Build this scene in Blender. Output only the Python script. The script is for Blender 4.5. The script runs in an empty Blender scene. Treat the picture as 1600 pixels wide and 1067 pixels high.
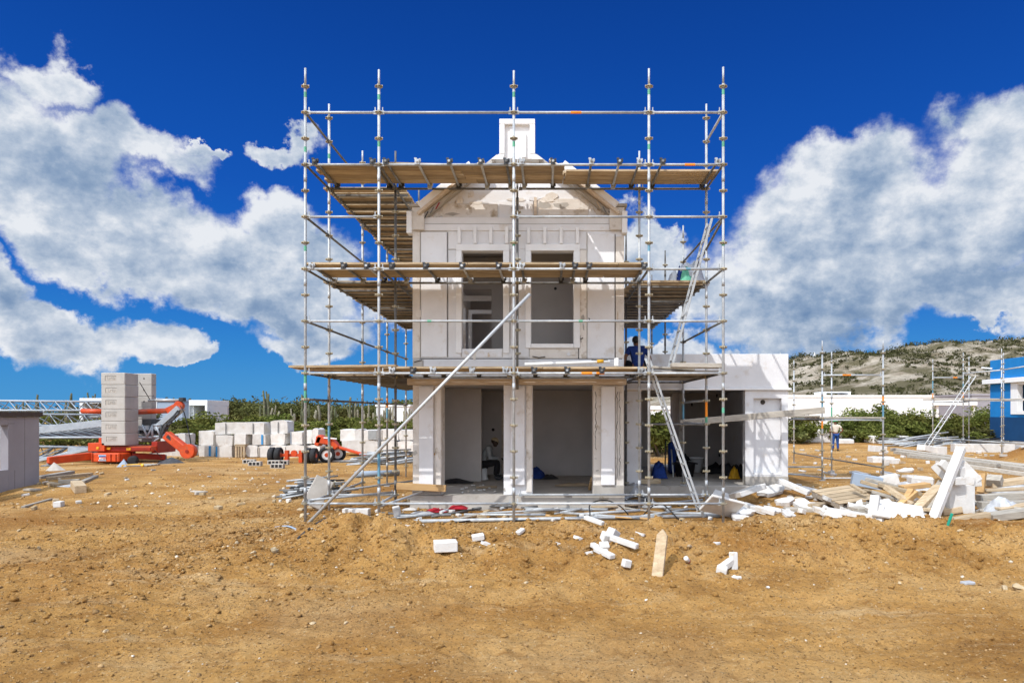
import bpy, bmesh, math, random
import numpy as np
from mathutils import Vector, Matrix, Euler
R = random.Random(7)
scn = bpy.context.scene
COL = scn.collection
# ---- survey of the photograph: camera 2.1 m above the scaffold's feet, looking along +Y
F, CX, HY, H = 1058.0, 859.0, 645.0, 2.1
def W(px, py, Y): return Vector(((px-CX)*Y/F, Y, H-(py-HY)*Y/F))
def XX(px, Y): return (px-CX)*Y/F
def ZZ(py, Y): return H-(py-HY)*Y/F
D2R = math.radians

# ------------------------------------------------------------------ noise
def _hash(ix, iy, seed):
    n = (ix.astype(np.int64)*374761393 + iy.astype(np.int64)*668265263 + seed*1442695041) & 0xffffffff
    n = ((n ^ (n >> 13))*1274126177) & 0xffffffff
    n = n ^ (n >> 16)
    return (n & 0xffff)/65535.0
def vnoise(x, y, seed=0):
    x = np.asarray(x, float); y = np.asarray(y, float)
    ix = np.floor(x); iy = np.floor(y); fx = x-ix; fy = y-iy
    fx = fx*fx*fx*(fx*(fx*6-15)+10); fy = fy*fy*fy*(fy*(fy*6-15)+10)
    a = _hash(ix, iy, seed); b = _hash(ix+1, iy, seed); c = _hash(ix, iy+1, seed); d = _hash(ix+1, iy+1, seed)
    return (a*(1-fx)+b*fx)*(1-fy)+(c*(1-fx)+d*fx)*fy
def fbm(x, y, oct=4, seed=0, g=.5):
    s = 0; a = 1; t = 0
    for i in range(oct):
        s = s+a*vnoise(x*2**i, y*2**i, seed+i*17); t += a; a *= g
    return s/t-.5
def sstep(a, b, x):
    t = np.clip((np.asarray(x, float)-a)/(b-a), 0, 1); return t*t*(3-2*t)

# ------------------------------------------------------------------ materials
def nodes_of(m):
    m.use_nodes = True; nt = m.node_tree
    for n in list(nt.nodes): nt.nodes.remove(n)
    return nt, nt.nodes, nt.links
def ramp(N, stops):
    r = N.new('ShaderNodeValToRGB'); e = r.color_ramp.elements
    while len(e) > 1: e.remove(e[-1])
    e[0].position = stops[0][0]; e[0].color = (*stops[0][1], 1)
    for p, c in stops[1:]:
        k = e.new(p); k.color = (*c, 1)
    return r
MATS = {}
def pmat(name, c1, c2=None, scale=3.0, rough=.8, metal=0.0, bump=.15, bscale=None, stretch=(1, 1, 1), vary=.12,
         spots=None, spotscale=6, spotcut=(.62, .72), detail=6, world=False, spec=.3):
    """procedural surface: two tones mixed by noise, optional stains, per-object value variation, bump"""
    m = bpy.data.materials.new(name); nt, N, L = nodes_of(m)
    out = N.new('ShaderNodeOutputMaterial'); b = N.new('ShaderNodeBsdfPrincipled'); L.new(b.outputs[0], out.inputs[0])
    b.inputs['Roughness'].default_value = rough; b.inputs['Metallic'].default_value = metal
    b.inputs['Specular IOR Level'].default_value = spec
    tc = N.new('ShaderNodeTexCoord'); mp = N.new('ShaderNodeMapping'); mp.inputs['Scale'].default_value = stretch
    oi = N.new('ShaderNodeObjectInfo')
    if world:
        g = N.new('ShaderNodeNewGeometry'); L.new(g.outputs['Position'], mp.inputs[0])
    else:
        ad = N.new('ShaderNodeVectorMath'); ad.operation = 'ADD'
        ml = N.new('ShaderNodeMath'); ml.operation = 'MULTIPLY'; ml.inputs[1].default_value = 37.0
        L.new(oi.outputs['Random'], ml.inputs[0]); L.new(tc.outputs['Object'], ad.inputs[0]); L.new(ml.outputs[0], ad.inputs[1])
        L.new(ad.outputs[0], mp.inputs[0])
    n1 = N.new('ShaderNodeTexNoise'); n1.inputs['Scale'].default_value = scale; n1.inputs['Detail'].default_value = detail
    n1.inputs['Roughness'].default_value = .6
    L.new(mp.outputs[0], n1.inputs['Vector'])
    c2 = c2 or tuple(x*.8 for x in c1)
    r = ramp(N, [(.32, c2), (.68, c1)]); L.new(n1.outputs[0], r.inputs[0]); col = r.outputs[0]
    if spots:
        n3 = N.new('ShaderNodeTexNoise'); n3.inputs['Scale'].default_value = spotscale; n3.inputs['Detail'].default_value = 8
        n3.inputs['Roughness'].default_value = .65
        L.new(mp.outputs[0], n3.inputs['Vector'])
        mr = N.new('ShaderNodeMapRange'); mr.inputs[1].default_value = spotcut[0]; mr.inputs[2].default_value = spotcut[1]
        L.new(n3.outputs[0], mr.inputs[0])
        mx = N.new('ShaderNodeMixRGB'); mx.inputs[2].default_value = (*spots, 1)
        L.new(mr.outputs[0], mx.inputs[0]); L.new(col, mx.inputs[1]); col = mx.outputs[0]
    if vary:
        hs = N.new('ShaderNodeHueSaturation'); mr2 = N.new('ShaderNodeMapRange')
        mr2.inputs[3].default_value = 1-vary; mr2.inputs[4].default_value = 1+vary
        L.new(oi.outputs['Random'], mr2.inputs[0]); L.new(mr2.outputs[0], hs.inputs['Value']); L.new(col, hs.inputs['Color']); col = hs.outputs[0]
    L.new(col, b.inputs['Base Color'])
    if bump:
        n2 = N.new('ShaderNodeTexNoise'); n2.inputs['Scale'].default_value = bscale or scale*6; n2.inputs['Detail'].default_value = 6
        L.new(mp.outputs[0], n2.inputs['Vector'])
        bp = N.new('ShaderNodeBump'); bp.inputs['Strength'].default_value = bump; bp.inputs['Distance'].default_value = .02
        L.new(n2.outputs[0], bp.inputs['Height']); L.new(bp.outputs[0], b.inputs['Normal'])
    MATS[name] = m
    return m

M = {}
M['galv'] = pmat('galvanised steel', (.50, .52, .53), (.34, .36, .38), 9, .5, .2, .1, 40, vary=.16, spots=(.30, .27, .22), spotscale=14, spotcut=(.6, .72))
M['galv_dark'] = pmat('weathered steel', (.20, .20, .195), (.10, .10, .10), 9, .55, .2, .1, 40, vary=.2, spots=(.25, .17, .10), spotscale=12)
M['alu'] = pmat('aluminium', (.52, .53, .53), (.40, .42, .43), 10, .4, .3, .05, 40)
M['zinc'] = pmat('yellow zinc', (.45, .38, .24), (.36, .33, .27), 20, .5, .5, .05)
M['board'] = pmat('scaffold board wood', (.50, .39, .25), (.26, .185, .11), 2.2, .85, 0, .35, 14, stretch=(1, 9, 9), vary=.22, spots=(.16, .09, .04), spotscale=1.6, spotcut=(.6, .72))
M['boardY'] = pmat('scaffold board wood crosswise', (.50, .39, .25), (.26, .185, .11), 2.2, .85, 0, .35, 14, stretch=(9, 1, 9), vary=.22, spots=(.16, .09, .04), spotscale=1.6, spotcut=(.6, .72))
M['timber'] = pmat('weathered timber', (.50, .40, .27), (.32, .23, .14), 2.5, .85, 0, .3, 14, stretch=(1, 7, 7), vary=.22, spots=(.2, .13, .08), spotscale=2, spotcut=(.62, .75))
M['greytimber'] = pmat('grey timber', (.44, .40, .34), (.29, .26, .22), 2.5, .9, 0, .3, 14, stretch=(1, 7, 7), vary=.2)
M['orangewood'] = pmat('fresh timber', (.56, .36, .16), (.42, .25, .11), 2.5, .8, 0, .3, 14, stretch=(1, 7, 7), vary=.12)
M['panel'] = pmat('white wall panel', (.75, .745, .75), (.66, .65, .65), 1.6, .85, 0, .12, 30, vary=.05, spots=(.56, .49, .41), spotscale=2.6, spotcut=(.57, .76))
M['panel_dirty'] = pmat('stained render', (.75, .71, .66), (.62, .56, .49), 2.2, .9, 0, .3, 22, vary=.07, spots=(.38, .30, .21), spotscale=4, spotcut=(.56, .72))
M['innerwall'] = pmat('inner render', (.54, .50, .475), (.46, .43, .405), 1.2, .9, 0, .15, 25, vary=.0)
M['trim'] = pmat('white trim', (.83, .825, .82), (.74, .73, .72), 3, .75, 0, .1, 30, vary=.03, spots=(.55, .48, .40), spotscale=8, spotcut=(.66, .76))
M['trim_beige'] = pmat('beige board', (.66, .56, .45), (.50, .40, .30), 3, .8, 0, .2, 20, stretch=(1, 5, 5), vary=.05)
M['concrete'] = pmat('concrete', (.47, .44, .40), (.36, .33, .29), 2.5, .9, 0, .3, 22, vary=.06, spots=(.28, .24, .19), spotscale=3)
M['ballast'] = pmat('ballast concrete', (.45, .43, .40), (.36, .345, .32), 1.6, .9, 0, .2, 20, vary=.05, spots=(.42, .38, .33), spotscale=2.5)
M['aac'] = pmat('white aerated concrete', (.66, .645, .62), (.56, .54, .51), 5, .9, 0, .3, 40, vary=.08, spots=(.50, .37, .22), spotscale=4, spotcut=(.58, .74))
M['wrap'] = pmat('plastic wrapped blocks', (.72, .70, .67), (.56, .53, .49), 3, .45, 0, .55, 7, vary=.1, spots=(.55, .46, .36), spotscale=2.4, spotcut=(.6, .75), spec=.5)
M['sheet'] = pmat('clear plastic sheet', (.52, .53, .54), (.36, .37, .39), 5, .3, 0, .6, 8, vary=.05, spec=.5)
M['orange'] = pmat('orange paint', (.66, .080, .014), (.48, .05, .01), 4, .45, 0, .05, 20, vary=.08, spots=(.32, .09, .04), spotscale=3.2, spotcut=(.54, .70), spec=.4)
M['red_dark'] = pmat('dark red paint', (.35, .03, .015), (.25, .02, .01), 4, .5, 0, .05, 20)
M['cranegrey'] = pmat('grey crane paint', (.40, .44, .48), (.30, .34, .38), 5, .45, .1, .05, 20, vary=.06, spots=(.3, .27, .24), spotscale=9, spotcut=(.66, .75))
M['dark'] = pmat('dark metal', (.07, .075, .08), (.03, .03, .035), 6, .5, .3, .1)
M['rubber'] = pmat('rubber', (.028, .028, .03), (.018, .018, .02), 12, .8, 0, .2, 30, vary=.1, spots=(.14, .09, .05), spotscale=4, spotcut=(.6, .8))
M['yellow'] = pmat('yellow paint', (.78, .42, .02), (.66, .34, .02), 5, .5, 0, .05)
M['bluehouse'] = pmat('blue wall paint', (.012, .20, .52), (.010, .17, .45), 2, .8, 0, .1, 20, vary=0)
M['bluedark'] = pmat('dark blue plinth paint', (.006, .055, .16), (.005, .045, .13), 2, .8, 0, .1, 20, vary=0)
M['housewhite'] = pmat('white house paint', (.82, .82, .81), (.77, .77, .76), 1.5, .8, 0, .05, 20, vary=.02)
M['housegrey'] = pmat('blue grey house paint', (.30, .37, .46), (.27, .33, .42), 1.5, .8, 0, .05, 20, vary=.02)
M['lilac'] = pmat('lilac grey panel', (.33, .315, .34), (.28, .265, .29), 1.2, .85, 0, .1, 24, vary=.02)
M['rooffelt'] = pmat('roof felt edge', (.09, .07, .062), (.06, .045, .04), 5, .9, 0, .3, 20, vary=0)
M['black'] = pmat('black plastic', (.02, .02, .022), (.012, .012, .014), 6, .5, 0, .05)
M['bluecloth'] = pmat('blue cloth', (.02, .06, .28), (.01, .03, .15), 9, .9, 0, .3, 30)
M['bluestrap'] = pmat('blue plastic strip', (.03, .25, .55), (.03, .2, .45), 5, .5, 0, .05)
M['redcloth'] = pmat('red cloth', (.45, .02, .03), (.28, .01, .02), 9, .9, 0, .3, 30)
M['green'] = pmat('green plastic', (.02, .32, .22), (.015, .25, .17), 5, .5, 0, .1)
M['tape_orange'] = pmat('orange tape', (.85, .28, .02), (.75, .22, .02), 9, .6, 0, .02)
M['tape_blue'] = pmat('blue tape', (.14, .32, .42), (.12, .26, .36), 9, .6, 0, .02)
M['tape_green'] = pmat('green tape', (.12, .40, .26), (.10, .33, .22), 9, .6, 0, .02)
M['rock'] = pmat('limestone rubble', (.50, .40, .26), (.34, .25, .14), 6, .95, 0, .5, 24, vary=.3)
M['stain'] = pmat('black tar', (.06, .05, .04), (.03, .025, .02), 8, .8, 0, .2)
M['skin'] = pmat('brown skin', (.19, .085, .045), (.15, .065, .035), 8, .55, 0, .05, 60, vary=0)
M['skin_dark'] = pmat('dark brown skin', (.06, .032, .022), (.045, .024, .016), 8, .5, 0, .05, 60, vary=0)
M['hair'] = pmat('black hair', (.012, .010, .009), (.008, .007, .006), 30, .6, 0, .4, 90, vary=0)
M['navy'] = pmat('navy work shirt', (.012, .035, .17), (.006, .018, .09), 7, .9, 0, .3, 30, vary=0, spots=(.25, .36, .55), spotscale=9, spotcut=(.66, .70))
M['greyshirt'] = pmat('grey shirt', (.33, .34, .34), (.26, .27, .27), 7, .9, 0, .3, 30, vary=0)
M['beigeshirt'] = pmat('beige shirt', (.62, .56, .47), (.50, .44, .36), 7, .9, 0, .3, 30, vary=0)
M['jeans'] = pmat('blue jeans', (.02, .07, .26), (.012, .045, .17), 9, .9, 0, .3, 60, vary=0)
M['darktrousers'] = pmat('dark trousers', (.018, .018, .02), (.012, .012, .014), 9, .9, 0, .3, 40, vary=0)
M['cap'] = pmat('tan cap', (.42, .33, .20), (.35, .27, .16), 9, .9, 0, .2, 40, vary=0)
M['greenhat'] = pmat('green hard hat', (.02, .42, .22), (.02, .36, .19), 5, .4, 0, .02, vary=0)

# ------------------------------------------------------------------ mesh builder
def rotm(rx=0, ry=0, rz=0): return Euler((rx, ry, rz)).to_matrix()
def align_x(d):
    """rotation whose local X runs along d, local Z as upright as possible"""
    x = Vector(d).normalized(); z = Vector((0, 0, 1))
    if abs(x.z) > .98: z = Vector((0, 1, 0))
    y = z.cross(x).normalized(); z = x.cross(y)
    return Matrix((x, y, z)).transposed()
class MB:
    def __init__(s): s.v = []; s.f = []; s.sm = []
    def add(s, vs, fs, smooth=False):
        o = len(s.v); s.v.extend([tuple(v) for v in vs])
        for f in fs: s.f.append(tuple(i+o for i in f)); s.sm.append(smooth)
        return s
    def box(s, c, d, Rm=None):
        c = Vector(c); hx, hy, hz = d[0]/2, d[1]/2, d[2]/2
        vs = [Vector((x, y, z)) for x in (-hx, hx) for y in (-hy, hy) for z in (-hz, hz)]
        if Rm is not None: vs = [Rm @ v for v in vs]
        return s.add([v+c for v in vs], [(0, 1, 3, 2), (4, 6, 7, 5), (0, 4, 5, 1), (2, 3, 7, 6), (0, 2, 6, 4), (1, 5, 7, 3)])
    def box2(s, a, b):
        return s.box([(a[i]+b[i])/2 for i in range(3)], [abs(b[i]-a[i]) for i in range(3)])
    def bar(s, p0, p1, w, h):
        p0 = Vector(p0); p1 = Vector(p1); d = p1-p0
        return s.box((p0+p1)/2, (d.length, w, h), align_x(d))
    def tube(s, pts, r, n=8, cap=True):
        pts = [Vector(p) for p in pts]; rs = r if isinstance(r, (list, tuple)) else [r]*len(pts)
        rings = []; prev = None
        for i, p in enumerate(pts):
            a = pts[max(i-1, 0)]; b = pts[min(i+1, len(pts)-1)]; d = (b-a).normalized()
            if prev is None:
                u = d.orthogonal().normalized()
            else:
                u = (prev-d*prev.dot(d)); u = u.normalized() if u.length > 1e-6 else d.orthogonal().normalized()
            prev = u; w = d.cross(u)
            rings.append([p+(u*math.cos(2*math.pi*k/n)+w*math.sin(2*math.pi*k/n))*rs[i] for k in range(n)])
        vs = [v for rg in rings for v in rg]; fs = []
        for i in range(len(rings)-1):
            for k in range(n):
                fs.append((i*n+k, i*n+(k+1) % n, (i+1)*n+(k+1) % n, (i+1)*n+k))
        s.add(vs, fs, True)
        if cap:
            o = len(s.v)-len(vs); m = (len(rings)-1)*n+o
            s.f.append(tuple(o+k for k in reversed(range(n)))); s.sm.append(False)
            s.f.append(tuple(m+k for k in range(n))); s.sm.append(False)
        return s
    def lathe(s, c, prof, n=16, Rm=None, smooth=True):
        c = Vector(c); vs = []; fs = []
        for (r, z) in prof:
            for k in range(n):
                v = Vector((r*math.cos(2*math.pi*k/n), r*math.sin(2*math.pi*k/n), z))
                if Rm is not None: v = Rm @ v
                vs.append(v+c)
        for i in range(len(prof)-1):
            for k in range(n): fs.append((i*n+k, i*n+(k+1) % n, (i+1)*n+(k+1) % n, (i+1)*n+k))
        s.add(vs, fs, smooth)
        o = len(s.v)-len(vs); m = o+(len(prof)-1)*n
        if prof[0][0] > 1e-4: s.f.append(tuple(o+k for k in reversed(range(n)))); s.sm.append(False)
        if prof[-1][0] > 1e-4: s.f.append(tuple(m+k for k in range(n))); s.sm.append(False)
        return s
    def prism(s, poly, y0, y1):
        """poly: (x, z) list counter-clockwise seen from -Y"""
        n = len(poly); vs = [(x, y0, z) for x, z in poly]+[(x, y1, z) for x, z in poly]
        fs = [tuple(range(n)), tuple(reversed(range(n, 2*n)))]
        for i in range(n):
            j = (i+1) % n; fs.append((i, i+n, j+n, j))
        return s.add(vs, fs)
    def xform(s, Rm, t=(0, 0, 0)):
        t = Vector(t); s.v = [tuple(Rm @ Vector(v)+t) for v in s.v]; return s
    def noise(s, a, rng=R):
        s.v = [(x+rng.uniform(-a, a), y+rng.uniform(-a, a), z+rng.uniform(-a, a)) for x, y, z in s.v]; return s
    def build(s, name, m, parent=None, bevel=0, origin=None, segs=1):
        me = bpy.data.meshes.new(name)
        if parent is not None:
            r = parent
            while r.parent: r = r.parent
            o = Vector(r.location)
            if any(abs(a) > 1e-6 for a in r.rotation_euler): raise RuntimeError('rotated root')
        elif origin is not None: o = Vector(origin)
        else:
            xs = [v[0] for v in s.v]; ys = [v[1] for v in s.v]; zs = [v[2] for v in s.v]
            o = Vector(((min(xs)+max(xs))/2, (min(ys)+max(ys))/2, min(zs)))
        me.from_pydata([(x-o.x, y-o.y, z-o.z) for x, y, z in s.v], [], s.f)
        for p, f in zip(me.polygons, s.sm): p.use_smooth = f
        if bevel:
            bm = bmesh.new(); bm.from_mesh(me)
            bmesh.ops.bevel(bm, geom=[e for e in bm.edges], offset=bevel, segments=segs, affect='EDGES', clamp_overlap=True)
            bm.to_mesh(me); bm.free()
        me.materials.append(m)
        ob = bpy.data.objects.new(name, me); COL.objects.link(ob)
        if parent is not None: ob.parent = parent
        else: ob.location = o
        return ob
def tag(o, label=None, cat=None, group=None, kind=None):
    if label: o['label'] = label
    if cat: o['category'] = cat; o['kind'] = 'thing'
    if group: o['group'] = group
    if kind: o['kind'] = kind
    return o
def thing(name, label, cat, loc=(0, 0, 0), group=None):
    o = bpy.data.objects.new(name, None); o.empty_display_size = .2; COL.objects.link(o); o.location = loc
    return tag(o, label, cat, group)
def copy_tree(o, parent=None):
    c = o.copy(); COL.objects.link(c)
    if parent is not None: c.parent = parent
    for ch in list(o.children): copy_tree(ch, c)
    return c
def np_mesh(name, V, Fq, m, smooth=False, loc=(0, 0, 0)):
    """big mesh from numpy arrays; Fq is (n, k) with constant k"""
    me = bpy.data.meshes.new(name); k = Fq.shape[1]
    me.vertices.add(len(V)); me.vertices.foreach_set('co', np.asarray(V, np.float32).ravel())
    me.loops.add(Fq.size); me.loops.foreach_set('vertex_index', Fq.astype(np.int32).ravel())
    me.polygons.add(len(Fq)); me.polygons.foreach_set('loop_start', np.arange(0, Fq.size, k, dtype=np.int32))
    me.polygons.foreach_set('loop_total', np.full(len(Fq), k, np.int32))
    if smooth: me.polygons.foreach_set('use_smooth', np.ones(len(Fq), bool))
    me.update(calc_edges=True); me.validate()
    me.materials.append(m)
    ob = bpy.data.objects.new(name, me); COL.objects.link(ob); ob.location = loc
    return ob

# ------------------------------------------------------------------ camera
cam = bpy.data.cameras.new('Camera'); co = bpy.data.objects.new('Camera', cam); COL.objects.link(co); scn.camera = co
co.location = (0, 0, H); co.rotation_euler = (D2R(90), 0, 0)
cam.sensor_width = 36; cam.lens = F/1600*36
cam.shift_x = (800-CX)/1600; cam.shift_y = (HY-533.5)/1600
cam.clip_start = .1; cam.clip_end = 20000
scn.view_settings.view_transform = 'Standard'; scn.view_settings.look = 'None'
scn.view_settings.exposure = .22; scn.view_settings.gamma = 1
scn.cycles.max_bounces = 8; scn.cycles.diffuse_bounces = 5
# ------------------------------------------------------------------ sun
LD = Vector((.53, .725, -1)).normalized()
sun = bpy.data.lights.new('Sun', 'SUN'); so = bpy.data.objects.new('Sun', sun); COL.objects.link(so)
sun.energy = 3.1; sun.angle = D2R(.5); sun.color = (1, .985, .955)
so.rotation_euler = LD.to_track_quat('-Z', 'Y').to_euler(); so.location = (-20, -30, 40)
# ------------------------------------------------------------------ sky with clouds
def build_world():
    w = bpy.data.worlds.new('World'); scn.world = w; w.use_nodes = True
    nt = w.node_tree; N = nt.nodes; L = nt.links
    for n in list(N): N.remove(n)
    out = N.new('ShaderNodeOutputWorld'); bg = N.new('ShaderNodeBackground'); L.new(bg.outputs[0], out.inputs[0])
    bg.inputs[1].default_value = .12
    sky = N.new('ShaderNodeTexSky'); sky.sky_type = 'NISHITA'; sky.sun_disc = False
    sky.sun_elevation = math.asin(-LD.z); sky.sun_rotation = math.atan2(-LD.x, -LD.y)
    sky.air_density = 1.0; sky.dust_density = .3; sky.ozone_density = 3.0
    def math_(op, a, b=None, clamp=False):
        n = N.new('ShaderNodeMath'); n.operation = op; n.use_clamp = clamp
        for i, x in enumerate((a, b)):
            if x is None: continue
            if isinstance(x, (int, float)): n.inputs[i].default_value = x
            else: L.new(x, n.inputs[i])
        return n.outputs[0]
    tc = N.new('ShaderNodeTexCoord'); D = tc.outputs['Generated']
    sx = N.new('ShaderNodeSeparateXYZ'); L.new(D, sx.inputs[0])
    az = math_('ARCTAN2', sx.outputs[0], sx.outputs[1]); el = math_('ARCSINE', sx.outputs[2])
    cb = N.new('ShaderNodeCombineXYZ'); L.new(az, cb.inputs[0]); L.new(el, cb.inputs[1])
    # warp
    nw = N.new('ShaderNodeTexNoise'); nw.inputs['Scale'].default_value = 6.5; nw.inputs['Detail'].default_value = 10; nw.inputs['Roughness'].default_value = .60
    L.new(D, nw.inputs['Vector'])
    v1 = N.new('ShaderNodeVectorMath'); v1.operation = 'SUBTRACT'; v1.inputs[1].default_value = (.5, .5, .5); L.new(nw.outputs[1], v1.inputs[0])
    v2 = N.new('ShaderNodeVectorMath'); v2.operation = 'SCALE'; v2.inputs['Scale'].default_value = .27; L.new(v1.outputs[0], v2.inputs[0])
    v3 = N.new('ShaderNodeVectorMath'); v3.operation = 'ADD'; L.new(cb.outputs[0], v3.inputs[0]); L.new(v2.outputs[0], v3.inputs[1])
    A = v3.outputs[0]
    def pol(px, py):
        u = (px-CX)/F; v = (HY-py)/F
        return math.atan(u), math.atan(v/math.sqrt(1+u*u))
    def blob(px, py, rx, ry, rot=0, pw=1.0):
        a, e = pol(px, py); ax, _ = pol(px+rx, py); _, ey = pol(px, py-ry)
        mp = N.new('ShaderNodeMapping'); mp.vector_type = 'TEXTURE'
        mp.inputs['Location'].default_value = (a, e, 0); mp.inputs['Rotation'].default_value = (0, 0, D2R(rot))
        mp.inputs['Scale'].default_value = (abs(ax-a), abs(ey-e), 1)
        L.new(A, mp.inputs[0]); g = N.new('ShaderNodeTexGradient'); g.gradient_type = 'SPHERICAL'; L.new(mp.outputs[0], g.inputs[0])
        return g.outputs['Fac'] if pw == 1 else math_('MULTIPLY', g.outputs['Fac'], pw)
    def union(lst):
        r = lst[0]
        for b in lst[1:]:
            n = N.new('ShaderNodeMath'); n.operation = 'SMOOTH_MAX'; n.inputs[2].default_value = .12
            L.new(r, n.inputs[0]); L.new(b, n.inputs[1]); r = n.outputs[0]
        return r
    clouds = [(1290, 470, 240, 90, 0), (1500, 500, 200, 60, 0), (1480, 400, 160, 110, 0), (340, 430, 170, 70, 0), (60, 330, 160, 90, 0), (470, 530, 110, 40, 0), (90, 500, 130, 60, 0), (1560, 250, 90, 110, 20), (1010, 560, 140, 40, 0), (980, 400, 90, 60, 0), (1180, 560, 100, 30, 0), (-40, 190, 230, 190, -30), (60, 260, 230, 130, -20), (200, 250, 140, 80, 10), (250, 385, 210, 110, -15),
              (420, 400, 190, 90, 0), (140, 370, 180, 80, -10), (380, 470, 160, 60, -10), (510, 420, 120, 90, 30), (520, 500, 130, 60, 0),
              (425, 240, 78, 34, 0), (30, 520, 190, 95, -10), (180, 530, 150, 62, -15), (245, 545, 80, 40, 0), (279, 582, 55, 26, 0),
              (10, 450, 90, 60, 0), (300, 228, 40, 20, 0), (90, 110, 120, 80, -45),
              (1350, 440, 200, 120, 0), (1240, 400, 190, 150, 0), (1330, 330, 210, 130, 0), (1440, 380, 260, 150, 0), (1560, 300, 180, 170, 30), (1640, 230, 150, 140, 30),
              (1200, 480, 220, 90, 0), (1420, 480, 330, 90, 0), (1600, 460, 260, 110, 0), (1100, 470, 110, 70, 0), (1040, 385, 80, 40, 0), (1060, 430, 110, 60, 0),
              (1305, 540, 60, 28, 0), (1545, 520, 110, 35, 8), (900, 440, 130, 60, 0), (700, 470, 220, 60, 0),
              (-300, 350, 260, 160, 0), (1900, 350, 260, 200, 0)]
    f = union([blob(*c) for c in clouds])
    f = math_('MULTIPLY', math_('MAXIMUM', math_('SUBTRACT', f, .10), 0.0), 1.1)
    # unseen bright clouds added behind the camera and overhead as fill light
    nb = N.new('ShaderNodeTexNoise'); nb.inputs['Scale'].default_value = 2.2; nb.inputs['Detail'].default_value = 4; L.new(D, nb.inputs['Vector'])
    back = math_('MULTIPLY', math_('SUBTRACT', nb.outputs[0], .32), 3.4)
    bmask = N.new('ShaderNodeMapRange'); bmask.inputs[1].default_value = .02; bmask.inputs[2].default_value = .42
    L.new(math_('ADD', math_('MULTIPLY', sx.outputs[0], -.45), math_('MULTIPLY', sx.outputs[1], -.89)), bmask.inputs[0])
    zmask = N.new('ShaderNodeMapRange'); zmask.inputs[1].default_value = .68; zmask.inputs[2].default_value = .95; L.new(el, zmask.inputs[0])
    om = math_('MAXIMUM', bmask.outputs[0], zmask.outputs[0])
    f = math_('MAXIMUM', f, math_('MULTIPLY', back, om))
    def fb(scale, detail, rough, off=(0, 0, 0)):
        mp = N.new('ShaderNodeMapping'); mp.inputs['Location'].default_value = off; mp.inputs['Scale'].default_value = (1, 1, 1.35)
        L.new(D, mp.inputs[0])
        n = N.new('ShaderNodeTexNoise'); n.inputs['Scale'].default_value = scale; n.inputs['Detail'].default_value = detail; n.inputs['Roughness'].default_value = rough
        n.inputs['Distortion'].default_value = .0
        L.new(mp.outputs[0], n.inputs['Vector']); return n.outputs[0]
    n0 = fb(9, 11, .62)
    nf = fb(26, 9, .6, (5, 2, 1)); nfs = fb(26, 9, .6, (4.988, 2, 1.017))
    nl = fb(4.5, 6, .55, (3, 1, 2))
    ns = fb(9, 11, .62, (-.028, 0, .036))        # the same noise sampled a step towards the sun
    nz_ = math_('ADD', math_('MULTIPLY', math_('SUBTRACT', n0, .5), 1.8), math_('MULTIPLY', math_('SUBTRACT', nl, .5), 1.3))
    nz_ = math_('ADD', nz_, math_('MULTIPLY', math_('SUBTRACT', nf, .5), .5))
    gate = math_('MULTIPLY', f, 3.2, clamp=True)
    dens = math_('ADD', math_('MINIMUM', math_('MULTIPLY', f, 2.35), 1.35), math_('MULTIPLY', nz_, gate))
    al = N.new('ShaderNodeMapRange'); al.interpolation_type = 'SMOOTHSTEP'; al.inputs[1].default_value = .12; al.inputs[2].default_value = .98; L.new(dens, al.inputs[0])
    # lit / shaded parts of the clouds
    lit = math_('MULTIPLY', math_('SUBTRACT', n0, ns), 2.0)
    lit = math_('ADD', lit, math_('MULTIPLY', math_('SUBTRACT', nf, nfs), .7))
    shade = union([blob(*c) for c in [(20, 500, 150, 70, 0, .9), (120, 300, 220, 90, -20, .55), (420, 470, 220, 70, -8, .7), (1330, 500, 330, 100, 0, .95), (1560, 430, 200, 120, 0, .7), (1240, 420, 150, 90, 0, .6), (1420, 390, 120, 80, 0, .6), (520, 520, 140, 50, 0, .6)]])
    br = math_('ADD', .93, lit)
    br = math_('SUBTRACT', br, math_('MULTIPLY', shade, .50))
    br = math_('ADD', br, math_('MULTIPLY', math_('SUBTRACT', nl, .5), .55))
    br = math_('SUBTRACT', br, math_('MULTIPLY', math_('SUBTRACT', dens, .55, clamp=True), .20))
    cr = ramp(N, [(.0, (.15, .25, .43)), (.35, (.27, .37, .53)), (.65, (.47, .55, .67)), (1.0, (.78, .81, .86))]); L.new(br, cr.inputs[0])
    cs = N.new('ShaderNodeVectorMath'); cs.operation = 'SCALE'; L.new(math_('ADD', 7.4, math_('MULTIPLY', om, 12.0)), cs.inputs['Scale']); L.new(cr.outputs[0], cs.inputs[0])  # the added clouds out of view are boosted for more fill
    # sky: Nishita, deepened
    hs = N.new('ShaderNodeHueSaturation'); hs.inputs['Saturation'].default_value = 1.25; hs.inputs['Value'].default_value = 1.0; L.new(sky.outputs[0], hs.inputs['Color'])
    eln = N.new('ShaderNodeMapRange'); eln.inputs[1].default_value = 0; eln.inputs[2].default_value = .6; L.new(el, eln.inputs[0])
    tr = ramp(N, SKY_TINT); L.new(eln.outputs[0], tr.inputs[0])
    mul = N.new('ShaderNodeMixRGB'); mul.inputs[0].default_value = .93; L.new(hs.outputs[0], mul.inputs[1]); L.new(tr.outputs[0], mul.inputs[2])
    mx = N.new('ShaderNodeMixRGB'); L.new(al.outputs[0], mx.inputs[0]); L.new(mul.outputs[0], mx.inputs[1]); L.new(cs.outputs[0], mx.inputs[2])
    L.new(mx.outputs[0], bg.inputs[0])
def _lin(r, g, b, k=1): return tuple((((c/255+.055)/1.055)**2.4 if c > 10 else c/255/12.92)*k/(.12*2**.22) for c in (r, g, b))
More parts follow.
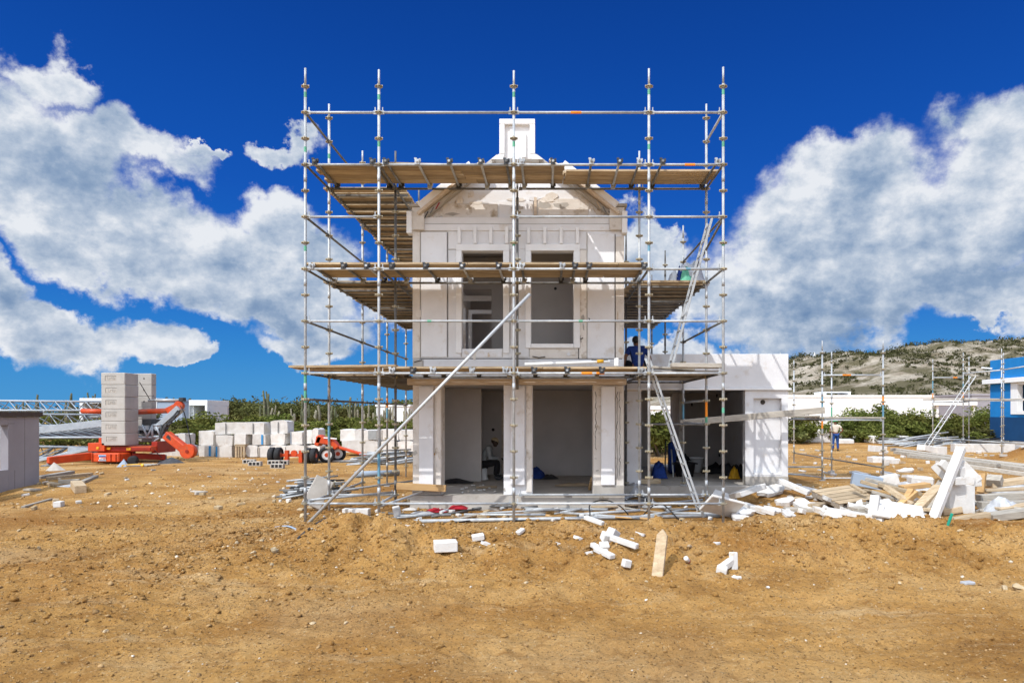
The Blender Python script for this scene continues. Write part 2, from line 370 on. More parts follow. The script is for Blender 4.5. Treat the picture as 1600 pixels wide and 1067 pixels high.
SKY_TINT = [(0, _lin(36, 146, 212)), (.12, _lin(20, 130, 208)), (.28, _lin(2, 100, 198)), (.5, _lin(0, 80, 182)), (.8, _lin(0, 64, 158)), (1, _lin(0, 54, 140))]
build_world()
# ------------------------------------------------------------------ ground
def gh(x, y):
    x = np.asarray(x, float); y = np.asarray(y, float)
    near = np.exp(-((y-12)/26.0)**2)
    z = fbm(x*.35, y*.35, 4, 3)*.16*near
    road = 1-sstep(8.3, 10.2, y+.25*fbm(x*.5, y*.2, 3, 9)*2+.28*np.clip(-x-3.2, 0, 6))
    z = z-.14*road
    # wheel ruts of the road
    rut = np.sin((y*1.0+.12*x+fbm(x*.12, y*.4, 2, 31)*1.6)*2.4)
    z = z+road*.030*rut
    # tyre tracks with lugs pressed into the road
    for (y0, k1, k2, ph) in ((6.35, .035, .15, 0), (7.75, .03, .12, .4), (5.45, .06, .2, .8)):
        yc = y0+k1*x+k2*np.sin(x*.35+ph); t = (y-yc)/.19; w_ = np.exp(-t**4)*np.clip(.55+1.6*fbm(x*.4, y*.3, 2, 61+int(y0)), 0, 1)
        z = z-.026*w_+.022*w_*np.sin(2*math.pi*(x/.21+.55*np.abs(t)))+.024*np.exp(-((np.abs(t)-1.25)/.25)**2)*np.clip(.5+fbm(x*.6, y, 2, 5), 0, 1)
    # bulldozed bank in front of the scaffold
    mask = sstep(-4.6, -3.0, x)
    crest = 10.9+.9*fbm(x*.22, x*0+3.3, 3, 5)
    hgt = .13+.65*np.clip(fbm(x*.55, x*0+7.7, 3, 11)+.12, 0, 1)
    hgt = hgt+.10*np.exp(-((x-4.7)/1.5)**2)
    bank = np.exp(-((y-crest)/np.where(y < crest, 1.05, .62))**2)
    z = z+mask*bank*hgt
    # lumps
    lump = np.clip(fbm(x*1.7, y*1.7, 4, 21)+.04, 0, 1)
    lm = np.exp(-((y-11.0)/1.8)**2)*mask+.35*np.exp(-((x+5.5)/3.2)**2-((y-12)/3.5)**2)
    z = z+lump*.60*lm
    z = z+fbm(x*4.5, y*4.5, 3, 41)*(.07+.15*lm)*np.exp(-((y-9)/9)**2)
    z = z+fbm(x*11, y*11, 2, 51)*(.046+.06*lm)*np.exp(-((y-8)/8)**2)
    # level pad under the houses
    pad = sstep(-6.2, -3.4, x)*(1-sstep(6.6, 9, x))*sstep(12.0, 12.9, y)*(1-sstep(25, 28, y))
    z = z*(1-.85*pad)
    z = z+(.02+.16*np.clip(fbm(x*2.6, y*2.6, 3, 97)+.2, 0, 1))*np.exp(-((y-14.15)/.45)**2)*sstep(-3.6, -2.8, x)*(1-sstep(3.2, 4, x))
    z = z+.26*np.exp(-((x-5.6)/1.0)**2-((y-16.2)/.9)**2)+.12*fbm(x*2.2, y*2.2, 3, 88)*np.exp(-((x-4)/3.5)**2-((y-15.6)/1.2)**2)
    # soil heap far right
    z = z+.9*np.exp(-((x-21.5)/1.6)**2-((y-29)/1.6)**2)+.6*np.exp(-((x-24)/2.0)**2-((y-30)/2)**2)
    # rise under the crane, dip by the grey panel building
    z = z+.12*np.exp(-((x+13)/4)**2-((y-24)/4)**2)-.25*np.exp(-((x+15.5)/2.2)**2-((y-16.0)/2.6)**2)
    return z
def gz(x, y): return float(gh(np.array([x]), np.array([y]))[0])

md = bpy.data.materials.new('ochre soil'); nt, N, L = nodes_of(md)
out = N.new('ShaderNodeOutputMaterial'); b = N.new('ShaderNodeBsdfPrincipled'); L.new(b.outputs[0], out.inputs[0])
b.inputs['Roughness'].default_value = .95; b.inputs['Specular IOR Level'].default_value = .15
g = N.new('ShaderNodeNewGeometry')
def nz(scale, det, rough=.6, stretch=(1, 1, 1), dist=0):
    mp = N.new('ShaderNodeMapping'); mp.inputs['Scale'].default_value = stretch; L.new(g.outputs['Position'], mp.inputs[0])
    n = N.new('ShaderNodeTexNoise'); n.inputs['Scale'].default_value = scale; n.inputs['Detail'].default_value = det; n.inputs['Roughness'].default_value = rough
    n.inputs['Distortion'].default_value = dist
    L.new(mp.outputs[0], n.inputs['Vector']); return n.outputs[0]
def mixc(fac, a, bcol, lo, hi):
    mr = N.new('ShaderNodeMapRange'); mr.inputs[1].default_value = lo; mr.inputs[2].default_value = hi; L.new(fac, mr.inputs[0])
    mx = N.new('ShaderNodeMixRGB'); L.new(mr.outputs[0], mx.inputs[0]); L.new(a, mx.inputs[1]); mx.inputs[2].default_value = (*bcol, 1); return mx.outputs[0]
r0 = ramp(N, [(.30, (.32, .150, .036)), (.5, (.54, .295, .090)), (.70, (.68, .42, .17))]); L.new(nz(.55, 8, .62), r0.inputs[0]); c = r0.outputs[0]
c = mixc(nz(.16, 5, .55, (1, 1.7, 1), .5), c, (.36, .165, .040), .50, .66)
c = mixc(nz(.11, 4, .5, (1, 2.2, 1), .3), c, (.66, .45, .225), .54, .70)
c = mixc(nz(.9, 10, .72, (.3, 1.7, 1), .8), c, (.68, .49, .27), .55, .78)
c = mixc(nz(2.6, 8, .7), c, (.34, .165, .045), .54, .70)
c = mixc(nz(22, 6, .75), c, (.66, .49, .27), .57, .68)
c = mixc(nz(30, 5, .75, (1.1, .9, 1)), c, (.11, .06, .026), .555, .64)  # dark specks put into the colour to strengthen the bump shading
c = mixc(nz(1.3, 7, .72), c, (.62, .50, .33), .68, .78)
L.new(c, b.inputs['Base Color'])
b1 = N.new('ShaderNodeBump'); b1.inputs['Strength'].default_value = .75; b1.inputs['Distance'].default_value = .16; L.new(nz(16, 9, .72), b1.inputs['Height'])
b2 = N.new('ShaderNodeBump'); b2.inputs['Strength'].default_value = .55; b2.inputs['Distance'].default_value = .05; L.new(nz(70, 5, .7), b2.inputs['Height'])
L.new(b1.outputs[0], b2.inputs['Normal']); L.new(b2.outputs[0], b.inputs['Normal'])
M['soil'] = md
def axis(lo, hi, segs):
    """segs: (from, to, step); grows outwards to lo / hi"""
    a = []
    for f, t, s in segs: a += list(np.arange(f, t-1e-6, s))
    a.append(segs[-1][1]); st = segs[-1][2]
    while a[-1] < hi: st *= 1.16; a.append(a[-1]+st)
    st = segs[0][2]; pre = [a[0]]
    while pre[-1] > lo: st *= 1.16; pre.append(pre[-1]-st)
    return np.array(pre[:0:-1]+a)
xs = axis(-4000, 4000, [(-14, -9, .12), (-9, 9.5, .055), (9.5, 16, .12)])
ys = axis(-300, 5000, [(4.2, 13.2, .04), (13.2, 17, .09), (17, 34, .22)])
XG, YG = np.meshgrid(xs, ys); ZG = gh(XG, YG)
nx, ny = len(xs), len(ys); idx = np.arange(nx*ny).reshape(ny, nx)
Fq = np.stack([idx[:-1, :-1].ravel(), idx[:-1, 1:].ravel(), idx[1:, 1:].ravel(), idx[1:, :-1].ravel()], 1)
go = np_mesh('ground', np.stack([XG.ravel(), YG.ravel(), ZG.ravel()], 1), Fq, M['soil'], smooth=True)
tag(go, kind='structure')

# ------------------------------------------------------------------ stones
rng = np.random.default_rng(5)
def rock_proto(seed, sub=1):
    bm = bmesh.new(); bmesh.ops.create_icosphere(bm, subdivisions=sub, radius=1)
    rr = random.Random(seed)
    cuts = [Vector((rr.gauss(0, 1), rr.gauss(0, 1), rr.gauss(0, 1))).normalized() for _ in range(7)]
    for v in bm.verts:
        for c_ in cuts:
            d = v.co.dot(c_)
            if d > .55: v.co -= c_*(d-.55)
    for v in bm.verts: v.co *= rr.uniform(.78, 1.2)
    V = np.array([v.co[:] for v in bm.verts]); Ff = np.array([[v.index for v in f.verts] for f in bm.faces]); bm.free(); return V, Ff
protos = [rock_proto(i) for i in range(6)]
def scatter(name, n, fn_xy, smin, smax, m, power=3.0):
    Vs = []; Fs = []; o = 0
    P = fn_xy(n); zz = gh(P[:, 0], P[:, 1]); u = rng.random(n)
    sz = smin*(smax/smin)**(u**power)
    for i in range(n):
        V, Ff = protos[i % 6]; a = rng.random()*6.283; ca, sa = math.cos(a), math.sin(a); s = sz[i]
        sc = np.array([s*rng.uniform(.8, 1.5), s*rng.uniform(.8, 1.3), s*rng.uniform(.45, .9)]); Q = V*sc
        X = Q[:, 0]*ca-Q[:, 1]*sa+P[i, 0]; Yv = Q[:, 0]*sa+Q[:, 1]*ca+P[i, 1]; Z = Q[:, 2]+zz[i]+.18*sc[2]
        Vs.append(np.stack([X, Yv, Z], 1)); Fs.append(Ff+o); o += len(V)
    ob = np_mesh(name, np.concatenate(Vs), np.concatenate(Fs), m); return ob
def xy_near(n):
    y = 4.6+14*rng.random(n)**1.3; x = y*(-.86+1.62*rng.random(n)); return np.stack([x, y], 1)
def xy_bank(n):
    y = 11.0+rng.normal(0, 1.1, n); x = -5.5+17*rng.random(n); return np.stack([x, y], 1)
def xy_left(n):
    y = 11.5+rng.normal(0, 2.6, n); x = -5.2+rng.normal(0, 2.2, n); return np.stack([x, y], 1)
def xy_far(n):
    y = 15+26*rng.random(n); x = y*(-.85+1.6*rng.random(n))
    k = (x > -3.3) & (x < 6.7) & (y > 14.4) & (y < 25); x[k] = -6-6*rng.random(k.sum()); return np.stack([x, y], 1)
M['gravel'] = pmat('gravel', (.46, .30, .14), (.22, .13, .05), 3.1, .95, 0, .3, 30, vary=0, world=True)
M['palegravel'] = pmat('pale gravel', (.66, .60, .50), (.50, .42, .31), 3.1, .95, 0, .3, 30, vary=0, world=True)
for nm, n, fn, a_, b_, mm in [('gravel', 9000, xy_near, .005, .020, 'gravel'), ('gravel', 5200, xy_bank, .006, .036, 'gravel'), ('gravel', 5200, xy_left, .008, .042, 'gravel'),
                            ('gravel', 3200, xy_far, .015, .07, 'gravel'), ('pale_gravel', 700, xy_bank, .006, .04, 'palegravel'), ('pale_gravel', 600, xy_near, .005, .018, 'palegravel'), ('pale_gravel', 700, xy_far, .015, .08, 'palegravel')]:
    tag(scatter(nm, n, fn, a_, b_, M[mm]), kind='stuff')
M['clod'] = pmat('soil clod', (.54, .31, .11), (.34, .17, .05), 5, .95, 0, .5, 20, vary=0, world=True)
tag(scatter('soil_clods', 7000, xy_bank, .010, .062, M['soil'], 2.6), kind='stuff'); tag(scatter('soil_clods', 4200, xy_left, .010, .05, M['soil'], 2.6), kind='stuff'); tag(scatter('soil_clods', 6000, xy_near, .006, .022, M['soil'], 2.2), kind='stuff')
def stone(px, py, s, label, mm='rock', group=None, flat=.7):
    Y = H*F/(py-HY); X = XX(px, Y)
    s *= .62
    for _ in range(8):
        Y = (H-gz(X, Y))*F/(py-HY); X = XX(px, Y)
    V, Ff = rock_proto(int(px*7+py), 2); a = R.random()*6
    mb = MB(); Rz = rotm(R.uniform(-.2, .2), R.uniform(-.2, .2), a)
    sc = Vector((s, s*.75, s*flat))
    mb.add([Rz @ Vector((v[0]*sc.x, v[1]*sc.y, v[2]*sc.z))+Vector((X, Y, gz(X, Y)+sc.z*.35)) for v in V], [tuple(f) for f in Ff])
    ob = mb.build('stone', M[mm]); tag(ob, label, 'stone', group); return ob
stone(428, 869, .13, 'large tan angular stone on the loose slope left of the scaffold')
stone(474, 808, .17, 'rounded brown boulder at the foot of the left front scaffold post')
stone(188+600-0, 700+0+165, .07, 'small grey stone on the front of the soil bank')
stone(1098, 805, .13, 'dark brown clod of earth beside the fallen white slab on the bank')
stone(1590, 920, .16, 'pale square stone at the right edge of the photo by the road')
for k, (px, py, s) in enumerate([(1405, 912, .06), (1440, 920, .05), (1570, 922, .09), (1010, 905, .05), (878, 909, .04), (822, 911, .06), (300, 823, .06), (250, 866, .06), (200, 877, .05), (165, 987, .06), (490, 1000-25, .07), (540, 975, .06), (612, 981, .05),
                                 (205, 870, .05), (398, 874, .07), (505, 870, .07), (420, 802, .08), (380, 820, .07), (560, 860, .06), (690, 860, .06), (740, 880, .05), (950, 845, .06), (1060, 855, .06), (1200, 860, .07), (1300, 870, .06), (1385, 880, .06), (1500, 860, .08), (60, 857, .07), (30, 830, .06), (120, 830, .06)]):
    stone(px, py, s, 'small loose tan stone lying on the open ochre soil in front of the building', group='loose stones on the soil')
for k, (px, py, s) in enumerate([(370, 850, .09), (385, 835, .08), (350, 855, .07), (410, 845, .08), (395, 862, .09), (440, 838, .09), (450, 820, .08), (425, 880, .07)]):
    stone(px, py, s, 'tan rubble stone in the scatter just left of the scaffold', group='rubble stones left of the scaffold')
for k, (px, py, s) in enumerate([(1200+0, 918, .05), (1010, 930, .04)]):
    stone(px, py, s, 'white chalky pebble on the dirt road', 'aac', group='white pebbles on the road')
# ------------------------------------------------------------------ scaffolds
def ring_mesh():
    mb = MB()
    mb.lathe((0, 0, 0), [(.028, -.028), (.046, -.026), (.046, -.004), (.076, -.003), (.076, .005), (.044, .006), (.044, .024), (.028, .026)], 12, smooth=False)
    for k in range(4):
        a = k*math.pi/2; mb.box((.062*math.cos(a), .062*math.sin(a), .004), (.028, .016, .042), rotm(0, 0, a))
    ob = mb.build('rosette', M['zinc'], origin=(0, 0, 0)); me = ob.data; bpy.data.objects.remove(ob); return me
RING = ring_mesh()
def standard(root, x, y, z0, z1, m='galv', first=.36, marks=(), foot=True, step=.5):
    mb = MB(); r = .0265
    mb.tube([(x, y, z0), (x, y, z1-.32)], r, 10).tube([(x, y, z1-.32), (x, y, z1)], r*.78, 10)
    k = 0
    while True:                                     # spigot joints every two metres
        zz = first+.24+2*k; k += 1
        if zz > z1-.4: break
        if zz > z0+.1: mb.tube([(x, y, zz-.07), (x, y, zz+.07)], r*1.16, 10)
    if foot: mb.box2((x-.075, y-.075, z0-.012), (x+.075, y+.075, z0+.012))
    st = mb.build('standard', M[m], root)
    ol = Vector(root.location); z = first
    while z < z1-.28:
        if z > z0+.05:
            o = bpy.data.objects.new('rosette', RING); COL.objects.link(o); o.parent = st; o.location = Vector((x, y, z))-ol
            o.rotation_euler = (0, 0, R.uniform(-.1, .1))
        z += step
    for (za, zb, mm) in marks:
        MB().tube([(x, y, za), (x, y, zb)], r*1.04, 10, cap=False).build('tape_mark', M[mm], st)
    return st
def ledger(root, p0, p1, m='galv', name='ledger', r=.0235, marks=(), ends=True):
    p0 = Vector(p0); p1 = Vector(p1); d = (p1-p0).normalized()
    mb = MB(); a = p0+d*.05; b = p1-d*.05
    mb.tube([a, b], r, 10)
    if ends:
        for q, s in ((p0, 1), (p1, -1)):
            mb.box(q+d*s*.068, (.07, .034, .062), align_x(d))
            mb.box(q+d*s*.072+Vector((0, 0, .045)), (.018, .012, .11))
    o = mb.build(name, M[m], root)
    for (t0, t1, mm) in marks:
        MB().tube([p0.lerp(p1, t0), p0.lerp(p1, t1)], r*1.05, 10, cap=False).build('tape_mark', M[mm], o)
    return o
def coupler_tube(root, p0, p1, m='galv_dark', r=.024, name='transom'):
    """loose tube with a coupler block and a square end on the front ledger"""
    p0 = Vector(p0); p1 = Vector(p1); d = (p1-p0).normalized()
    mb = MB(); mb.tube([p0, p1], r, 8)
    o = mb.build(name, M[m], root)
    for q in (p0+d*.075, p1-d*.10):
        cb = MB(); cb.box(q+Vector((0, 0, -.01)), (.10, .085, .10), align_x(d)); cb.box(q+Vector((.05, 0, .03)), (.03, .05, .06)); cb.box(q+Vector((-.03, -.02, .055)), (.05, .04, .03))
        cb.build('coupler', M['dark' if R.random() < .6 else 'galv'], o)
    return o

YR2 = 16.90
sx_ = [-4.693, -3.28, -.69, 1.904, 3.33]; sy_ = [13.0, 14.4, 16.97, 19.54, 22.1]
SC = thing('house_scaffold', 'tall galvanised tube scaffold with three timber decks wrapped round the unfinished gabled house', 'scaffold', (-.68, 13, 0))
LV = {'b': .36, '1': 2.86, '2': 4.86, '3': 6.86, 'g0': 2.36, 'g1': 3.86, 'g2': 5.86, 'g3': 7.86}
tg = lambda z, m='tape_green', h=.10: (z, z+h, m)
for i, x in enumerate(sx_):                                  # front row
    top = [8.71, 8.68, 8.66, 8.70, 8.73][i]
    mk = [[tg(8.15), tg(7.1), tg(5.2), (2.3, 2.9, 'tape_green')], [tg(8.1), tg(7.2), (.75, 1.35, 'tape_blue')], [tg(8.15), tg(7.2), tg(5.3)], [tg(8.2), tg(7.15), tg(5.2, 'tape_blue', .12)], [tg(8.2), tg(7.2), tg(5.3), tg(2.1)]][i]
    standard(SC, x, 13.0, gz(x, 13)-.02, top, marks=mk)
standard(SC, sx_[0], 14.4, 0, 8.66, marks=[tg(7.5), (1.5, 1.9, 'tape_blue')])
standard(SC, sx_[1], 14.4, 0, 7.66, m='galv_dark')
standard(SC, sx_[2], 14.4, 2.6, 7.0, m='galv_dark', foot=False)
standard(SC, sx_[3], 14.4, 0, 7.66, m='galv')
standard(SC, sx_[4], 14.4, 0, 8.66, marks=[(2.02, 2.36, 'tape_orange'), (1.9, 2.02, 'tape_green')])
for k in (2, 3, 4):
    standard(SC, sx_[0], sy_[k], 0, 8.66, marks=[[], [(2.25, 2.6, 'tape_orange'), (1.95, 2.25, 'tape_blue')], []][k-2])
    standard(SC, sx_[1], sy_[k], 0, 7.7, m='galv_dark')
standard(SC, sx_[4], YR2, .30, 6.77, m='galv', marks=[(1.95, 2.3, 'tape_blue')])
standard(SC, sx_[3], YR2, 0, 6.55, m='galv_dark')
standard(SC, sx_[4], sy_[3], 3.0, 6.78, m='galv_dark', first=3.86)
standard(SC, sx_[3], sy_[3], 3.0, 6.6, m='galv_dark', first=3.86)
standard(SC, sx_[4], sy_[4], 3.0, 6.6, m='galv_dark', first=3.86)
def rowx(y, z, bays, m='galv', name='ledger', marks=None):
    for b in bays:
        ledger(SC, (sx_[b], y, z), (sx_[b+1], y, z), m, name, marks=(marks or {}).get(b, ()))
rowx(13, LV['g3'], range(4), name='guard_rail', marks={2: [(.42, .50, 'tape_orange')]})
rowx(13, LV['3'], range(4), marks={3: [(.48, .62, 'tape_orange')]})
rowx(13, LV['g2'], [0, 2, 3], name='guard_rail')
rowx(13, LV['2'], range(4), marks={3: [(.5, .56, 'tape_blue')]})
rowx(13, LV['g1'], range(4), name='guard_rail', marks={1: [(.36, .39, 'tape_green')], 2: [(.48, .51, 'tape_green')]})
rowx(13, LV['1'], range(4), marks={2: [(.50, .58, 'tape_orange'), (.61, .67, 'tape_orange')]})
rowx(13, LV['b'], range(4))
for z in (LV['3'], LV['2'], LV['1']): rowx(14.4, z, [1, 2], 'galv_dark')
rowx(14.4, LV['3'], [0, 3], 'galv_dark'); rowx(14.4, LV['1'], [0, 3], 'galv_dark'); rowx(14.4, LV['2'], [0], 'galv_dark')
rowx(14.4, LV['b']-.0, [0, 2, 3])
rowx(14.4, 1.86, [3], 'galv_dark')
def coly(x, z, bays, m='galv', name='ledger'):
    yy = sy_ if x < 0 else sy_[:2]+[YR2]+sy_[3:]
    for b in bays: ledger(SC, (x, yy[b], z), (x, yy[b+1], z), m, name)
for nm in ('1', '2', '3'):
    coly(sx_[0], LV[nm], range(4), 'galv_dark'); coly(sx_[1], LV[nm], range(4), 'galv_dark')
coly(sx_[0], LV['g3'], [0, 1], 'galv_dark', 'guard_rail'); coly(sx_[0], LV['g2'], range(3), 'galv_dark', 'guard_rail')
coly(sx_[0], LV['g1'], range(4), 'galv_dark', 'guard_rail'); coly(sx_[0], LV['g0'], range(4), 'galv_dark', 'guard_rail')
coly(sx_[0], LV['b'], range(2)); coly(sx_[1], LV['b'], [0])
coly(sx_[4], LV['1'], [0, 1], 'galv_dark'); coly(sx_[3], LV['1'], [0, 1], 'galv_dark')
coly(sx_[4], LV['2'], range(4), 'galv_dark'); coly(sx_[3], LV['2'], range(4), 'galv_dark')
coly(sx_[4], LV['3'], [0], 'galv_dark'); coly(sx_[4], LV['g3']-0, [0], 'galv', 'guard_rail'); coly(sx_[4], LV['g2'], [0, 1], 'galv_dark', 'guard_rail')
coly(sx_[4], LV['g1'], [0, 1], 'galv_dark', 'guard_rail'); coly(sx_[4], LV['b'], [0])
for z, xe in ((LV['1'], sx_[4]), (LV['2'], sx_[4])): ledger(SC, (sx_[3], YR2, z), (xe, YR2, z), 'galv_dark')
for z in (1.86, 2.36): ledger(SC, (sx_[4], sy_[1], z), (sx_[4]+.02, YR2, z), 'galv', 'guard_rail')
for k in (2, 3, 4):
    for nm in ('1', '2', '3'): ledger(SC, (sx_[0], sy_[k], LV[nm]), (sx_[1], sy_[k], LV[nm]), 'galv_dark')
# bottom plan braces and the long diagonal
for p0, p1 in [((sx_[0], 13, .42), (sx_[1], 14.4, .42)), ((sx_[1], 13, .30), (-2.6, 14.55, .45)), ((sx_[0], 14.4, .42), (sx_[1], 16.97, .42))]:
    ledger(SC, p0, p1, 'galv', 'brace', ends=False)
for (p0, p1) in [((-4.62, 12.86, -.03), (-.34, 12.90, 4.40))]:
    ledger(SC, p0, p1, 'alu', 'brace', r=.032, ends=False)
# inclined side braces seen against the sky on the right
ledger(SC, (sx_[4], 13.05, LV['g2']-.04), (sx_[4]-.02, YR2, 5.1), 'galv_dark', 'brace', ends=False)
# transoms under the front decks
def trans(pxs, z, y0=12.93, y1=14.46):
    for px in pxs:
        x = XX(px, 13.0); coupler_tube(SC, (x, y0, z), (x, y1, z-.01), 'galv_dark' if R.random() < .7 else 'galv')
trans([492, 582, 603, 652, 702, 751, 791, 815, 864, 924, 968, 999, 1035, 1121], LV['3']+.055)
trans([487, 537, 573, 612, 665, 722, 779, 815, 878, 898, 920, 1006], LV['2']+.055)
trans([612, 645, 676, 737, 789, 834, 886, 940, 1000], LV['1']+.055)
# end-to-end transoms of the side decks
def side_trans(x0, x1, z, ya, yb, n):
    for k in range(n):
        y = ya+(yb-ya)*(k+.5)/n; mb = MB(); mb.tube([(x0-.06, y, z), (x1+.06, y, z)], .026, 8); mb.build('transom', M['galv_dark'], SC)
for nm in ('1', '2', '3'): side_trans(sx_[0], sx_[1]+.1, LV[nm]-.005, 14.6, 22.0, 15)
side_trans(sx_[3]-.05, sx_[4], LV['2']-.005, 14.6, 22.0, 15)
# ------------------------------------------------------------------ decks: every board is a thing of its own
def board(x0, x1, y0, y1, z, label, group, mm, th=.042, tilt=0, dz=0):
    mb = MB(); nseg = 1
    c = ((x0+x1)/2, (y0+y1)/2, z+th/2); mb.box(c, (x1-x0, y1-y0, th), rotm(tilt if mm == 'boardY' else 0, 0 if mm == 'boardY' else tilt, R.uniform(-.004, .004)))
    o = mb.build('scaffold_board', M[mm], bevel=.004); tag(o, label, 'board', group); return o
def front_deck(z, xa, xb, y0, n, label, group, w=.245, gap=.012, lens=3.0):
    for k in range(n):
        x = xa+R.uniform(-.04, .04)
        while x < xb-.25:
            e = min(x+lens+R.uniform(-.25, .25), xb+R.uniform(-.03, .05))
            if xb-e < .5: e = xb+R.uniform(-.03, .05)
            board(x, e-.008, y0+k*(w+gap), y0+k*(w+gap)+w, z+R.uniform(0, .006), label, group, 'board'); x = e
TH = .085
front_deck(LV['3']+TH, -4.66, .29, 13.32, 4, 'sawn timber board laid lengthwise in the top front deck of the house scaffold', 'boards of the top front deck')
front_deck(LV['3']+TH-.02, .30, 3.36, 13.56, 3, 'sawn timber board in the narrow right end of the top front deck', 'boards at the right end of the top deck')
front_deck(LV['2']+TH, -4.68, 1.86, 13.0, 5, 'sawn timber board laid lengthwise in the middle front deck of the house scaffold', 'boards of the middle front deck')
front_deck(LV['1']+TH, -3.22, 1.86, 13.0, 5, 'sawn timber board laid lengthwise in the lowest front deck of the house scaffold', 'boards of the lowest front deck')
def side_deck(z, x0, x1, ya, yb, label, group, w=.225, gap=.05, over=.10):
    y = ya
    while y < yb:
        board(x0-over-R.uniform(0, .08), x1+R.uniform(.0, .05), y, y+w, z+R.uniform(0, .012), label, group, 'boardY'.replace('Y', ''), tilt=0); y += w+gap*R.uniform(.4, 1.6)
side_deck(LV['3']+.03, sx_[0], sx_[1]+.14, 14.52, 22.6, 'short crosswise board of the top left side deck under the sky', 'boards of the top left side deck')
side_deck(LV['2']+.03, sx_[0], sx_[1]+.14, 14.52, 22.6, 'short crosswise board of the middle left side deck of the scaffold', 'boards of the middle left side deck')
side_deck(LV['1']+.03, sx_[0], sx_[1]+.14, 14.52, 22.6, 'short crosswise board of the lowest left side deck of the scaffold', 'boards of the lowest left side deck')
side_deck(LV['2']+.03, sx_[3]-.14, sx_[4], 14.52, 22.4, 'short crosswise board of the right side deck above the flat roofed annex', 'boards of the middle right side deck', over=.0)
# the loose boards reaching out at the left corner of the lowest deck
for k in range(6):
    board(-5.06+.16*R.random(), -3.02+.1*R.random(), 12.98+k*.24, 13.19+k*.24, LV['1']+.10+.02*R.random(), 'warped board sticking out past the left corner post of the lowest deck', 'boards sticking out at the left corner', 'board', tilt=R.uniform(-.012, .012))
for k in range(5):
    board(2.02, 3.36, 13.35+k*.27, 13.60+k*.27, LV['1']+.03, 'pale board of the small corner deck below the upper ladder', 'boards of the right corner deck', 'greytimber')
for k in range(8):
    board(1.98, 3.40, 14.72+k*.25, 14.95+k*.25, LV['1']+.03, 'board in the shaded right side deck above the lower ladder', 'boards of the lowest right side deck', 'greytimber')
o = MB().box((2.86, 13.22, LV['1']+.16), (.98, .24, .09), rotm(0, .01, 0)).build('timber_plank', M['greytimber'], bevel=.012)
tag(o, 'thick pale timber lying on the ledger at the right corner of the lowest deck', 'plank')
o = MB().box((2.45, 13.5, LV['1']+.12), (.85, .2, .05), rotm(0, .06, .05)).build('timber_plank', M['greytimber'], bevel=.01)
tag(o, 'thin pale plank slanting at the foot of the upper ladder', 'plank')
# long boards lying askew on the top deck
for (p0, p1, w, h, lab) in [((-.05, 14.05, LV['3']+.20), (2.55, 14.0, LV['3']+.12), .22, .04, 'long board lying askew along the right part of the top deck'),
                            ((-.70, 14.1, LV['3']+.22), (.28, 13.95, LV['3']+.33), .20, .045, 'short board tipped up beside the chimney shaped gable top'),
                            ((-1.75, 14.2, LV['3']+.33), (-.85, 14.2, LV['3']+.25), .16, .05, 'white timber lying left of the gable top on the top deck'),
                            ((-1.85, 14.1, LV['3']+.17), (-.55, 14.15, LV['3']+.20), .2, .07, 'white batten lying flat left of the gable top under another'),
                            ((-3.2, 13.4, LV['3']+.15), (-1.7, 13.45, LV['3']+.13), .2, .03, 'pale loose board on the front edge of the top deck left half'),
                            ((-2.35, 13.45, LV['2']+.15), (-.2, 13.5, LV['2']+.15), .2, .035, 'pale loose board on top of the middle deck before the windows'),
                            ((-3.9, 14.2, LV['2']+.17), (-2.6, 14.15, LV['2']+.18), .22, .06, 'grey plank across the left corner of the middle deck')]:
    o = MB().bar(p0, p1, w, h).build('loose_board', M['timber' if 'white' not in lab else 'trim'], bevel=.005); tag(o, lab, 'board')
# ------------------------------------------------------------------ ladders
def ladder(name, p0, p1, wdir, w, label, n, m='alu'):
    p0 = Vector(p0); p1 = Vector(p1); wd = Vector(wdir).normalized()*w/2; d = (p1-p0)
    t = thing(name, label, 'ladder', p0)
    for s in (-1, 1): MB().bar(p0+wd*s, p1+wd*s, .026, .046).build('rail', M[m], t, bevel=.004)
    for k in range(n):
        q = p0+d*((k+.6)/n); mb = MB(); mb.tube([q-wd, q+wd], .016, 8); mb.build('rung', M[m], t)
    return t
ladder('ladder', (3.07, 13.72, .02), (1.97, 13.72, 3.22), (0, 1, 0), .44, 'aluminium ladder from the ground up to the lowest deck at the right end', 11)
ladder('ladder', (2.44, 13.80, 2.98), (3.26, 13.80, 6.02), (0, 1, 0), .44, 'aluminium ladder from the lowest deck up past the middle deck', 10)
# ------------------------------------------------------------------ the small tower scaffold by the annex
T2 = thing('tower_scaffold', 'open scaffold frame with one low deck standing right of the annex', 'scaffold', (10.2, 20.8, 0))
tp = [(8.37, 20.8), (10.24, 20.8), (10.24, 24.6), (10.24, 28.4)]
standard(T2, 8.37, 20.8, gz(8.37, 20.8), 4.32, first=.44, marks=[(1.62, 1.85, 'tape_orange'), (2.2, 2.6, 'tape_blue')])
standard(T2, 10.24, 20.8, gz(10.24, 20.8), 4.34, first=.44, marks=[(2.35, 2.62, 'tape_orange'), (2.0, 2.35, 'tape_blue')])
standard(T2, 10.24, 24.6, gz(10.24, 24.6), 4.32, first=.44, m='galv', marks=[(1.9, 2.3, 'tape_green')])
standard(T2, 10.24, 28.4, gz(10.24, 28.4), 4.30, first=.44, m='galv')
standard(T2, 8.37, 24.6, gz(8.37, 24.6), 4.3, first=.44)
ledger(T2, (8.37, 20.8, 3.26), (10.24, 20.8, 3.26), 'galv', 'guard_rail', marks=[(.33, .47, 'tape_orange')])
ledger(T2, (8.37, 20.8, 1.88), (10.24, 20.8, 1.88)); ledger(T2, (8.37, 20.8, .1), (10.24, 20.8, .1))
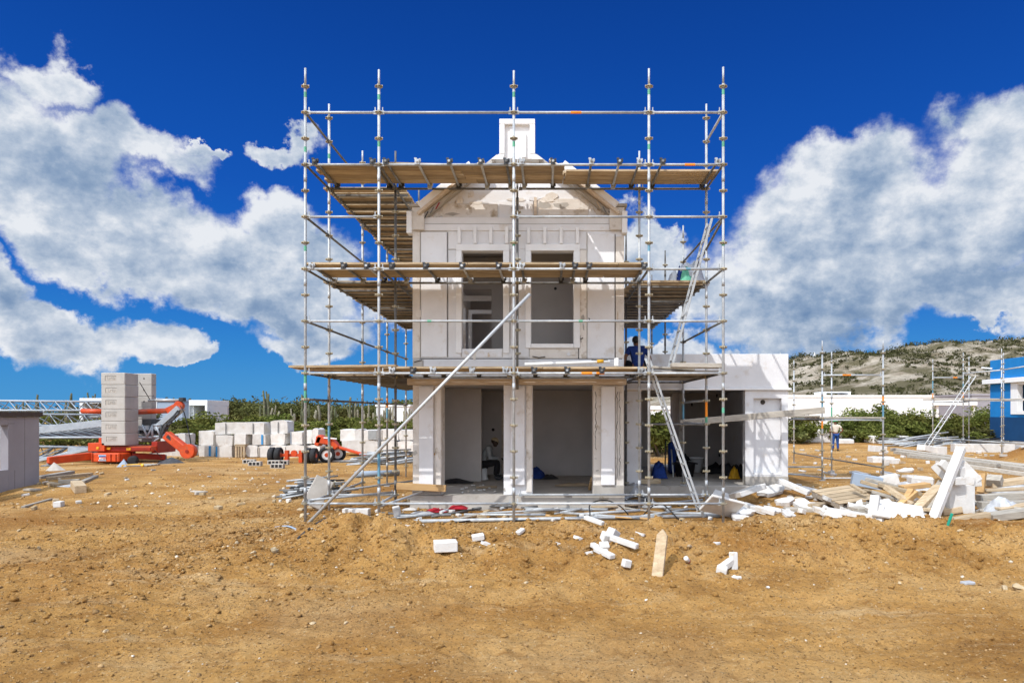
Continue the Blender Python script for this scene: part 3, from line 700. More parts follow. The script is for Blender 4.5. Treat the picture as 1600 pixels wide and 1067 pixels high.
for a, b in ((1, 2), (2, 3)):
    ledger(T2, (*tp[a], 1.88), (*tp[b], 1.88), 'galv_dark'); ledger(T2, (*tp[a], .42), (*tp[b], .42), 'galv_dark')
ledger(T2, (8.37, 20.8, 1.88), (8.37, 24.6, 1.88), 'galv_dark'); ledger(T2, (8.37, 24.6, 1.88), (10.24, 24.6, 1.88), 'galv_dark')
ledger(T2, (6.25, 18.9, .45), (8.37, 20.8, .12), 'galv', 'brace', ends=False); ledger(T2, (6.4, 20.9, .44), (8.37, 20.8, .44), 'galv', ends=False)
for k in range(5):
    o = MB().box((9.28+R.uniform(-.04, .04), 20.92+k*.25, 1.95), (1.95, .23, .045)).build('scaffold_board', M['board' if k else 'greytimber'], bevel=.004)
    tag(o, 'timber board of the low deck on the open scaffold right of the annex', 'board', 'boards of the small scaffold right of the annex')
o = MB().bar((3.24, 16.83, 1.85), (6.72, 16.55, 2.17), .05, .155).build('timber_plank', M['greytimber'], bevel=.006)
tag(o, 'long grey plank on edge running across the front of the flat annex', 'plank')
for k in range(4):
    o = MB().bar((6.6+k*.1, 21.3+k*.28, 1.98+.01*k), (8.36, 21.0+k*.28, 2.0), .23, .045).build('scaffold_board', M['greytimber'], bevel=.004)
    tag(o, 'grey board end reaching over the left post of the small scaffold', 'board', 'grey boards left of the small scaffold')
# ------------------------------------------------------------------ the unfinished gabled house with its flat annex
HS = thing('unfinished_house', 'white two storey gabled house under construction with empty windows and a flat roofed annex', 'house', (-.68, 18, 0))
YF = 14.58
fx = lambda px: XX(px, YF); fz = lambda py: ZZ(py, YF)
def rp(name, x0, y0, x1, y1, proud, m, back=0.0, parent=None, bevel=.006):
    """box on the facade given by its photo rectangle; proud = metres in front of the wall plane"""
    return MB().box2((fx(x0), YF-proud, fz(y1)), (fx(x1), YF+back, fz(y0))).build(name, M[m], parent or HS, bevel=bevel)
T = .20
# upper front wall round the two openings (butted boxes)
mb = MB()
for (x0, y0, x1, y1) in [(645, 340, 722, 600), (786, 340, 830, 600), (896, 340, 975, 600), (722, 340, 786, 393), (722, 545, 786, 600), (830, 340, 896, 393), (830, 537, 896, 600)]:
    mb.box2((fx(x0), YF, fz(y1)), (fx(x1), YF+T, fz(y0)))
fw = mb.build('front_wall', M['panel'], HS)
# gable
mb = MB(); mb.prism([(fx(645), fz(339.5)), (fx(975), fz(339.5)), (fx(836), fz(240)), (fx(782), fz(240))], YF+.13, YF+T+.13)
gb = mb.build('gable_wall', M['panel'], HS)
for (x0, y0, x1, y1, m) in [(690, 316, 777, 339, 'panel_dirty'), (779, 312, 833, 339, 'panel'), (840, 308, 920, 339, 'panel_dirty')]:
    MB().box2((fx(x0), YF+.105, fz(y1)), (fx(x1), YF+.128, fz(y0))).build('gable_panel', M[m], HS, bevel=.006)
MB().box2((fx(834), YF+.10, fz(339)), (fx(838.5), YF+.12, fz(306))).build('plaster_seam', M['trim_beige'], HS)
# smooth white infill panels and bands
rp('wall_panel', 658, 363, 698, 558, .022, 'panel'); rp('wall_panel', 918, 365, 960, 560, .022, 'panel')
rp('wall_panel', 700.5, 391, 720, 558, .014, 'panel'); rp('wall_panel', 798, 391, 826, 558, .014, 'panel'); rp('wall_panel', 905, 391, 916.5, 560, .014, 'panel_dirty')
rp('wall_panel', 722, 549, 784, 558, .014, 'panel'); rp('wall_panel', 828, 545, 903, 560, .014, 'panel_dirty')
rp('wall_panel', 700.5, 363, 719, 389.5, .012, 'panel'); rp('wall_panel', 796, 363, 826, 389.5, .012, 'panel'); rp('wall_panel', 902, 363, 916.5, 389.5, .012, 'panel')
rp('wall_band', 660, 351, 974, 361, .03, 'panel'); rp('wall_band', 662, 563, 974, 573, .03, 'panel'); 
rp('corner_strip', 645, 361, 656.5, 560, .03, 'panel_dirty'); rp('corner_strip', 962, 370, 975, 560, .03, 'panel_dirty')
rp('corner_block', 646, 562, 661, 574, .05, 'concrete')
for (x0, y0, x1, y1) in [(699, 363, 700.2, 558), (720.3, 391, 721.5, 558), (916.6, 363, 917.8, 560), (656.7, 363, 657.8, 558), (657, 361.3, 699, 362.4), (700.5, 389.7, 713, 390.8), (903, 389.7, 916, 390.8), (656, 559.5, 972, 561), (648, 349.6, 973, 350.8), (784.6, 546, 785.6, 558), (796.4, 393, 797.4, 545), (826.5, 391, 827.5, 558), (960.6, 366, 961.7, 560), (903.4, 390, 904.6, 560), (648, 573.4, 972, 574.6)]:
    MB().box2((fx(x0), YF-.0035, fz(y1)), (fx(x1), YF+.01, fz(y0))).build('panel_joint', M['stain' if (x0+y0) % 3 < 1 else 'concrete'], HS)
# eaves corner boxes
for (x0, x1, xb0, xb1) in [(645, 664, 637.5, 645.5), (952, 975, 971, 979)]:
    rp('eaves_block', x0, 326, x1, 361, .10, 'panel_dirty'); rp('eaves_bracket', xb0, 333, xb1, 367, .16, 'trim', .1)
rp('eaves_cap', 641, 322, 667, 325.5, .14, 'concrete', .25); rp('eaves_cap', 950, 321, 979, 325.5, .14, 'concrete', .25)
for k in range(34):
    t_ = R.random(); s_ = R.choice((0, 0, 1)); px_ = (672+t_*70 if s_ == 0 else 905+t_*55); py_ = (336-t_*44 if s_ == 0 else 308+t_*28)
    mb = MB(); V_, F_ = rock_proto(k, 1); r_ = R.uniform(.02, .075); mb.add([(fx(px_)+v[0]*r_*1.6, YF+.115+v[1]*.02, fz(py_+R.uniform(0, 9))+v[2]*r_) for v in V_], [tuple(f) for f in F_]); mb.build('mortar_lump', M['panel_dirty'], HS)
for k in range(22):                                       # uneven patches of plaster on the gable and the upper front
    if k < 12: px_, py_, yy = R.uniform(700, 915), R.uniform(300, 335), YF+.1035
    else: px_, py_, yy = R.choice([(R.uniform(905, 916), R.uniform(460, 550)), (R.uniform(830, 900), R.uniform(546, 558)), (R.uniform(646, 655), R.uniform(370, 550)), (R.uniform(963, 973), R.uniform(460, 550)), (R.uniform(720, 784), R.uniform(549, 558))])+(YF-.0315,)
    n_ = 9; rx_, rz_ = (R.uniform(.05, .22), R.uniform(.03, .10)) if k < 12 else (R.uniform(.02, .06), R.uniform(.03, .14)); P2 = [(fx(px_)+rx_*math.cos(6.283*i/n_)*R.uniform(.5, 1.2), fz(py_)+rz_*math.sin(6.283*i/n_)*R.uniform(.5, 1.2)) for i in range(n_)]
    mb = MB(); mb.prism(P2, yy-.003*(k % 4), yy+.012); mb.build('plaster_patch', M[R.choice(['panel', 'trim_beige', 'panel_dirty', 'concrete'])], HS)
for k in range(26):
    x_ = R.choice([(646, 689), (788, 831), (928, 974)]); px_ = R.uniform(*x_); py_ = R.uniform(700, 768); mb = MB(); mb.box((fx(px_), YF-.001, fz(py_)), (R.uniform(.02, .09), .004, R.uniform(.02, .10)), rotm(0, R.uniform(-1, 1), 0)); mb.build('mud_splash', M['clod'] if k % 2 else M['concrete'], HS)
# windows: frames, reveals, studs above
def win(x0, y0, x1, y1, sill):
    w = rp('window_frame', x0-9, y0-11, x1+10, y0-.5, .05, 'trim')
    rp('jamb', x0-9, y0-.4, x0-.4, y1+7, .05, 'trim', parent=w); rp('jamb', x1+.4, y0-.4, x1+10, y1+7, .05, 'trim', parent=w)
    if sill: rp('sill', x0-.2, y1+.4, x1+.2, y1+7, .07, 'trim', parent=w)
    for k in range(4):
        cx = x0-4+(x1-x0+10)*k/3.; rp('stud', cx-2.5, 356, cx+2.5, y0-11.3, .075, 'trim', parent=w)
win(722, 393, 786, 545, False); win(830, 393, 896, 537, True)
# rake: timber rafter below a white coping on each slope
for (a, b, sgn) in [((650, 342), (775, 241), 1), ((971, 341), (840, 240), -1)]:
    P0 = Vector((fx(a[0]), YF, fz(a[1]))); P1 = Vector((fx(b[0]), YF, fz(b[1]))); d = (P1-P0); nrm = Vector((-d.z, 0, d.x)).normalized()*sgn
    def rake(name, off, h, y0, y1, m, t0=0, t1=1):
        q0 = P0.lerp(P1, t0)+nrm*off; q1 = P0.lerp(P1, t1)+nrm*off; q0.y = q1.y = (y0+y1)/2
        MB().bar(q0, q1, abs(y1-y0), h).build(name, M[m], HS, bevel=.005)
    rake('coping', .12, .15, YF-.16, YF+.40, 'trim', .10, .74); rake('rafter', .008, .06, YF-.20, YF+.12, 'trim_beige', .04, .86); rake('rake_soffit', -.075, .08, YF-.06, YF+.126, 'concrete', .02)
    for k, (t, m_) in enumerate([(.10, 'black'), (.17, 'galv_dark'), (.24, 'redcloth' if sgn > 0 else 'timber'), (.62, 'galv_dark')]):
        q = P0.lerp(P1, t)+nrm*(-.10); q.y = YF-.075
        MB().box(q, (.018, .02, .16), rotm(0, .5*sgn, 0)).build('wall_tie', M[m_], HS)
# dutch gable top
rp('gable_top', 785, 196, 833, 250, .04, 'trim', .22)
rp('top_frame', 781, 190, 836, 198, .13, 'trim', .24); rp('top_frame', 781, 198.4, 789, 244, .13, 'trim', .24); rp('top_frame', 828, 198.4, 836, 244, .13, 'trim', .24)
rp('top_stud', 816, 210, 822, 249, .10, 'trim'); rp('top_stud', 797, 199, 803, 249, .06, 'trim')
for s, pts in ((1, [(781, 243.6), (789, 243.6), (786, 252), (768, 252)]), (-1, [(828, 243.6), (836, 243.6), (849, 252), (831, 252)])):
    mb = MB(); mb.prism([(fx(x), fz(y)) for x, y in reversed(pts)], YF-.12, YF+.22); mb.build('top_flare', M['trim'], HS)
# roof, side walls, floors
RZ = fz(232); YB = 24.0; EZ = fz(338)
for s, xe in ((1, -3.06), (-1, 1.70)):
    xr = fx(809); a = Vector((xe, (YF+.42+YB)/2, EZ)); b_ = Vector((xr, (YF+.42+YB)/2, RZ)); d = b_-a
    MB().box((a+b_)/2, (d.length, YB-YF-.42, .10), rotm(0, -math.atan2(d.z, d.x), 0)).build('roof', M['trim_beige'], HS)
wz0, wz1 = .334, EZ-.03
for nm, x0, x1 in (('side_wall', -2.985, -2.785), ('side_wall', 1.42, 1.62)):
    mb = MB()                                        # upper side walls, each with two unseen openings added to let light in
    for ya, yb, za, zb2 in [(YF+T+.004, 17.4, 2.958, wz1), (17.4, 19.2, 2.958, 3.6), (17.4, 19.2, 5.6, wz1), (19.2, 20.4, 2.958, wz1), (20.4, 22.4, 2.958, 3.6), (20.4, 22.4, 5.6, wz1), (22.4, YB, 2.958, wz1)]: mb.box2((x0, ya, za), (x1, yb, zb2))
    mb.build(nm, M['panel'], HS)
MB().box2((-2.985, 16.2, wz0), (-2.785, YB, 2.726)).build('side_wall', M['panel'], HS); MB().box2((1.42, YF+.46, wz0), (1.62, YB, 2.726)).build('side_wall', M['panel'], HS)
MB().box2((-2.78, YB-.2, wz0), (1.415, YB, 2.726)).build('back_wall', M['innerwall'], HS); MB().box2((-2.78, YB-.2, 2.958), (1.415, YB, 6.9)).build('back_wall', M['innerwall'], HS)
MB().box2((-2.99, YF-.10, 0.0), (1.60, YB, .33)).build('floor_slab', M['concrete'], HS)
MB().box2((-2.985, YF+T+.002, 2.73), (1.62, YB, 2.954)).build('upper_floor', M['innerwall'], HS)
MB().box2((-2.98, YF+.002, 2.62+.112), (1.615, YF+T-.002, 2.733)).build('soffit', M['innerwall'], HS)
# porch beam board
MB().box2((fx(638), YF-.14, fz(600)-.02), (fx(978), YF-.005, fz(592))).build('porch_beam', M['trim_beige'], HS, bevel=.008)
# columns: body, proud pilaster, base
def column(x0, x1, p0, p1, dirty):
    MB().box2((fx(x0), YF, .334), (fx(x1), YF+.45, 2.70)).build('column', M[dirty], HS, bevel=.006)
    c = MB().box2((fx(p0), YF-.10, fz(757)), (fx(p1), YF-.003, 2.66)).build('pilaster', M['panel'], HS, bevel=.006)
    MB().box2((fx(p1)+.03, YF-.03, .40), (fx(x1)-.012, YF-.003, 2.68)).build('pilaster_strip', M['panel_dirty'], HS, bevel=.004)
column(645, 690, 656, 678, 'panel_dirty'); column(787, 832, 798, 820, 'panel'); column(927, 975, 939, 960, 'panel_dirty')
MB().box2((fx(645), YF-.06, .334), (fx(690), YF-.005, fz(757)-.004)).build('column_base', M['concrete'], HS, bevel=.01)
MB().box2((fx(927), YF-.06, .334), (fx(975), YF-.005, fz(757)-.004)).build('column_base', M['concrete'], HS, bevel=.01)
# crooked black tar streaks on the right column
def streak(pts, w, y):
    mb = MB(); 
    for a, b_ in zip(pts[:-1], pts[1:]):
        mb.bar((fx(a[0]), y, fz(a[1])), (fx(b_[0]), y, fz(b_[1])), .006, w)
    mb.build('tar_streak', M['stain'], HS)
for x_, sd in ((931, 1), (964, 2), (968, 3)):
    rr = random.Random(sd); pts = []; y_ = 612
    while y_ < (705 if sd == 1 else 750): pts.append((x_+rr.uniform(-1.3, 1.3), y_)); y_ += rr.uniform(3, 8)
    streak(pts, .011, YF-.034 if sd > 1 else YF-.003)
for pts in ([(906, 505), (905, 520), (908, 535)], [(911, 506), (912, 516)], [(907, 530), (911, 528)], [(832, 557), (842, 559), (852, 557.5)], [(648, 566), (660, 563)], [(920, 497), (922, 503)]):
    streak(pts, .02, YF-.056 if pts[0][0] < 700 else YF-.03)
# rooms behind the porch
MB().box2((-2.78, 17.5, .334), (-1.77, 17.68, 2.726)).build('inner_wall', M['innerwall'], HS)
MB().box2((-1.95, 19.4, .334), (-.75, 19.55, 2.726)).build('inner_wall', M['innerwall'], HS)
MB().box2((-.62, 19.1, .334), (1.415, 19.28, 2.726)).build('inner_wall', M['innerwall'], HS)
MB().box2((-1.38, 19.36, .38), (-.98, 19.397, 2.40)).build('inner_door', M['trim_beige'], HS)
MB().lathe((-1.62, 19.39, 1.62), [(.045, 0), (.045, .02)], 12, rotm(D2R(90), 0, 0)).build('socket_hole', M['black'], HS)
# upstairs partition with doorway, and its frames
zf = 2.96
mb = MB(); Yp = 17.0; qx = lambda px: XX(px, Yp); qz = lambda py: ZZ(py, Yp)
mb.box2((-2.78, Yp, zf), (qx(722), Yp+.15, 6.0)).box2((qx(768), Yp, zf), (qx(806), Yp+.15, 6.0)).box2((qx(722), Yp, qz(452)), (qx(768), Yp+.15, 6.0))
mb.build('upper_partition', M['innerwall'], HS)
MB().box2((qx(808), 16.4, zf), (1.415, 16.55, 6.0)).build('upper_partition', M['innerwall'], HS)
Yq = 19.5; qx = lambda px: XX(px, Yq); qz = lambda py: ZZ(py, Yq)
mb = MB(); mb.box2((qx(715), Yq, qz(470)), (qx(790), Yq+.1, qz(462))).box2((qx(732), Yq, zf), (qx(737), Yq+.1, qz(490))).box2((qx(732), Yq+.02, qz(490)), (qx(775), Yq+.12, qz(484)))
mb.build('door_lining', M['trim'], HS)
MB().box2((-2.78, YF+T, 6.02), (1.415, YB-.2, 6.10)).build('upper_ceiling', M['innerwall'], HS)
MB().lathe((fx(868)*1.10, 16.398, ZZ(451, 16.4)), [(.035, 0), (.035, .02)], 10, rotm(D2R(90), 0, 0)).build('socket_hole', M['black'], HS)
# ---- annex
YA = 17.02; ax = lambda px: XX(px, YA); az_ = lambda py: ZZ(py, YA); XR = ax(1232); XL = 1.625
ZT = az_(553); ZB = az_(606)
MB().box2((XL, YA, ZB), (XR, YA+.2, ZT)).build('annex_parapet', M['panel'], HS, bevel=.006)
MB().box2((XL, YA-.05, ZB-.055), (XR+.07, YA+.25, ZB-.004)).build('annex_beam', M['trim'], HS, bevel=.006)
MB().box2((XL, YA+.254, ZB+.03), (XR-.22, YB, ZB+.25)).build('annex_roof', M['innerwall'], HS)
MB().box2((XR-.21, YA+.254, .2), (XR, YB, ZT-.005)).build('annex_side_wall', M['panel'], HS)
zb_ = az_(744)
pil = [(1165, 1178, 606, 744), (1222, 1232, 606, 744), (1178, 1222, 606, 622), (1178, 1222, 740, 744)]
mb = MB()
for (x0, x1, y0, y1) in pil:
    mb.box2((ax(x0), YA+.03, az_(y1)), (ax(x1), YA+.25, min(az_(y0), ZB-.06)))
mb.build('annex_pier', M['panel'], HS); MB().box2((ax(1178), YA+.17, az_(740)), (ax(1222), YA+.25, az_(622))).build('annex_panel', M['panel'], HS)
MB().box2((ax(1179), YA+.02, az_(742)), (ax(1222), YA+.165, az_(738.5))).build('panel_ledge', M['trim'], HS)
MB().box2((ax(1165), YA+.0, .29), (XR, YA+.26, zb_-.004)).build('annex_base', M['concrete'], HS, bevel=.008)
MB().lathe((ax(1195), YA+.165, az_(628)), [(.06, 0), (.06, .012), (.04, .02)], 14, rotm(D2R(90), 0, 0)).build('wall_hole', M['stain'], HS)
MB().box2((XL+.3, YA+.02, .31), (ax(1002), YA+.22, ZB-.06)).build('annex_pier', M['panel'], HS, bevel=.005)
MB().box2((XL+.29, YA+.0, az_(611)), (ax(1003.5), YA+.018, az_(607))).build('pier_batten', M['trim_beige'], HS)
MB().box2((XL, YA-.16, -.03), (XR+.02, YB, .285)).build('annex_slab', M['concrete'], HS, bevel=.01)
Yb = 22.8; bx = lambda px: XX(px, Yb); bz = lambda py: ZZ(py, Yb)
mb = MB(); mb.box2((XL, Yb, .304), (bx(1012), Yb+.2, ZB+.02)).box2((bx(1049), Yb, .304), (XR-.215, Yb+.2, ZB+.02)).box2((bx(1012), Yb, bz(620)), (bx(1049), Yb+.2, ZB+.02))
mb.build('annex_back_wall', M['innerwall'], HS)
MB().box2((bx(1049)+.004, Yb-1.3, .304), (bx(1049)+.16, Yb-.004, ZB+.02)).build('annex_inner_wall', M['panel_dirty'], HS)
for (px, py) in ((1120, 618), (1152, 675), (1124, 711), (1081, 632)):
    MB().box((XX(px, Yb), Yb-.005, ZZ(py, Yb)), (.05, .02, .10), rotm(0, R.uniform(-.5, .5), 0)).build('wall_slot', M['black'], HS)
# ------------------------------------------------------------------ left: grey panel building, folded tower crane, ballast, axles
LB = thing('panel_building', 'lilac grey panel wall building cut by the left edge of the photo', 'building', (-15, 18, 0))
def lbx(n, a, b, m): return MB().box2(a, b).build(n, M[m], LB, bevel=.006)
Xw = -15.0; Y0w, Y1w = 15.2, 19.9
lbx('side_wall', (Xw-.22, 18.76, -.35), (Xw, Y1w, 1.985), 'lilac'); lbx('side_wall', (Xw-.22, Y0w, -.35), (Xw, 17.2, 1.985), 'lilac')
lbx('side_wall', (Xw-.22, 17.204, -.35), (Xw, 18.756, .53), 'lilac'); lbx('side_wall', (Xw-.22, 17.204, 1.76), (Xw, 18.756, 1.985), 'lilac')
lbx('panel_joint', (Xw-.01, 19.34, -.3), (Xw+.004, 19.352, 1.98), 'rooffelt'); lbx('panel_joint', (Xw-.01, 18.98, -.3), (Xw+.004, 18.99, .50), 'rooffelt'); lbx('panel_joint', (Xw-.01, 18.76, 1.80), (Xw+.004, 18.99, 1.808), 'rooffelt')
lbx('back_wall', (-16.0, Y1w-.2, -.35), (Xw-.224, Y1w-.002, 1.98), 'lilac'); lbx('back_wall', (-21, Y1w-.2, -.35), (-20, Y1w-.002, 1.98), 'lilac')
lbx('front_wall', (-21, Y0w, -.35), (Xw-.224, Y0w+.2, 1.98), 'lilac')
lbx('roof_edge', (Xw-.35, Y0w-.1, 1.99), (Xw+.05, Y1w+.08, 2.135), 'rooffelt')
lbx('roof_edge', (-21, Y1w-.3, 1.99), (Xw-.354, Y1w+.08, 2.135), 'rooffelt')

CR = thing('folded_crane', 'orange and grey self erecting tower crane folded flat on its outriggers', 'crane', (-18.3, 29, 0))
YC = 28.9
def w(px, py, Y=YC): return W(px, py, Y)
def cbar(n, a, b, wd, hg, m, Ya=YC, Yb_=None): return MB().bar(w(*a, Ya), w(*b, Yb_ or Ya), wd, hg).build(n, M[m], CR, bevel=.008)
def ctube(n, a, b, r, m, Ya=YC, Yb_=None): return MB().tube([w(*a, Ya), w(*b, Yb_ or Ya)], r, 8).build(n, M[m], CR)
def truss(name, a0, a1, b0, b1, n, Ya, dY, m='cranegrey', rc=.055, rl=.026, flip=0):
    """lattice boom: upper chord a0-a1, two lower chords b0-b1 (photo points at depth Ya and Ya+dY), zigzag lacing in its faces"""
    A0, A1 = w(*a0, Ya+dY/2), w(*a1, Ya+dY/2); B0, B1 = w(*b0, Ya), w(*b1, Ya); C0, C1 = B0+Vector((0, dY, 0)), B1+Vector((0, dY, 0))
    mb = MB(); mb.tube([A0, A1], rc, 8); mb.build(name+'_chord', M[m], CR)
    for p, q in ((B0, B1), (C0, C1)): MB().tube([p, q], rc*.85, 8).build(name+'_chord', M[m], CR)
    for P0, P1 in ((B0, B1), (C0, C1)):
        pts = []
        for k in range(2*n+1):
            t = k/(2*n); pts.append(A0.lerp(A1, t) if (k+flip) % 2 else P0.lerp(P1, t))
        mb = MB(); mb.tube(pts, rl, 6); mb.build(name+'_lacing', M[m], CR)
truss('jib', (-260, 624), (217, 628), (-260, 641), (217, 641), 20, 29.6, .8, rc=.05)
truss('jib', (-200, 645), (170, 648), (-200, 664), (170, 665), 14, 30.4, .7, rc=.05, rl=.03)
truss('mast', (-120, 689), (165, 660), (-120, 684), (258, 683), 18, 29.0, 1.0, rc=.06, rl=.04, flip=1)
cbar('mast_plate', (40, 674), (160, 661), .10, .30, 'cranegrey', 28.9)
cbar('mast_plate', (-120, 676), (40, 669.5), .10, .12, 'cranegrey', 28.95)
truss('lower_mast', (-120, 694), (140, 699), (-120, 719), (95, 714), 12, 28.6, 1.0, rc=.055, rl=.035)
cbar('strut', (60, 719), (146, 700), .14, .12, 'cranegrey', 28.5); cbar('mast_plate', (106, 704), (140, 706), .05, .33, 'cranegrey', 28.55)
cbar('jib_stay', (60+6, 645), (70, 641), .05, .05, 'cranegrey', 29.5)
# slewing platform, undercarriage, outriggers
def cbox(n, x0, y0, x1, y1, Ya, dY, m, bev=.012):
    a = w(x0, y1, Ya); b_ = w(x1, y0, Ya); return MB().box2(a, (b_.x, Ya+dY, b_.z)).build(n, M[m], CR, bevel=bev)
cbox('slewing_platform', 137, 692, 163, 705, 28.0, 1.6, 'orange'); cbox('slewing_platform', 163.5, 697.5, 236, 705.5, 28.2, 1.7, 'orange'); cbox('platform_plate', 164, 699, 235, 704, 28.15, .04, 'red_dark')
cbox('counter_frame', 236.5, 690, 246, 708, 28.6, 1.4, 'red_dark'); cbox('winch_post', 154, 684, 158.5, 692, 28.4, .6, 'orange')
MB().lathe(w(172, 709.5, 29.2), [(.75, -.12), (.75, .12), (.62, .16)], 20).build('slewing_ring', M['dark'], CR)
cbox('undercarriage', 144, 708, 186, 721.5, 27.6, 1.0, 'orange', .03)
cbox('undercarriage', 186.5, 709, 191, 720, 27.75, .6, 'orange'); cbox('undercarriage', 192, 706, 201, 716, 28.6, .5, 'dark')
cbox('rib', 142.5, 707.5, 144, 722, 27.55, 1.1, 'orange'); cbox('rib', 172, 709, 173, 721, 27.56, .04, 'red_dark'); cbox('rib', 180, 709, 180.8, 721, 27.56, .04, 'orange')
MB().bar(w(76, 719.5, 26.6), w(143, 712, 27.9), .26, .30).build('outrigger', M['orange'], CR, bevel=.02)
cbox('outrigger_foot', 72, 713.5, 78, 724, 26.5, .3, 'orange', .03)
MB().bar(w(205, 712, 28.4), w(258, 714, 29.2), .26, .24).build('outrigger', M['red_dark'], CR, bevel=.02)
MB().bar(w(190, 711, 29.5), w(236, 714, 32.0), .26, .26).build('outrigger', M['red_dark'], CR, bevel=.02); MB().bar(w(150, 711, 29.5), w(120, 709, 32.0), .26, .26).build('outrigger', M['red_dark'], CR, bevel=.02)
for (px, py, Y) in ((258, 718, 29.2), (236, 719, 32), (120, 716, 32), (76, 726, 26.65)):
    p = w(px, py, Y); MB().lathe((p.x, p.y, gz(p.x, p.y)), [(.26, 0), (.26, .04), (.07, .08), (.06, max(.2, p.z+.2))], 12).build('jack', M['galv_dark'], CR)
MB().lathe(w(208, 719, 27.9), [(.10, -.1), (.19, -.1), (.19, .1), (.10, .1)], 16, rotm(D2R(90), 0, .2)).build('wheel', M['rubber'], CR)
# enamel plate with lettering
pl = cbox('maker_plate', 154, 710.5, 165.5, 720, 27.585, .012, 'housewhite', 0)
cbox('plate_band', 154.6, 711, 165, 714.5, 27.58, .004, 'bluestrap', 0).parent = pl; cbox('plate_band', 154.6, 717, 165, 719.6, 27.58, .004, 'housegrey', 0).parent = pl
def text(s, c, h, m, parent=None, name='lettering', ext=.004, Rm=None):
    cu = bpy.data.curves.new(name, 'FONT'); cu.body = s; cu.size = h/.72; cu.align_x = 'CENTER'; cu.align_y = 'CENTER'; cu.extrude = ext
    t = bpy.data.objects.new(name, cu); COL.objects.link(t)
    me = bpy.data.meshes.new_from_object(t.evaluated_get(bpy.context.evaluated_depsgraph_get())); bpy.data.objects.remove(t)
    Q = (Rm or Matrix.Identity(3)).to_4x4() @ rotm(D2R(90), 0, 0).to_4x4(); me.transform(Q)
    off = Vector(c)
    if parent is not None:
        r = parent
        while r.parent: r = r.parent
        off = off-Vector(r.location)
    me.transform(Matrix.Translation(off)); me.materials.clear(); me.materials.append(m)
    o = bpy.data.objects.new(name, me); COL.objects.link(o)
    if parent is not None: o.parent = parent
    return o
text('LMB', w(159.8, 715.6, 27.578), .13, M['orange'], pl)
# mast foot, A-frame and orange tips on the right
cbar('head_frame', (246, 670), (283, 637), .5, .22, 'cranegrey', 29.2); cbar('head_frame', (249, 679), (280, 641), .1, .1, 'dark', 29.0); cbar('head_frame', (252, 684), (262, 662), .3, .1, 'dark', 29.0)
for (a, b_) in [((252, 676), (262, 668)), ((258, 668), (268, 660)), ((264, 661), (274, 652)), ((270, 654), (280, 645)), ((238, 664), (252, 664)), ((238, 664), (238, 682)), ((238, 682), (252, 682)), ((252, 664), (252, 684)), ((222, 664), (230, 682)), ((230, 682), (238, 666)), ((244, 666), (250, 680)), ((240, 690), (262, 676))]:
    ctube('brace', a, b_, .045, 'dark' if a[0] > 251 else 'cranegrey', 28.95)
cbox('motor', 222, 655, 236, 664, 29.0, .8, 'dark'); cbox('motor', 216, 665, 232, 672, 29.0, .8, 'cranegrey'); cbox('gearbox', 218, 672, 250, 678, 29.1, .6, 'dark')
ctube('jib_tip', (128, 642), (160, 643), .11, 'orange', 29.3); ctube('jib_tip', (217, 643.5), (262, 641.5), .11, 'orange', 29.3)
cbar('jib_tip', (262, 642), (281, 633), .22, .26, 'orange', 29.3); MB().lathe(w(280, 634, 29.2), [(.2, -.1), (.2, .1)], 14, rotm(D2R(90), 0, 0)).build('sheave', M['orange'], CR)
ctube('stay_rod', (232, 625.5), (281, 625), .055, 'alu', 29.2); cbox('hook_block', 279, 621, 286, 627, 29.1, .25, 'dark')
arm = MB().bar(w(260, 679, 28.7), w(292, 704, 28.5), .30, .36).build('orange_arm', M['orange'], CR, bevel=.03)
MB().lathe(w(292, 705, 28.35), [(.30, -.02), (.30, .30)], 18, rotm(D2R(-90), 0, 0)).build('arm_drum', M['orange'], CR)
MB().lathe(w(292, 705, 28.32), [(.07, -.02), (.07, .06)], 10, rotm(D2R(-90), 0, 0)).build('drum_pin', M['red_dark'], CR)
for (px, py, l) in ((266, 685, .35), (276, 693, .22), (281, 697, .16)): MB().box(w(px, py, 28.50), (l, .03, .13), rotm(0, .66, 0)).build('arm_slot', M['dark'], CR)
pts = [w(282, 634, 28.9), w(288, 645, 28.9), w(293, 665, 28.8), w(297, 685, 28.8), w(300, 704, 28.7), w(297, 712, 28.7)]
MB().tube(pts, .022, 6).build('cable', M['black'], CR)
MB().tube([w(218, 597, 28.4), w(234, 624, 28.9)], .016, 6).build('cable', M['black'], CR); MB().tube([w(241, 703, 28.4), w(253, 715, 28.4)], .016, 6).build('cable', M['black'], CR)
cbox('stripe_plate', 197, 699.5, 204, 703.5, 28.13, .02, 'yellow'); cbox('lamp', 150, 698, 154, 702, 27.97, .05, 'yellow'); cbox('lamp', 166, 698.5, 172, 702.5, 28.1, .05, 'yellow')
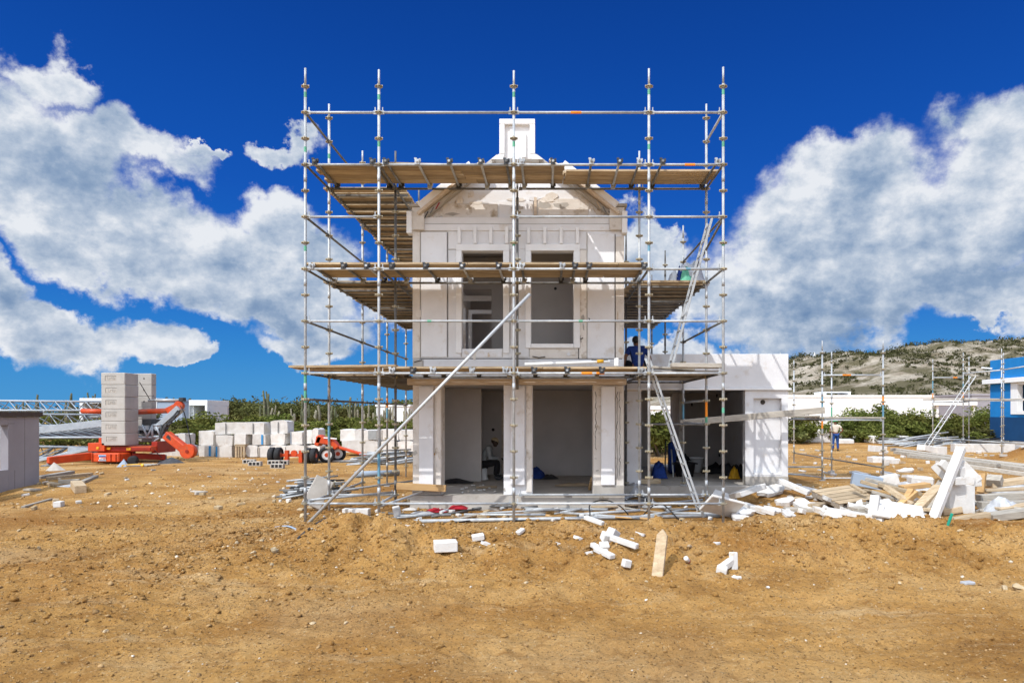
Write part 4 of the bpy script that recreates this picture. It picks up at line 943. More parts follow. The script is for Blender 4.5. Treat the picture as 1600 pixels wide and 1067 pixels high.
# ballast blocks: each its own thing
bz0 = .75; bh = .497
BX0, BX1, BY0, BY1 = XX(158, 28.0), XX(195.5, 28.0), 28.0, 28.92
names = ['lowest', 'second lowest', 'third lowest', 'third from top', 'second from top', 'topmost']
for k in range(6):
    z0 = bz0+k*.503; t = thing('ballast_block', 'concrete ballast block with raised letters, %s of the front stack' % names[k], 'block', ((BX0+BX1)/2, 28.46, z0), 'ballast blocks on the crane')
    dx = .012*R.uniform(-1, 1)
    MB().box2((BX0+dx, BY0, z0), (BX1+dx, BY1, z0+bh)).build('body', M['ballast'], t, bevel=.02)
    cx = BX0+.44+dx-.006*k; zc = z0+.27
    pn = MB().box2((cx-.22, BY0-.003, zc-.085), (cx+.22, BY0+.01, zc+.085)).build('recess', M['concrete'], t)
    for (a, b_) in [((cx-.235, zc+.085), (cx+.225, zc+.10)), ((cx-.235, zc-.10), (cx-.22, zc+.0849))]:
        MB().box2((a[0], BY0-.004, a[1]), (b_[0], BY0+.01, b_[1])).build('recess_shade', M['stain'], t)  # dark strips painted as the shade along the recess's top and left
    text('LMB', (cx+.01, BY0-.006, zc), .13, M['ballast'], t, ext=.008)
for k in range(6):
    z0 = bz0+.07+k*.503; Yk = 29.75
    t = thing('ballast_block', 'concrete ballast block with a small hole, %s of the rear stack' % names[k], 'block', (XX(212, Yk), Yk, z0), 'ballast blocks on the crane')
    MB().box2((XX(207, Yk), Yk, z0), (XX(237, Yk), Yk+.36, z0+bh)).build('body', M['ballast'], t, bevel=.02)
    MB().lathe((XX(225, Yk), Yk-.004, z0+.27), [(.035, 0), (.035, .02)], 10, rotm(D2R(-90), 0, 0)).build('hole', M['stain'], t)
# ---- wheels and axles
def wheel(root, c, r, wd, ang, m='rubber', rim='housewhite'):
    Rm = rotm(0, 0, ang) @ rotm(D2R(90), 0, 0)
    wl = MB().lathe(c, [(r*.60, -wd/2), (r*.9, -wd/2), (r, -wd*.34), (r, wd*.34), (r*.9, wd/2), (r*.60, wd/2), (r*.60, -wd/2)], 22, Rm).build('tyre', M[m], root)
    MB().lathe(c, [(r*.60, -wd*.40), (r*.5, -wd*.2), (r*.2, -wd*.2), (r*.2, wd*.2), (r*.5, wd*.2), (r*.6, wd*.4)], 18, Rm).build('rim', M[rim], wl)
    MB().lathe(c, [(.09, -wd*.45), (.09, wd*.45)], 10, Rm).build('hub', M['orange'], wl)
    return wl
YA1 = 27.7
t = thing('trailer_axle', 'orange transport axle with four black tyres seen head on', 'axle', (XX(459, YA1), YA1, 0))
for px in (425.5, 435.5, 482, 491): wheel(t, (XX(px, YA1), YA1, gz(XX(px, YA1), YA1)+.31), .32, .21, D2R(90), rim='dark')
ax_ = MB(); ax_.bar(W(440, 711, YA1), W(478, 711, YA1), .14, .12); ax_.build('axle_beam', M['orange'], t, bevel=.01)
for px in (448.5, 470.5): MB().box(W(px, 713, YA1-.1), (.14, .20, .50)).build('bracket', M['orange'], t, bevel=.01)
MB().lathe(W(459.5, 708, YA1-.05), [(.13, -.04), (.13, .04)], 16, rotm(D2R(90), 0, 0)).build('towing_eye', M['orange'], t)
YA2 = 28.6
t = thing('towing_axle', 'orange single axle with long drawbar pointing right and two tyres', 'axle', (XX(515, YA2), YA2, 0))
wheel(t, (XX(514, YA2), YA2-.3, gz(XX(514, YA2), YA2)+.32), .34, .24, .35); wheel(t, (XX(522, YA2), YA2+.5, gz(XX(514, YA2), YA2)+.32), .34, .24, .35)
MB().bar(W(496, 686, YA2), W(520, 690, YA2), .5, .30).build('frame', M['orange'], t, bevel=.03); MB().bar(W(497, 696, YA2), W(503, 680, YA2), .5, .2).build('frame', M['orange'], t, bevel=.03)
MB().bar(W(519, 689, YA2), W(528, 700, YA2), .4, .22).build('frame', M['orange'], t, bevel=.03)
MB().bar(W(524, 697, YA2), W(575, 712, YA2-.4), .14, .11).build('drawbar', M['orange'], t, bevel=.02); MB().box(W(516, 684.5, YA2-.28), (.55, .02, .05), rotm(0, .08, 0)).build('stripe', M['housewhite'], t)
MB().tube([W(575, 712, YA2-.4), W(575.5, 722, YA2-.4)], .035, 8).build('prop', M['galv_dark'], t)
# ---- wrapped packs of blocks: one thing each
PK = []
def pack(x0, y0, x1, y1, Y, dep, label, strap=(), mat='wrap', rz=0.0, lumpy=.02, cap=0):
    a = W(x0, y1, Y); b_ = W(x1, y0, Y); cx = (a.x+b_.x)/2; wd = b_.x-a.x; h = b_.z-a.z
    t = thing('block_pack', label, 'pack', (cx, Y+dep/2, a.z), 'wrapped packs of blocks on the bare soil')
    bm = bmesh.new(); bmesh.ops.create_cube(bm, size=1); bmesh.ops.subdivide_edges(bm, edges=bm.edges[:], cuts=4, use_grid_fill=True)
    Rm = rotm(0, 0, rz); sd = R.randint(0, 999); mb = MB()
    for v in bm.verts:
        p = Vector((v.co.x*wd, v.co.y*dep, (v.co.z+.5)*h))
        n = Vector((fbm(np.array([p.x*3+sd]), np.array([p.z*3+p.y*2]), 2, sd)[0], fbm(np.array([p.x*3+7]), np.array([p.y*3+p.z+sd]), 2, sd+3)[0], fbm(np.array([p.y*3+sd]), np.array([p.x*3]), 2, sd+5)[0]))
        p += n*lumpy*4
        if v.co.z > .45 and cap: p.z += cap*(1-4*v.co.x**2)*h
        p.z = max(p.z, .01 if v.co.z > -.49 else 0)
        v.co = Rm @ p+Vector(t.location)
    mb.add([v.co[:] for v in bm.verts], [tuple(v.index for v in f.verts) for f in bm.faces]); bm.free()
    mb.build('body', M[mat], t, bevel=0)
    for (f0, f1, m) in strap:
        MB().box2((a.x+wd*f0, Y-.035, a.z+.02), (a.x+wd*f1, Y-.028, a.z+h*.97)).xform(Matrix.Identity(3)).build('strap', M[m], t)
    return t
B = 'bluestrap'; G_ = 'greytimber'
P_ = [
 # bottom row
 (238, 698, 250, 714, 33.2, .9, 'low wrapped pack behind the foot of the crane arm, leftmost of the bottom row', ()),
 (250.6, 698, 268, 714, 33.0, .9, 'wrapped pack on the ground behind the middle of the orange crane arm', ()),
 (269, 697.5, 293, 715, 32.8, 1.0, 'wrapped pack on the ground behind the round drum of the crane arm', ()),
 (311, 696, 334, 713, 32.5, .9, 'blue striped pack on the ground at the left end of the middle wall of packs', ((.68, .82, B),)),
 (337.5, 697, 363, 714, 32.2, .9, 'wide blue edged pack on the ground, second from the left in the middle wall', ((.0, .1, B),)),
 (383.5, 697.5, 402.5, 714, 32.2, .9, 'pale pack on the ground just right of the upright timber slats', ()),
 (403.5, 697.5, 422, 714, 32.2, .9, 'pale pack on the ground left of the orange transport axle', ((.02, .1, G_),)),
 (423, 697.5, 446, 715, 32.0, .9, 'pale pack on the ground behind the left tyres of the orange axle', ()),
 (447, 697, 478, 715, 32.0, .9, 'pale pack on the ground behind the beam of the orange axle', ()),
 (479, 697, 499, 713, 32.2, .9, 'pale pack on the ground behind the right tyres of the orange axle', ()),
 # middle row
 (250, 679, 268, 697.5, 33.1, .9, 'grey white pack on the upper tier above the orange crane arm', ()),
 (269, 678, 289, 697, 33.0, .9, 'torn pack on the upper tier just right of the orange crane arm top', ()),
 (311, 673.5, 334, 695.5, 32.5, .9, 'tall crumpled pack on the second tier, left end of the middle wall', ((.0, .03, G_),)),
 (337.5, 680, 363, 696.5, 32.2, .9, 'tan stained pack on the second tier under the long top pack', ()),
 (366, 678.5, 384, 695.5, 32.2, 1.0, 'clean square pack on the second tier under the middle of the long top pack', ()),
 (394.5, 678.5, 414, 695, 32.2, 1.0, 'pack with a bright blue stripe on the second tier', ((.72, .86, B),)),
 (423.5, 678, 444.5, 694.5, 32.1, 1.0, 'smooth white pack on the second tier under the single top pack', ()),
 (454.5, 674.5, 472, 694, 32.1, 1.0, 'pack under a dark wrinkled cover on the second tier behind the axle', ((.0, .06, 'housegrey'),)),
 (477, 673, 487, 693.5, 32.3, 1.0, 'narrow pack on the second tier right behind the scaffold post', ()),
 (488, 671.5, 497, 692.5, 32.2, 1.0, 'round topped pack at the right end of the second tier beside the orange drawbar axle', ()),
 # top
 (336, 660.5, 412, 678.5, 32.3, .9, 'long pale pack with two straps lying across the top of the middle wall', ((.22, .235, 'dark'), (.78, .795, 'dark'))),
 (423, 658.5, 449, 677.5, 32.2, .9, 'single pack with a dark strap on top of the middle wall', ((.44, .48, 'dark'),)),
 # right group behind the scaffold
 (534, 689, 592, 706.5, 33.0, 1.0, 'long white pack on the ground behind the left scaffold bays', ()),
 (595, 690, 621, 706.5, 33.0, 1.0, 'white pack on the ground under the right half of the rear group', ()),
 (622, 690, 646, 707, 33.0, 1.0, 'white pack on the ground nearest the house in the rear group', ()),
 (531.5, 671.5, 554, 689, 33.1, .9, 'dirty wrapped pack at the left end of the upper tier behind the scaffold', ()),
 (555, 671, 566, 688.5, 33.1, .9, 'narrow white pack on the upper tier behind the second scaffold post', ()),
 (568, 672, 589, 687.5, 33.0, .9, 'grey faced pack on the upper tier behind the long diagonal tube', ((.35, .98, 'greyshirt'),)),
 (596, 671, 623, 687.5, 33.0, .9, 'broad white pack on the upper tier between the inner scaffold posts', ((.02, .06, G_),)),
 (624, 672, 646, 687.5, 33.0, .9, 'grey white pack on the upper tier close to the house corner', ())]
for a in P_:
    cap = .12 if 'round' in a[6] or 'single' in a[6] else .03
    pack(*a[:6], a[6] if len(a[6].split()) <= 16 else ' '.join(a[6].split()[:16]), a[7], cap=cap, lumpy=.018)
t = thing('slatted_pallet', 'upright tan slatted pallet between the packs of the bottom row', 'pallet', (XX(375, 32), 32, 0))
for k in range(4): MB().box2((XX(367+k*4.2, 32), 32, 0), (XX(369.8+k*4.2, 32), 32.06, .5)).build('slat', M['timber'], t, bevel=.005)
MB().box2((XX(366.5, 32), 32.0, .505), (XX(383, 32), 32.5, .62)).build('deck', M['timber'], t, bevel=.005); MB().box2((XX(366.5, 32), 32.065, .03), (XX(383, 32), 32.5, .10)).build('deck', M['timber'], t, bevel=.005)
# breeze blocks on the slope
for (px, py, n, lab) in [(388, 727.5, 3, 'grey hollow block lying on the bare slope, left of the pair'), (397, 732, 3, 'grey hollow block lying on the bare slope, right of the pair'), (427, 729, 3, 'hollow concrete block before the left tyres of the axle'), (440, 728.5, 3, 'hollow concrete block before the middle of the axle'), (432, 734.5, 3, 'half buried hollow block lying lowest on the slope before the axle')]:
    Y = H*F/(py-HY); p = W(px, py, Y); mb = MB(); z0 = gz(p.x, p.y); t = thing('hollow_block', lab, 'block', (p.x, p.y, z0))
    mb.box2((p.x-.24, p.y, z0), (p.x+.24, p.y+.2, z0+.17)); mb.build('body', M['concrete'], t, bevel=.008)
    for k in range(n): MB().box2((p.x-.19+k*.14, p.y-.004, z0+.035), (p.x-.09+k*.14, p.y+.01, z0+.14)).build('cavity', M['black'], t)
# yellow frame on pallet, grey cone tarps, planks, timber by the panel building
Yq = 25.2
t = thing('yellow_frame', 'yellow painted steel frame lying on a low pallet before the crane', 'frame', (XX(212, Yq), Yq, 0))
for a, b_ in [((190, 728), (222, 726)), ((190, 728), (194, 736)), ((222, 726), (227, 734)), ((194, 736), (226, 735)), ((200, 732), (226, 728)), ((188, 733), (196, 729)), ((214, 736), (224, 727))]:
    MB().bar(W(*a, Yq), W(*b_, Yq+.3), .09, .10).build('member', M['yellow'], t, bevel=.01)
t2 = thing('pallet', 'dark low pallet under the yellow steel frame', 'pallet', (XX(210, Yq), Yq, 0))
for k in range(3): MB().box2((XX(188, Yq)+k*.42, Yq+.05, 0), (XX(188, Yq)+k*.42+.12, Yq+.9, .12)).build('bearer', M['timber'], t2)
for k in range(4): MB().box2((XX(187, Yq), Yq+.02+k*.24, .124), (XX(229, Yq), Yq+.20+k*.24, .15)).build('deck_board', M['greytimber'], t2)
def cone(px, py, wpx, hpx, Y, lab, m):
    p = W(px, py, Y); k = Y/F; z0 = gz(p.x, p.y); mb = MB(); n = 9; vs = [(p.x+R.uniform(-.05, .05), p.y+.3, z0+hpx*k)]
    for i in range(n): a_ = i*6.283/n; rr = wpx*k/2*R.uniform(.8, 1.15); vs.append((p.x+rr*math.cos(a_), p.y+.3+rr*.7*math.sin(a_), z0-.02))
    mb.add(vs, [(0, 1+i, 1+(i+1) % n) for i in range(n)]+[tuple(range(n, 0, -1))]); o = mb.build('tarp_heap', m); tag(o, lab, 'tarp')
cone(76, 738, 34, 13, 23.6, 'grey white pointed heap beside the grey panel building', M['concrete'])
cone(184, 737, 20, 12, 25.0, 'small grey blue pointed tarp at the left end of the yellow frame', M['housegrey'])
cone(262, 724, 44, 10, 27.3, 'low black tarp heap at the right foot of the crane', M['dark'])
def plank(a, b_, wd, hg, lab, m, cat='plank', Ya=None, Yb_=None, name='timber_plank', bev=.006, group=None):
    def gp(px, py):
        Y = H*F/(py-HY); X = XX(px, Y)
        for _ in range(6): Y = (H-gz(X, Y)-hg)*F/(py-HY); X = XX(px, Y)
        return Vector((X, Y, gz(X, Y)+hg/2))
    p0 = gp(*a) if Ya is None else W(*a, Ya); p1 = gp(*b_) if Yb_ is None else W(*b_, Yb_)
    o = MB().bar(p0, p1, wd, hg).build(name, M[m], bevel=bev); tag(o, lab, cat, group); return o
plank((58, 744), (112, 735), .20, .09, 'long grey plank lying at the corner of the grey panel building', 'greytimber')
plank((76, 746), (142, 738), .18, .10, 'long pinkish plank lying right of the grey panel building', 'timber')
plank((74, 754), (92, 756), .2, .07, 'short pale plank in the timber heap near the grey panel building', 'timber')
plank((92, 750), (124, 748), .16, .12, 'dark edged plank in the timber heap near the grey panel building', 'greytimber')
plank((119, 752), (126, 758.5), .26, .20, 'thick short brown beam end pointing forward in the timber heap', 'timber')
plank((128, 751), (150, 742), .14, .08, 'thin dark plank at the right of the timber heap', 'greytimber')
plank((98, 760), (122, 756), .5, .02, 'crumpled pale sheet lying in the timber heap', 'sheet', 'sheet')
plank((40, 763), (60, 763.5), .16, .06, 'lone short grey plank on the soil before the grey panel building', 'greytimber')
plank((36, 790), (80, 778), .08, .05, 'thin old stick lying across the soil at the far left', 'greytimber')
plank((82, 778), (92, 779), .14, .16, 'small brown timber stump beside a white block at the far left', 'timber')
plank((86, 784), (98, 783), .2, .12, 'small white block beside the brown stump at the far left', 'aac', 'block')
plank((300, 766), (322, 767), .1, .04, 'short grey batten lying alone on the open slope', 'greytimber')
plank((492, 719.5), (600, 717.5), .07, .07, 'long thin grey pole lying flat right of the axles', 'galv', 'pole')
# ------------------------------------------------------------------ vegetation
def leafmat(name, c1, c2, c3):
    m = bpy.data.materials.new(name); nt, N, L = nodes_of(m)
    out = N.new('ShaderNodeOutputMaterial'); d = N.new('ShaderNodeBsdfDiffuse'); t = N.new('ShaderNodeBsdfTranslucent'); mx = N.new('ShaderNodeMixShader'); mx.inputs[0].default_value = .28
    g = N.new('ShaderNodeNewGeometry'); n = N.new('ShaderNodeTexNoise'); n.inputs['Scale'].default_value = 1.1; n.inputs['Detail'].default_value = 5; L.new(g.outputs['Position'], n.inputs['Vector'])
    ad = N.new('ShaderNodeMath'); ad.operation = 'MULTIPLY_ADD'; ad.inputs[1].default_value = .35; L.new(g.outputs['Random Per Island'], ad.inputs[0]); L.new(n.outputs[0], ad.inputs[2])
    r = ramp(N, [(.42, c1), (.66, c2), (.9, c3)]); L.new(ad.outputs[0], r.inputs[0])
    oi = N.new('ShaderNodeObjectInfo'); hs = N.new('ShaderNodeHueSaturation'); mr = N.new('ShaderNodeMapRange'); mr.inputs[3].default_value = .7; mr.inputs[4].default_value = 1.25
    mh = N.new('ShaderNodeMapRange'); mh.inputs[3].default_value = .485; mh.inputs[4].default_value = .515
    L.new(oi.outputs['Random'], mr.inputs[0]); L.new(oi.outputs['Random'], mh.inputs[0]); L.new(mr.outputs[0], hs.inputs['Value']); L.new(mh.outputs[0], hs.inputs['Hue']); L.new(r.outputs[0], hs.inputs['Color'])
    L.new(hs.outputs[0], d.inputs[0]); L.new(hs.outputs[0], t.inputs[0]); L.new(d.outputs[0], mx.inputs[1]); L.new(t.outputs[0], mx.inputs[2]); L.new(mx.outputs[0], out.inputs[0])
    MATS[name] = m; return m
M['leaf'] = leafmat('scrub leaves', (.05, .062, .017), (.125, .142, .034), (.22, .225, .06))
M['leafdry'] = leafmat('olive leaves', (.055, .058, .022), (.105, .110, .036), (.18, .17, .065))
M['leafhill'] = leafmat('hill scrub leaves', (.036, .038, .018), (.070, .070, .030), (.115, .110, .05))
M['bark'] = pmat('grey bark', (.22, .19, .15), (.13, .11, .085), 6, .9, 0, .3, 20)
M['cactus'] = pmat('cactus skin', (.115, .125, .062), (.065, .075, .036), 5, .8, 0, .3, 20, vary=.2, spots=(.17, .15, .10), spotscale=3, spotcut=(.5, .62))
M['cactusgrey'] = pmat('grey cactus', (.30, .27, .20), (.16, .15, .10), 5, .85, 0, .3, 20, vary=.25)
def leaf_cloud(centres, radii, n, size, seed, thin=.5):
    """n leaf sprigs spread over a set of ellipsoidal clumps, denser towards each clump's skin"""
    g = np.random.default_rng(seed); k = g.integers(0, len(centres), n); C = np.array(centres)[k]; Rr = np.array(radii)[k]
    d = g.normal(size=(n, 3)); d /= np.linalg.norm(d, axis=1)[:, None]; rad = g.random(n)**.38
    P = C+d*Rr*rad[:, None]
    u = g.normal(size=(n, 3)); u /= np.linalg.norm(u, axis=1)[:, None]; w_ = np.cross(u, g.normal(size=(n, 3))); w_ /= np.linalg.norm(w_, axis=1)[:, None]
    s = size*g.uniform(.6, 1.5, n)[:, None]
    V = np.stack([P-u*s, P+w_*s*thin, P+u*s, P-w_*s*thin], 1).reshape(-1, 3)
    return V, np.arange(4*n).reshape(n, 4)
def bush_mesh(seed, w_=1.0, h=1.0, n=1500, size=.055, m='leaf', clumps=16, low=.12):
    g = random.Random(seed); cs, rs = [], []
    for i in range(clumps):
        a = g.random()*6.283; r = w_*.5*math.sqrt(g.random())*.85; t = 1-(r/(w_*.5))**2*.7; z = h*(low+(t-low)*g.random()**.7)*.86
        k = g.uniform(.13, .25); cs.append((r*math.cos(a), r*math.sin(a), z)); rs.append((k*w_, k*w_, k*h*.72))
    V, Fq = leaf_cloud(cs, rs, n, size, seed); V[:, 2] = np.maximum(V[:, 2], .01)
    o = np_mesh('crown', V, Fq, M[m]); me = o.data; bpy.data.objects.remove(o)
    mb = MB()
    for i in range(5):
        a = g.random()*6.283; c = cs[g.randrange(len(cs))]; mb.tube([(.03*math.cos(a), .03*math.sin(a), -.02), (c[0]*.4, c[1]*.4, c[2]*.5), c], [.022*w_, .014*w_, .006*w_], 5)
    o = mb.build('stem', M['bark'], origin=(0, 0, 0)); sm = o.data; bpy.data.objects.remove(o)
    return me, sm
BUSH = [bush_mesh(100+i, 1, 1, 1500, .045, 'leaf') for i in range(4)]; DRY = [bush_mesh(200+i, 1, 1, 1300, .045, 'leafdry') for i in range(3)]
TREE = [bush_mesh(300+i, 1, 1, 2400, .028, 'leaf', 26, .42) for i in range(2)]; TREED = [bush_mesh(320+i, 1, 1, 2000, .028, 'leafdry', 22, .45) for i in range(2)]
def plant(name, proto, x, y, wd, h, label, cat, group, z=None):
    zz = gz(x, y) if z is None else z
    t = thing(name, label, cat, (x, y, zz), group); t.rotation_euler = (0, 0, R.random()*6.28); t.scale = (wd, wd*R.uniform(.85, 1.15), h)
    for me, nm in zip(proto, ('crown', 'trunk' if name.endswith('tree') else 'stem')):
        o = bpy.data.objects.new(nm, me); COL.objects.link(o); o.parent = t
    return t
def pxrow(n, pa, pb, Ya, Yb_, hfn, proto, name, label, cat, group, ww=(1.1, 1.7)):
    for k in range(n):
        px = pa+(pb-pa)*(k+R.random())/n; Y = R.uniform(Ya, Yb_); h = hfn(px, Y)*R.uniform(.85, 1.12)
        plant(name, R.choice(proto), XX(px, Y), Y, h*R.uniform(*ww), h, label, cat, group)
top = lambda py: (lambda px, Y: H+(HY-py)*Y/F)
# left, behind the packs
pxrow(20, 225, 660, 37, 41, top(655), BUSH, 'bush', 'bright green bush in the front line right behind the wrapped packs', 'bush', 'front bushes behind the packs')
pxrow(22, 215, 670, 44, 50, top(648), BUSH+DRY[:1], 'bush', 'green bush in the second line behind the wrapped packs', 'bush', 'second line of bushes behind the packs')
pxrow(18, 240, 660, 54, 62, top(643), BUSH+DRY[:1], 'bush', 'olive bush in the third line between the packs and the cacti', 'bush', 'third line of bushes before the cacti')
pxrow(13, -20, 236, 40, 52, top(668), BUSH+DRY, 'bush', 'low green bush seen through the grey crane lattice at the left', 'bush', 'bushes behind the crane lattice', (1.4, 2.2))
pxrow(12, -20, 240, 56, 70, top(645), DRY+BUSH, 'bush', 'darker low bush far behind the crane lattice', 'bush', 'far bushes behind the crane lattice', (1.4, 2.4))
pxrow(18, 330, 660, 76, 90, top(619), TREED+TREE, 'acacia_tree', 'flat crowned olive tree on the skyline behind the cacti', 'tree', 'skyline trees behind the cacti', (1.3, 1.9))
for (px, py, Y, k, lab) in [(375, 616, 84, 1.9, 'broad flat topped tree standing highest on the left skyline'), (318, 622, 88, 1.8, 'dark tree on the skyline just above the small white house'), (430, 619, 86, 1.5, 'flat topped tree on the skyline beside the tallest cactus'), (640, 617, 80, 1.6, 'olive tree on the skyline close to the left house wall')]:
    h = H+(HY-py)*Y/F; plant('acacia_tree', R.choice(TREED), XX(px, Y), Y, h*k, h, lab, 'tree', None)
pxrow(9, -20, 240, 84, 100, top(636), TREED, 'acacia_tree', 'small dark tree on the low skyline above the crane lattice', 'tree', 'skyline trees above the crane lattice', (1.5, 2.2))
# cacti
def cactus(px, pyt, Y, label, n=4, m='cactus', group=None, z0=None):
    x = XX(px, Y); z = gz(x, Y); h = ZZ(pyt, Y)-z; g = random.Random(int(px*13+Y)); t = thing('column_cactus', label, 'cactus', (x, Y, z), group)
    for k in range(n):
        a = g.random()*6.283; rr = g.uniform(.15, .55)*(k > 0); hh = h*(1 if k == 0 else g.uniform(.6, .95)); zb = h*(0 if k == 0 else g.uniform(.08, .28)); r = g.uniform(.085, .13)
        px_, py_ = x+rr*math.cos(a), Y+rr*math.sin(a); mb = MB()
        pts = [(x, Y, z+max(0, zb-.1)), (x+(px_-x)*.8, Y+(py_-Y)*.8, z+zb+.15), (px_, py_, z+zb+.5), (px_+g.uniform(-.1, .1), py_, z+hh*.75), (px_+g.uniform(-.14, .14), py_, z+hh-.08), (px_, py_, z+hh)]
        mb.tube(pts, [r*.9, r, r, r*.95, r*.85, r*.25], 8); mb.build('column', M[m], t)
for (px, py, Y, n, lab) in [(412, 610, 66, 3, 'tallest dark column cactus on the left skyline'), (416, 611, 70, 3, 'tall column cactus close beside the tallest one'), (57, 616, 70, 5, 'clump of tall cactus columns above the far left of the crane lattice'), (112, 614, 72, 6, 'clump of tall cactus columns above the middle of the crane lattice'), (138, 613, 80, 4, 'thin cactus columns above the left end of the far white house'), (472, 616, 70, 3, 'cactus columns just left of the scaffold corner post'), (35, 627, 66, 5, 'short cactus clump behind the far left lattice'), (148, 615, 84, 4, 'cactus columns left of the ballast stack'), (547, 620, 68, 4, 'cactus clump framed by the scaffold left bays')]:
    cactus(px, py, Y, lab, n)
for k in range(15):
    px = 372+R.random()*270; Y = R.uniform(64, 72); cactus(px, R.uniform(630, 639), Y, 'grey branching cactus in the thicket behind the left bushes', 5, 'cactusgrey' if k % 3 else 'cactus', 'grey cactus thicket')
# far scrub that closes the horizon
g = np.random.default_rng(77); n = 520; px = np.concatenate([g.uniform(-700, 760, n//2), g.uniform(1200, 2300, n//2)]); Y = g.uniform(98, 150, n); hh = np.where(px < 240, 3.0, 4.3)*g.uniform(.6, 1.15, n)
cs = np.stack([(px-CX)*Y/F, Y, hh*.5], 1); V, Fq = leaf_cloud(cs, np.stack([g.uniform(2.2, 4.0, n), g.uniform(2, 4, n), hh*.55], 1), 42000, .26, 78)
V[:, 2] = np.maximum(V[:, 2], 0); tag(np_mesh('scrubland', V, Fq, M['leafdry']), kind='stuff')
# ------------------------------------------------------------------ far houses on the left
def whitebox(name, label, Y, x0, x1, y0, y1, dep, m='housewhite', openings=(), z0=None, side=None):
    t = thing(name, label, 'house', (XX((x0+x1)/2, Y), Y, 0)); a = XX(x0, Y); b_ = XX(x1, Y); zt = ZZ(y0, Y); zb = 0 if y1 is None else ZZ(y1, Y)
    def bx_(n, p, q, mm, bev=.02): return MB().box2(p, q).build(n, M[mm], t, bevel=bev)
    if openings:
        xs_ = [a]; 
        ox0, ox1, oy0 = openings; ox0, ox1, oz = XX(ox0, Y), XX(ox1, Y), ZZ(oy0, Y)
        bx_('front_wall', (a, Y, 0), (ox0, Y+.3, oz-.005), m); bx_('front_wall', (ox1, Y, 0), (b_, Y+.3, oz-.005), m); bx_('roof', (a, Y, oz), (b_, Y+dep, zt), m)
        bx_('back_wall', (a, Y+dep-.3, 0), (b_, Y+dep, oz-.005), 'innerwall'); bx_('side_wall', (a, Y+.305, 0), (a+.3, Y+dep-.305, oz-.005), m); bx_('side_wall', (b_-.3, Y+.305, 0), (b_, Y+dep-.305, oz-.005), side or m)
        bx_('rail', (ox0, Y+.5, oz*.55), (ox1, Y+.6, oz*.62), 'galv'); bx_('post', ((ox0+ox1)/2-.05, Y+.5, 0), ((ox0+ox1)/2+.05, Y+.6, oz*.54), 'galv')
    else:
        bx_('wall', (a, Y, 0), (b_, Y+dep, zt-.22), m); bx_('roof', (a-.1, Y-.1, zt-.215), (b_+.1, Y+dep+.1, zt), m)
    return t
whitebox('white_house', 'small white flat house with one wide dark opening below the left skyline', 62, 295, 324, 625, None, 4.2, openings=(295.8, 320, 633.5))
whitebox('white_house', 'long white open house frame behind the ballast stack', 66, 124, 245, 622, None, 5.0, openings=(129, 212, 630))
bb = whitebox('grey_house', 'blue grey flat house wall left of the small white house', 64, 246, 285, 624, None, 6, m='housegrey')
MB().box2((XX(236, 66), 65.9, ZZ(645, 66)), (XX(243, 66), 65.995, ZZ(634, 66))).build('window', M['black'], bb)
whitebox('white_house', 'white house wall glimpsed through the left scaffold bays', 70, 588, 640, 632, None, 7)
# ------------------------------------------------------------------ hill on the right
PROF = [(900, 640), (1100, 598), (1180, 578), (1232, 567), (1270, 560), (1330, 556), (1400, 549), (1440, 541), (1500, 536), (1560, 534), (1640, 531), (1800, 534), (2100, 560), (2500, 610), (3200, 645)]
pxs = np.array([p[0] for p in PROF], float); pys = np.array([p[1] for p in PROF], float)
YH = 360.0
def hillz(x, y):
    px = CX+x*F/YH; crest = H+(HY-np.interp(px, pxs, pys))*YH/F; crest = np.maximum(crest-2.0, 0)
    t = sstep(170, YH+5, y); back = 1-sstep(YH+5, YH+320, y)*.8
    z = crest*np.power(t, .8)*back
    rough = fbm(x*.02, y*.02, 5, 61)*14+np.abs(fbm(x*.06, y*.10, 5, 71))*16+np.abs(fbm(x*.16, y*.22, 4, 75))*5
    led = fbm(x*.008, (y+x*.15)*.055, 4, 91)*7
    return z+(rough+led)*np.clip(t*1.4, 0, 1)*np.clip(crest/30, 0, 1)*.55-.4*(1-t)
hx = np.arange(-20, 760, 2.2); hy = np.arange(165, 720, 2.4); XH, YHg = np.meshgrid(hx, hy); ZH = hillz(XH, YHg); idx = np.arange(XH.size).reshape(XH.shape)
Fq = np.stack([idx[:-1, :-1].ravel(), idx[:-1, 1:].ravel(), idx[1:, 1:].ravel(), idx[1:, :-1].ravel()], 1)
mh_ = bpy.data.materials.new('limestone hillside'); nt, N, L = nodes_of(mh_)
out = N.new('ShaderNodeOutputMaterial'); b = N.new('ShaderNodeBsdfPrincipled'); L.new(b.outputs[0], out.inputs[0]); b.inputs['Roughness'].default_value = .95; b.inputs['Specular IOR Level'].default_value = .1
g = N.new('ShaderNodeNewGeometry')
r0 = ramp(N, [(.3, (.24, .185, .125)), (.45, (.38, .32, .245)), (.6, (.54, .475, .385)), (.8, (.30, .27, .23))]); L.new(nz(.06, 9, .65, (1, 1.5, 1)), r0.inputs[0]); c = r0.outputs[0]
c = mixc(nz(.35, 7, .7), c, (.22, .19, .13), .54, .70)
c = mixc(nz(.045, 8, .62, (1, 1.4, 1.2)), c, (.150, .130, .075), .47, .56)
L.new(c, b.inputs['Base Color']); bp = N.new('ShaderNodeBump'); bp.inputs['Strength'].default_value = .9; bp.inputs['Distance'].default_value = 3.0; L.new(nz(.5, 9, .7), bp.inputs['Height']); L.new(bp.outputs[0], b.inputs['Normal'])
ho = np_mesh('hill', np.stack([XH.ravel(), YHg.ravel(), ZH.ravel()], 1), Fq, mh_, smooth=True); tag(ho, kind='structure')
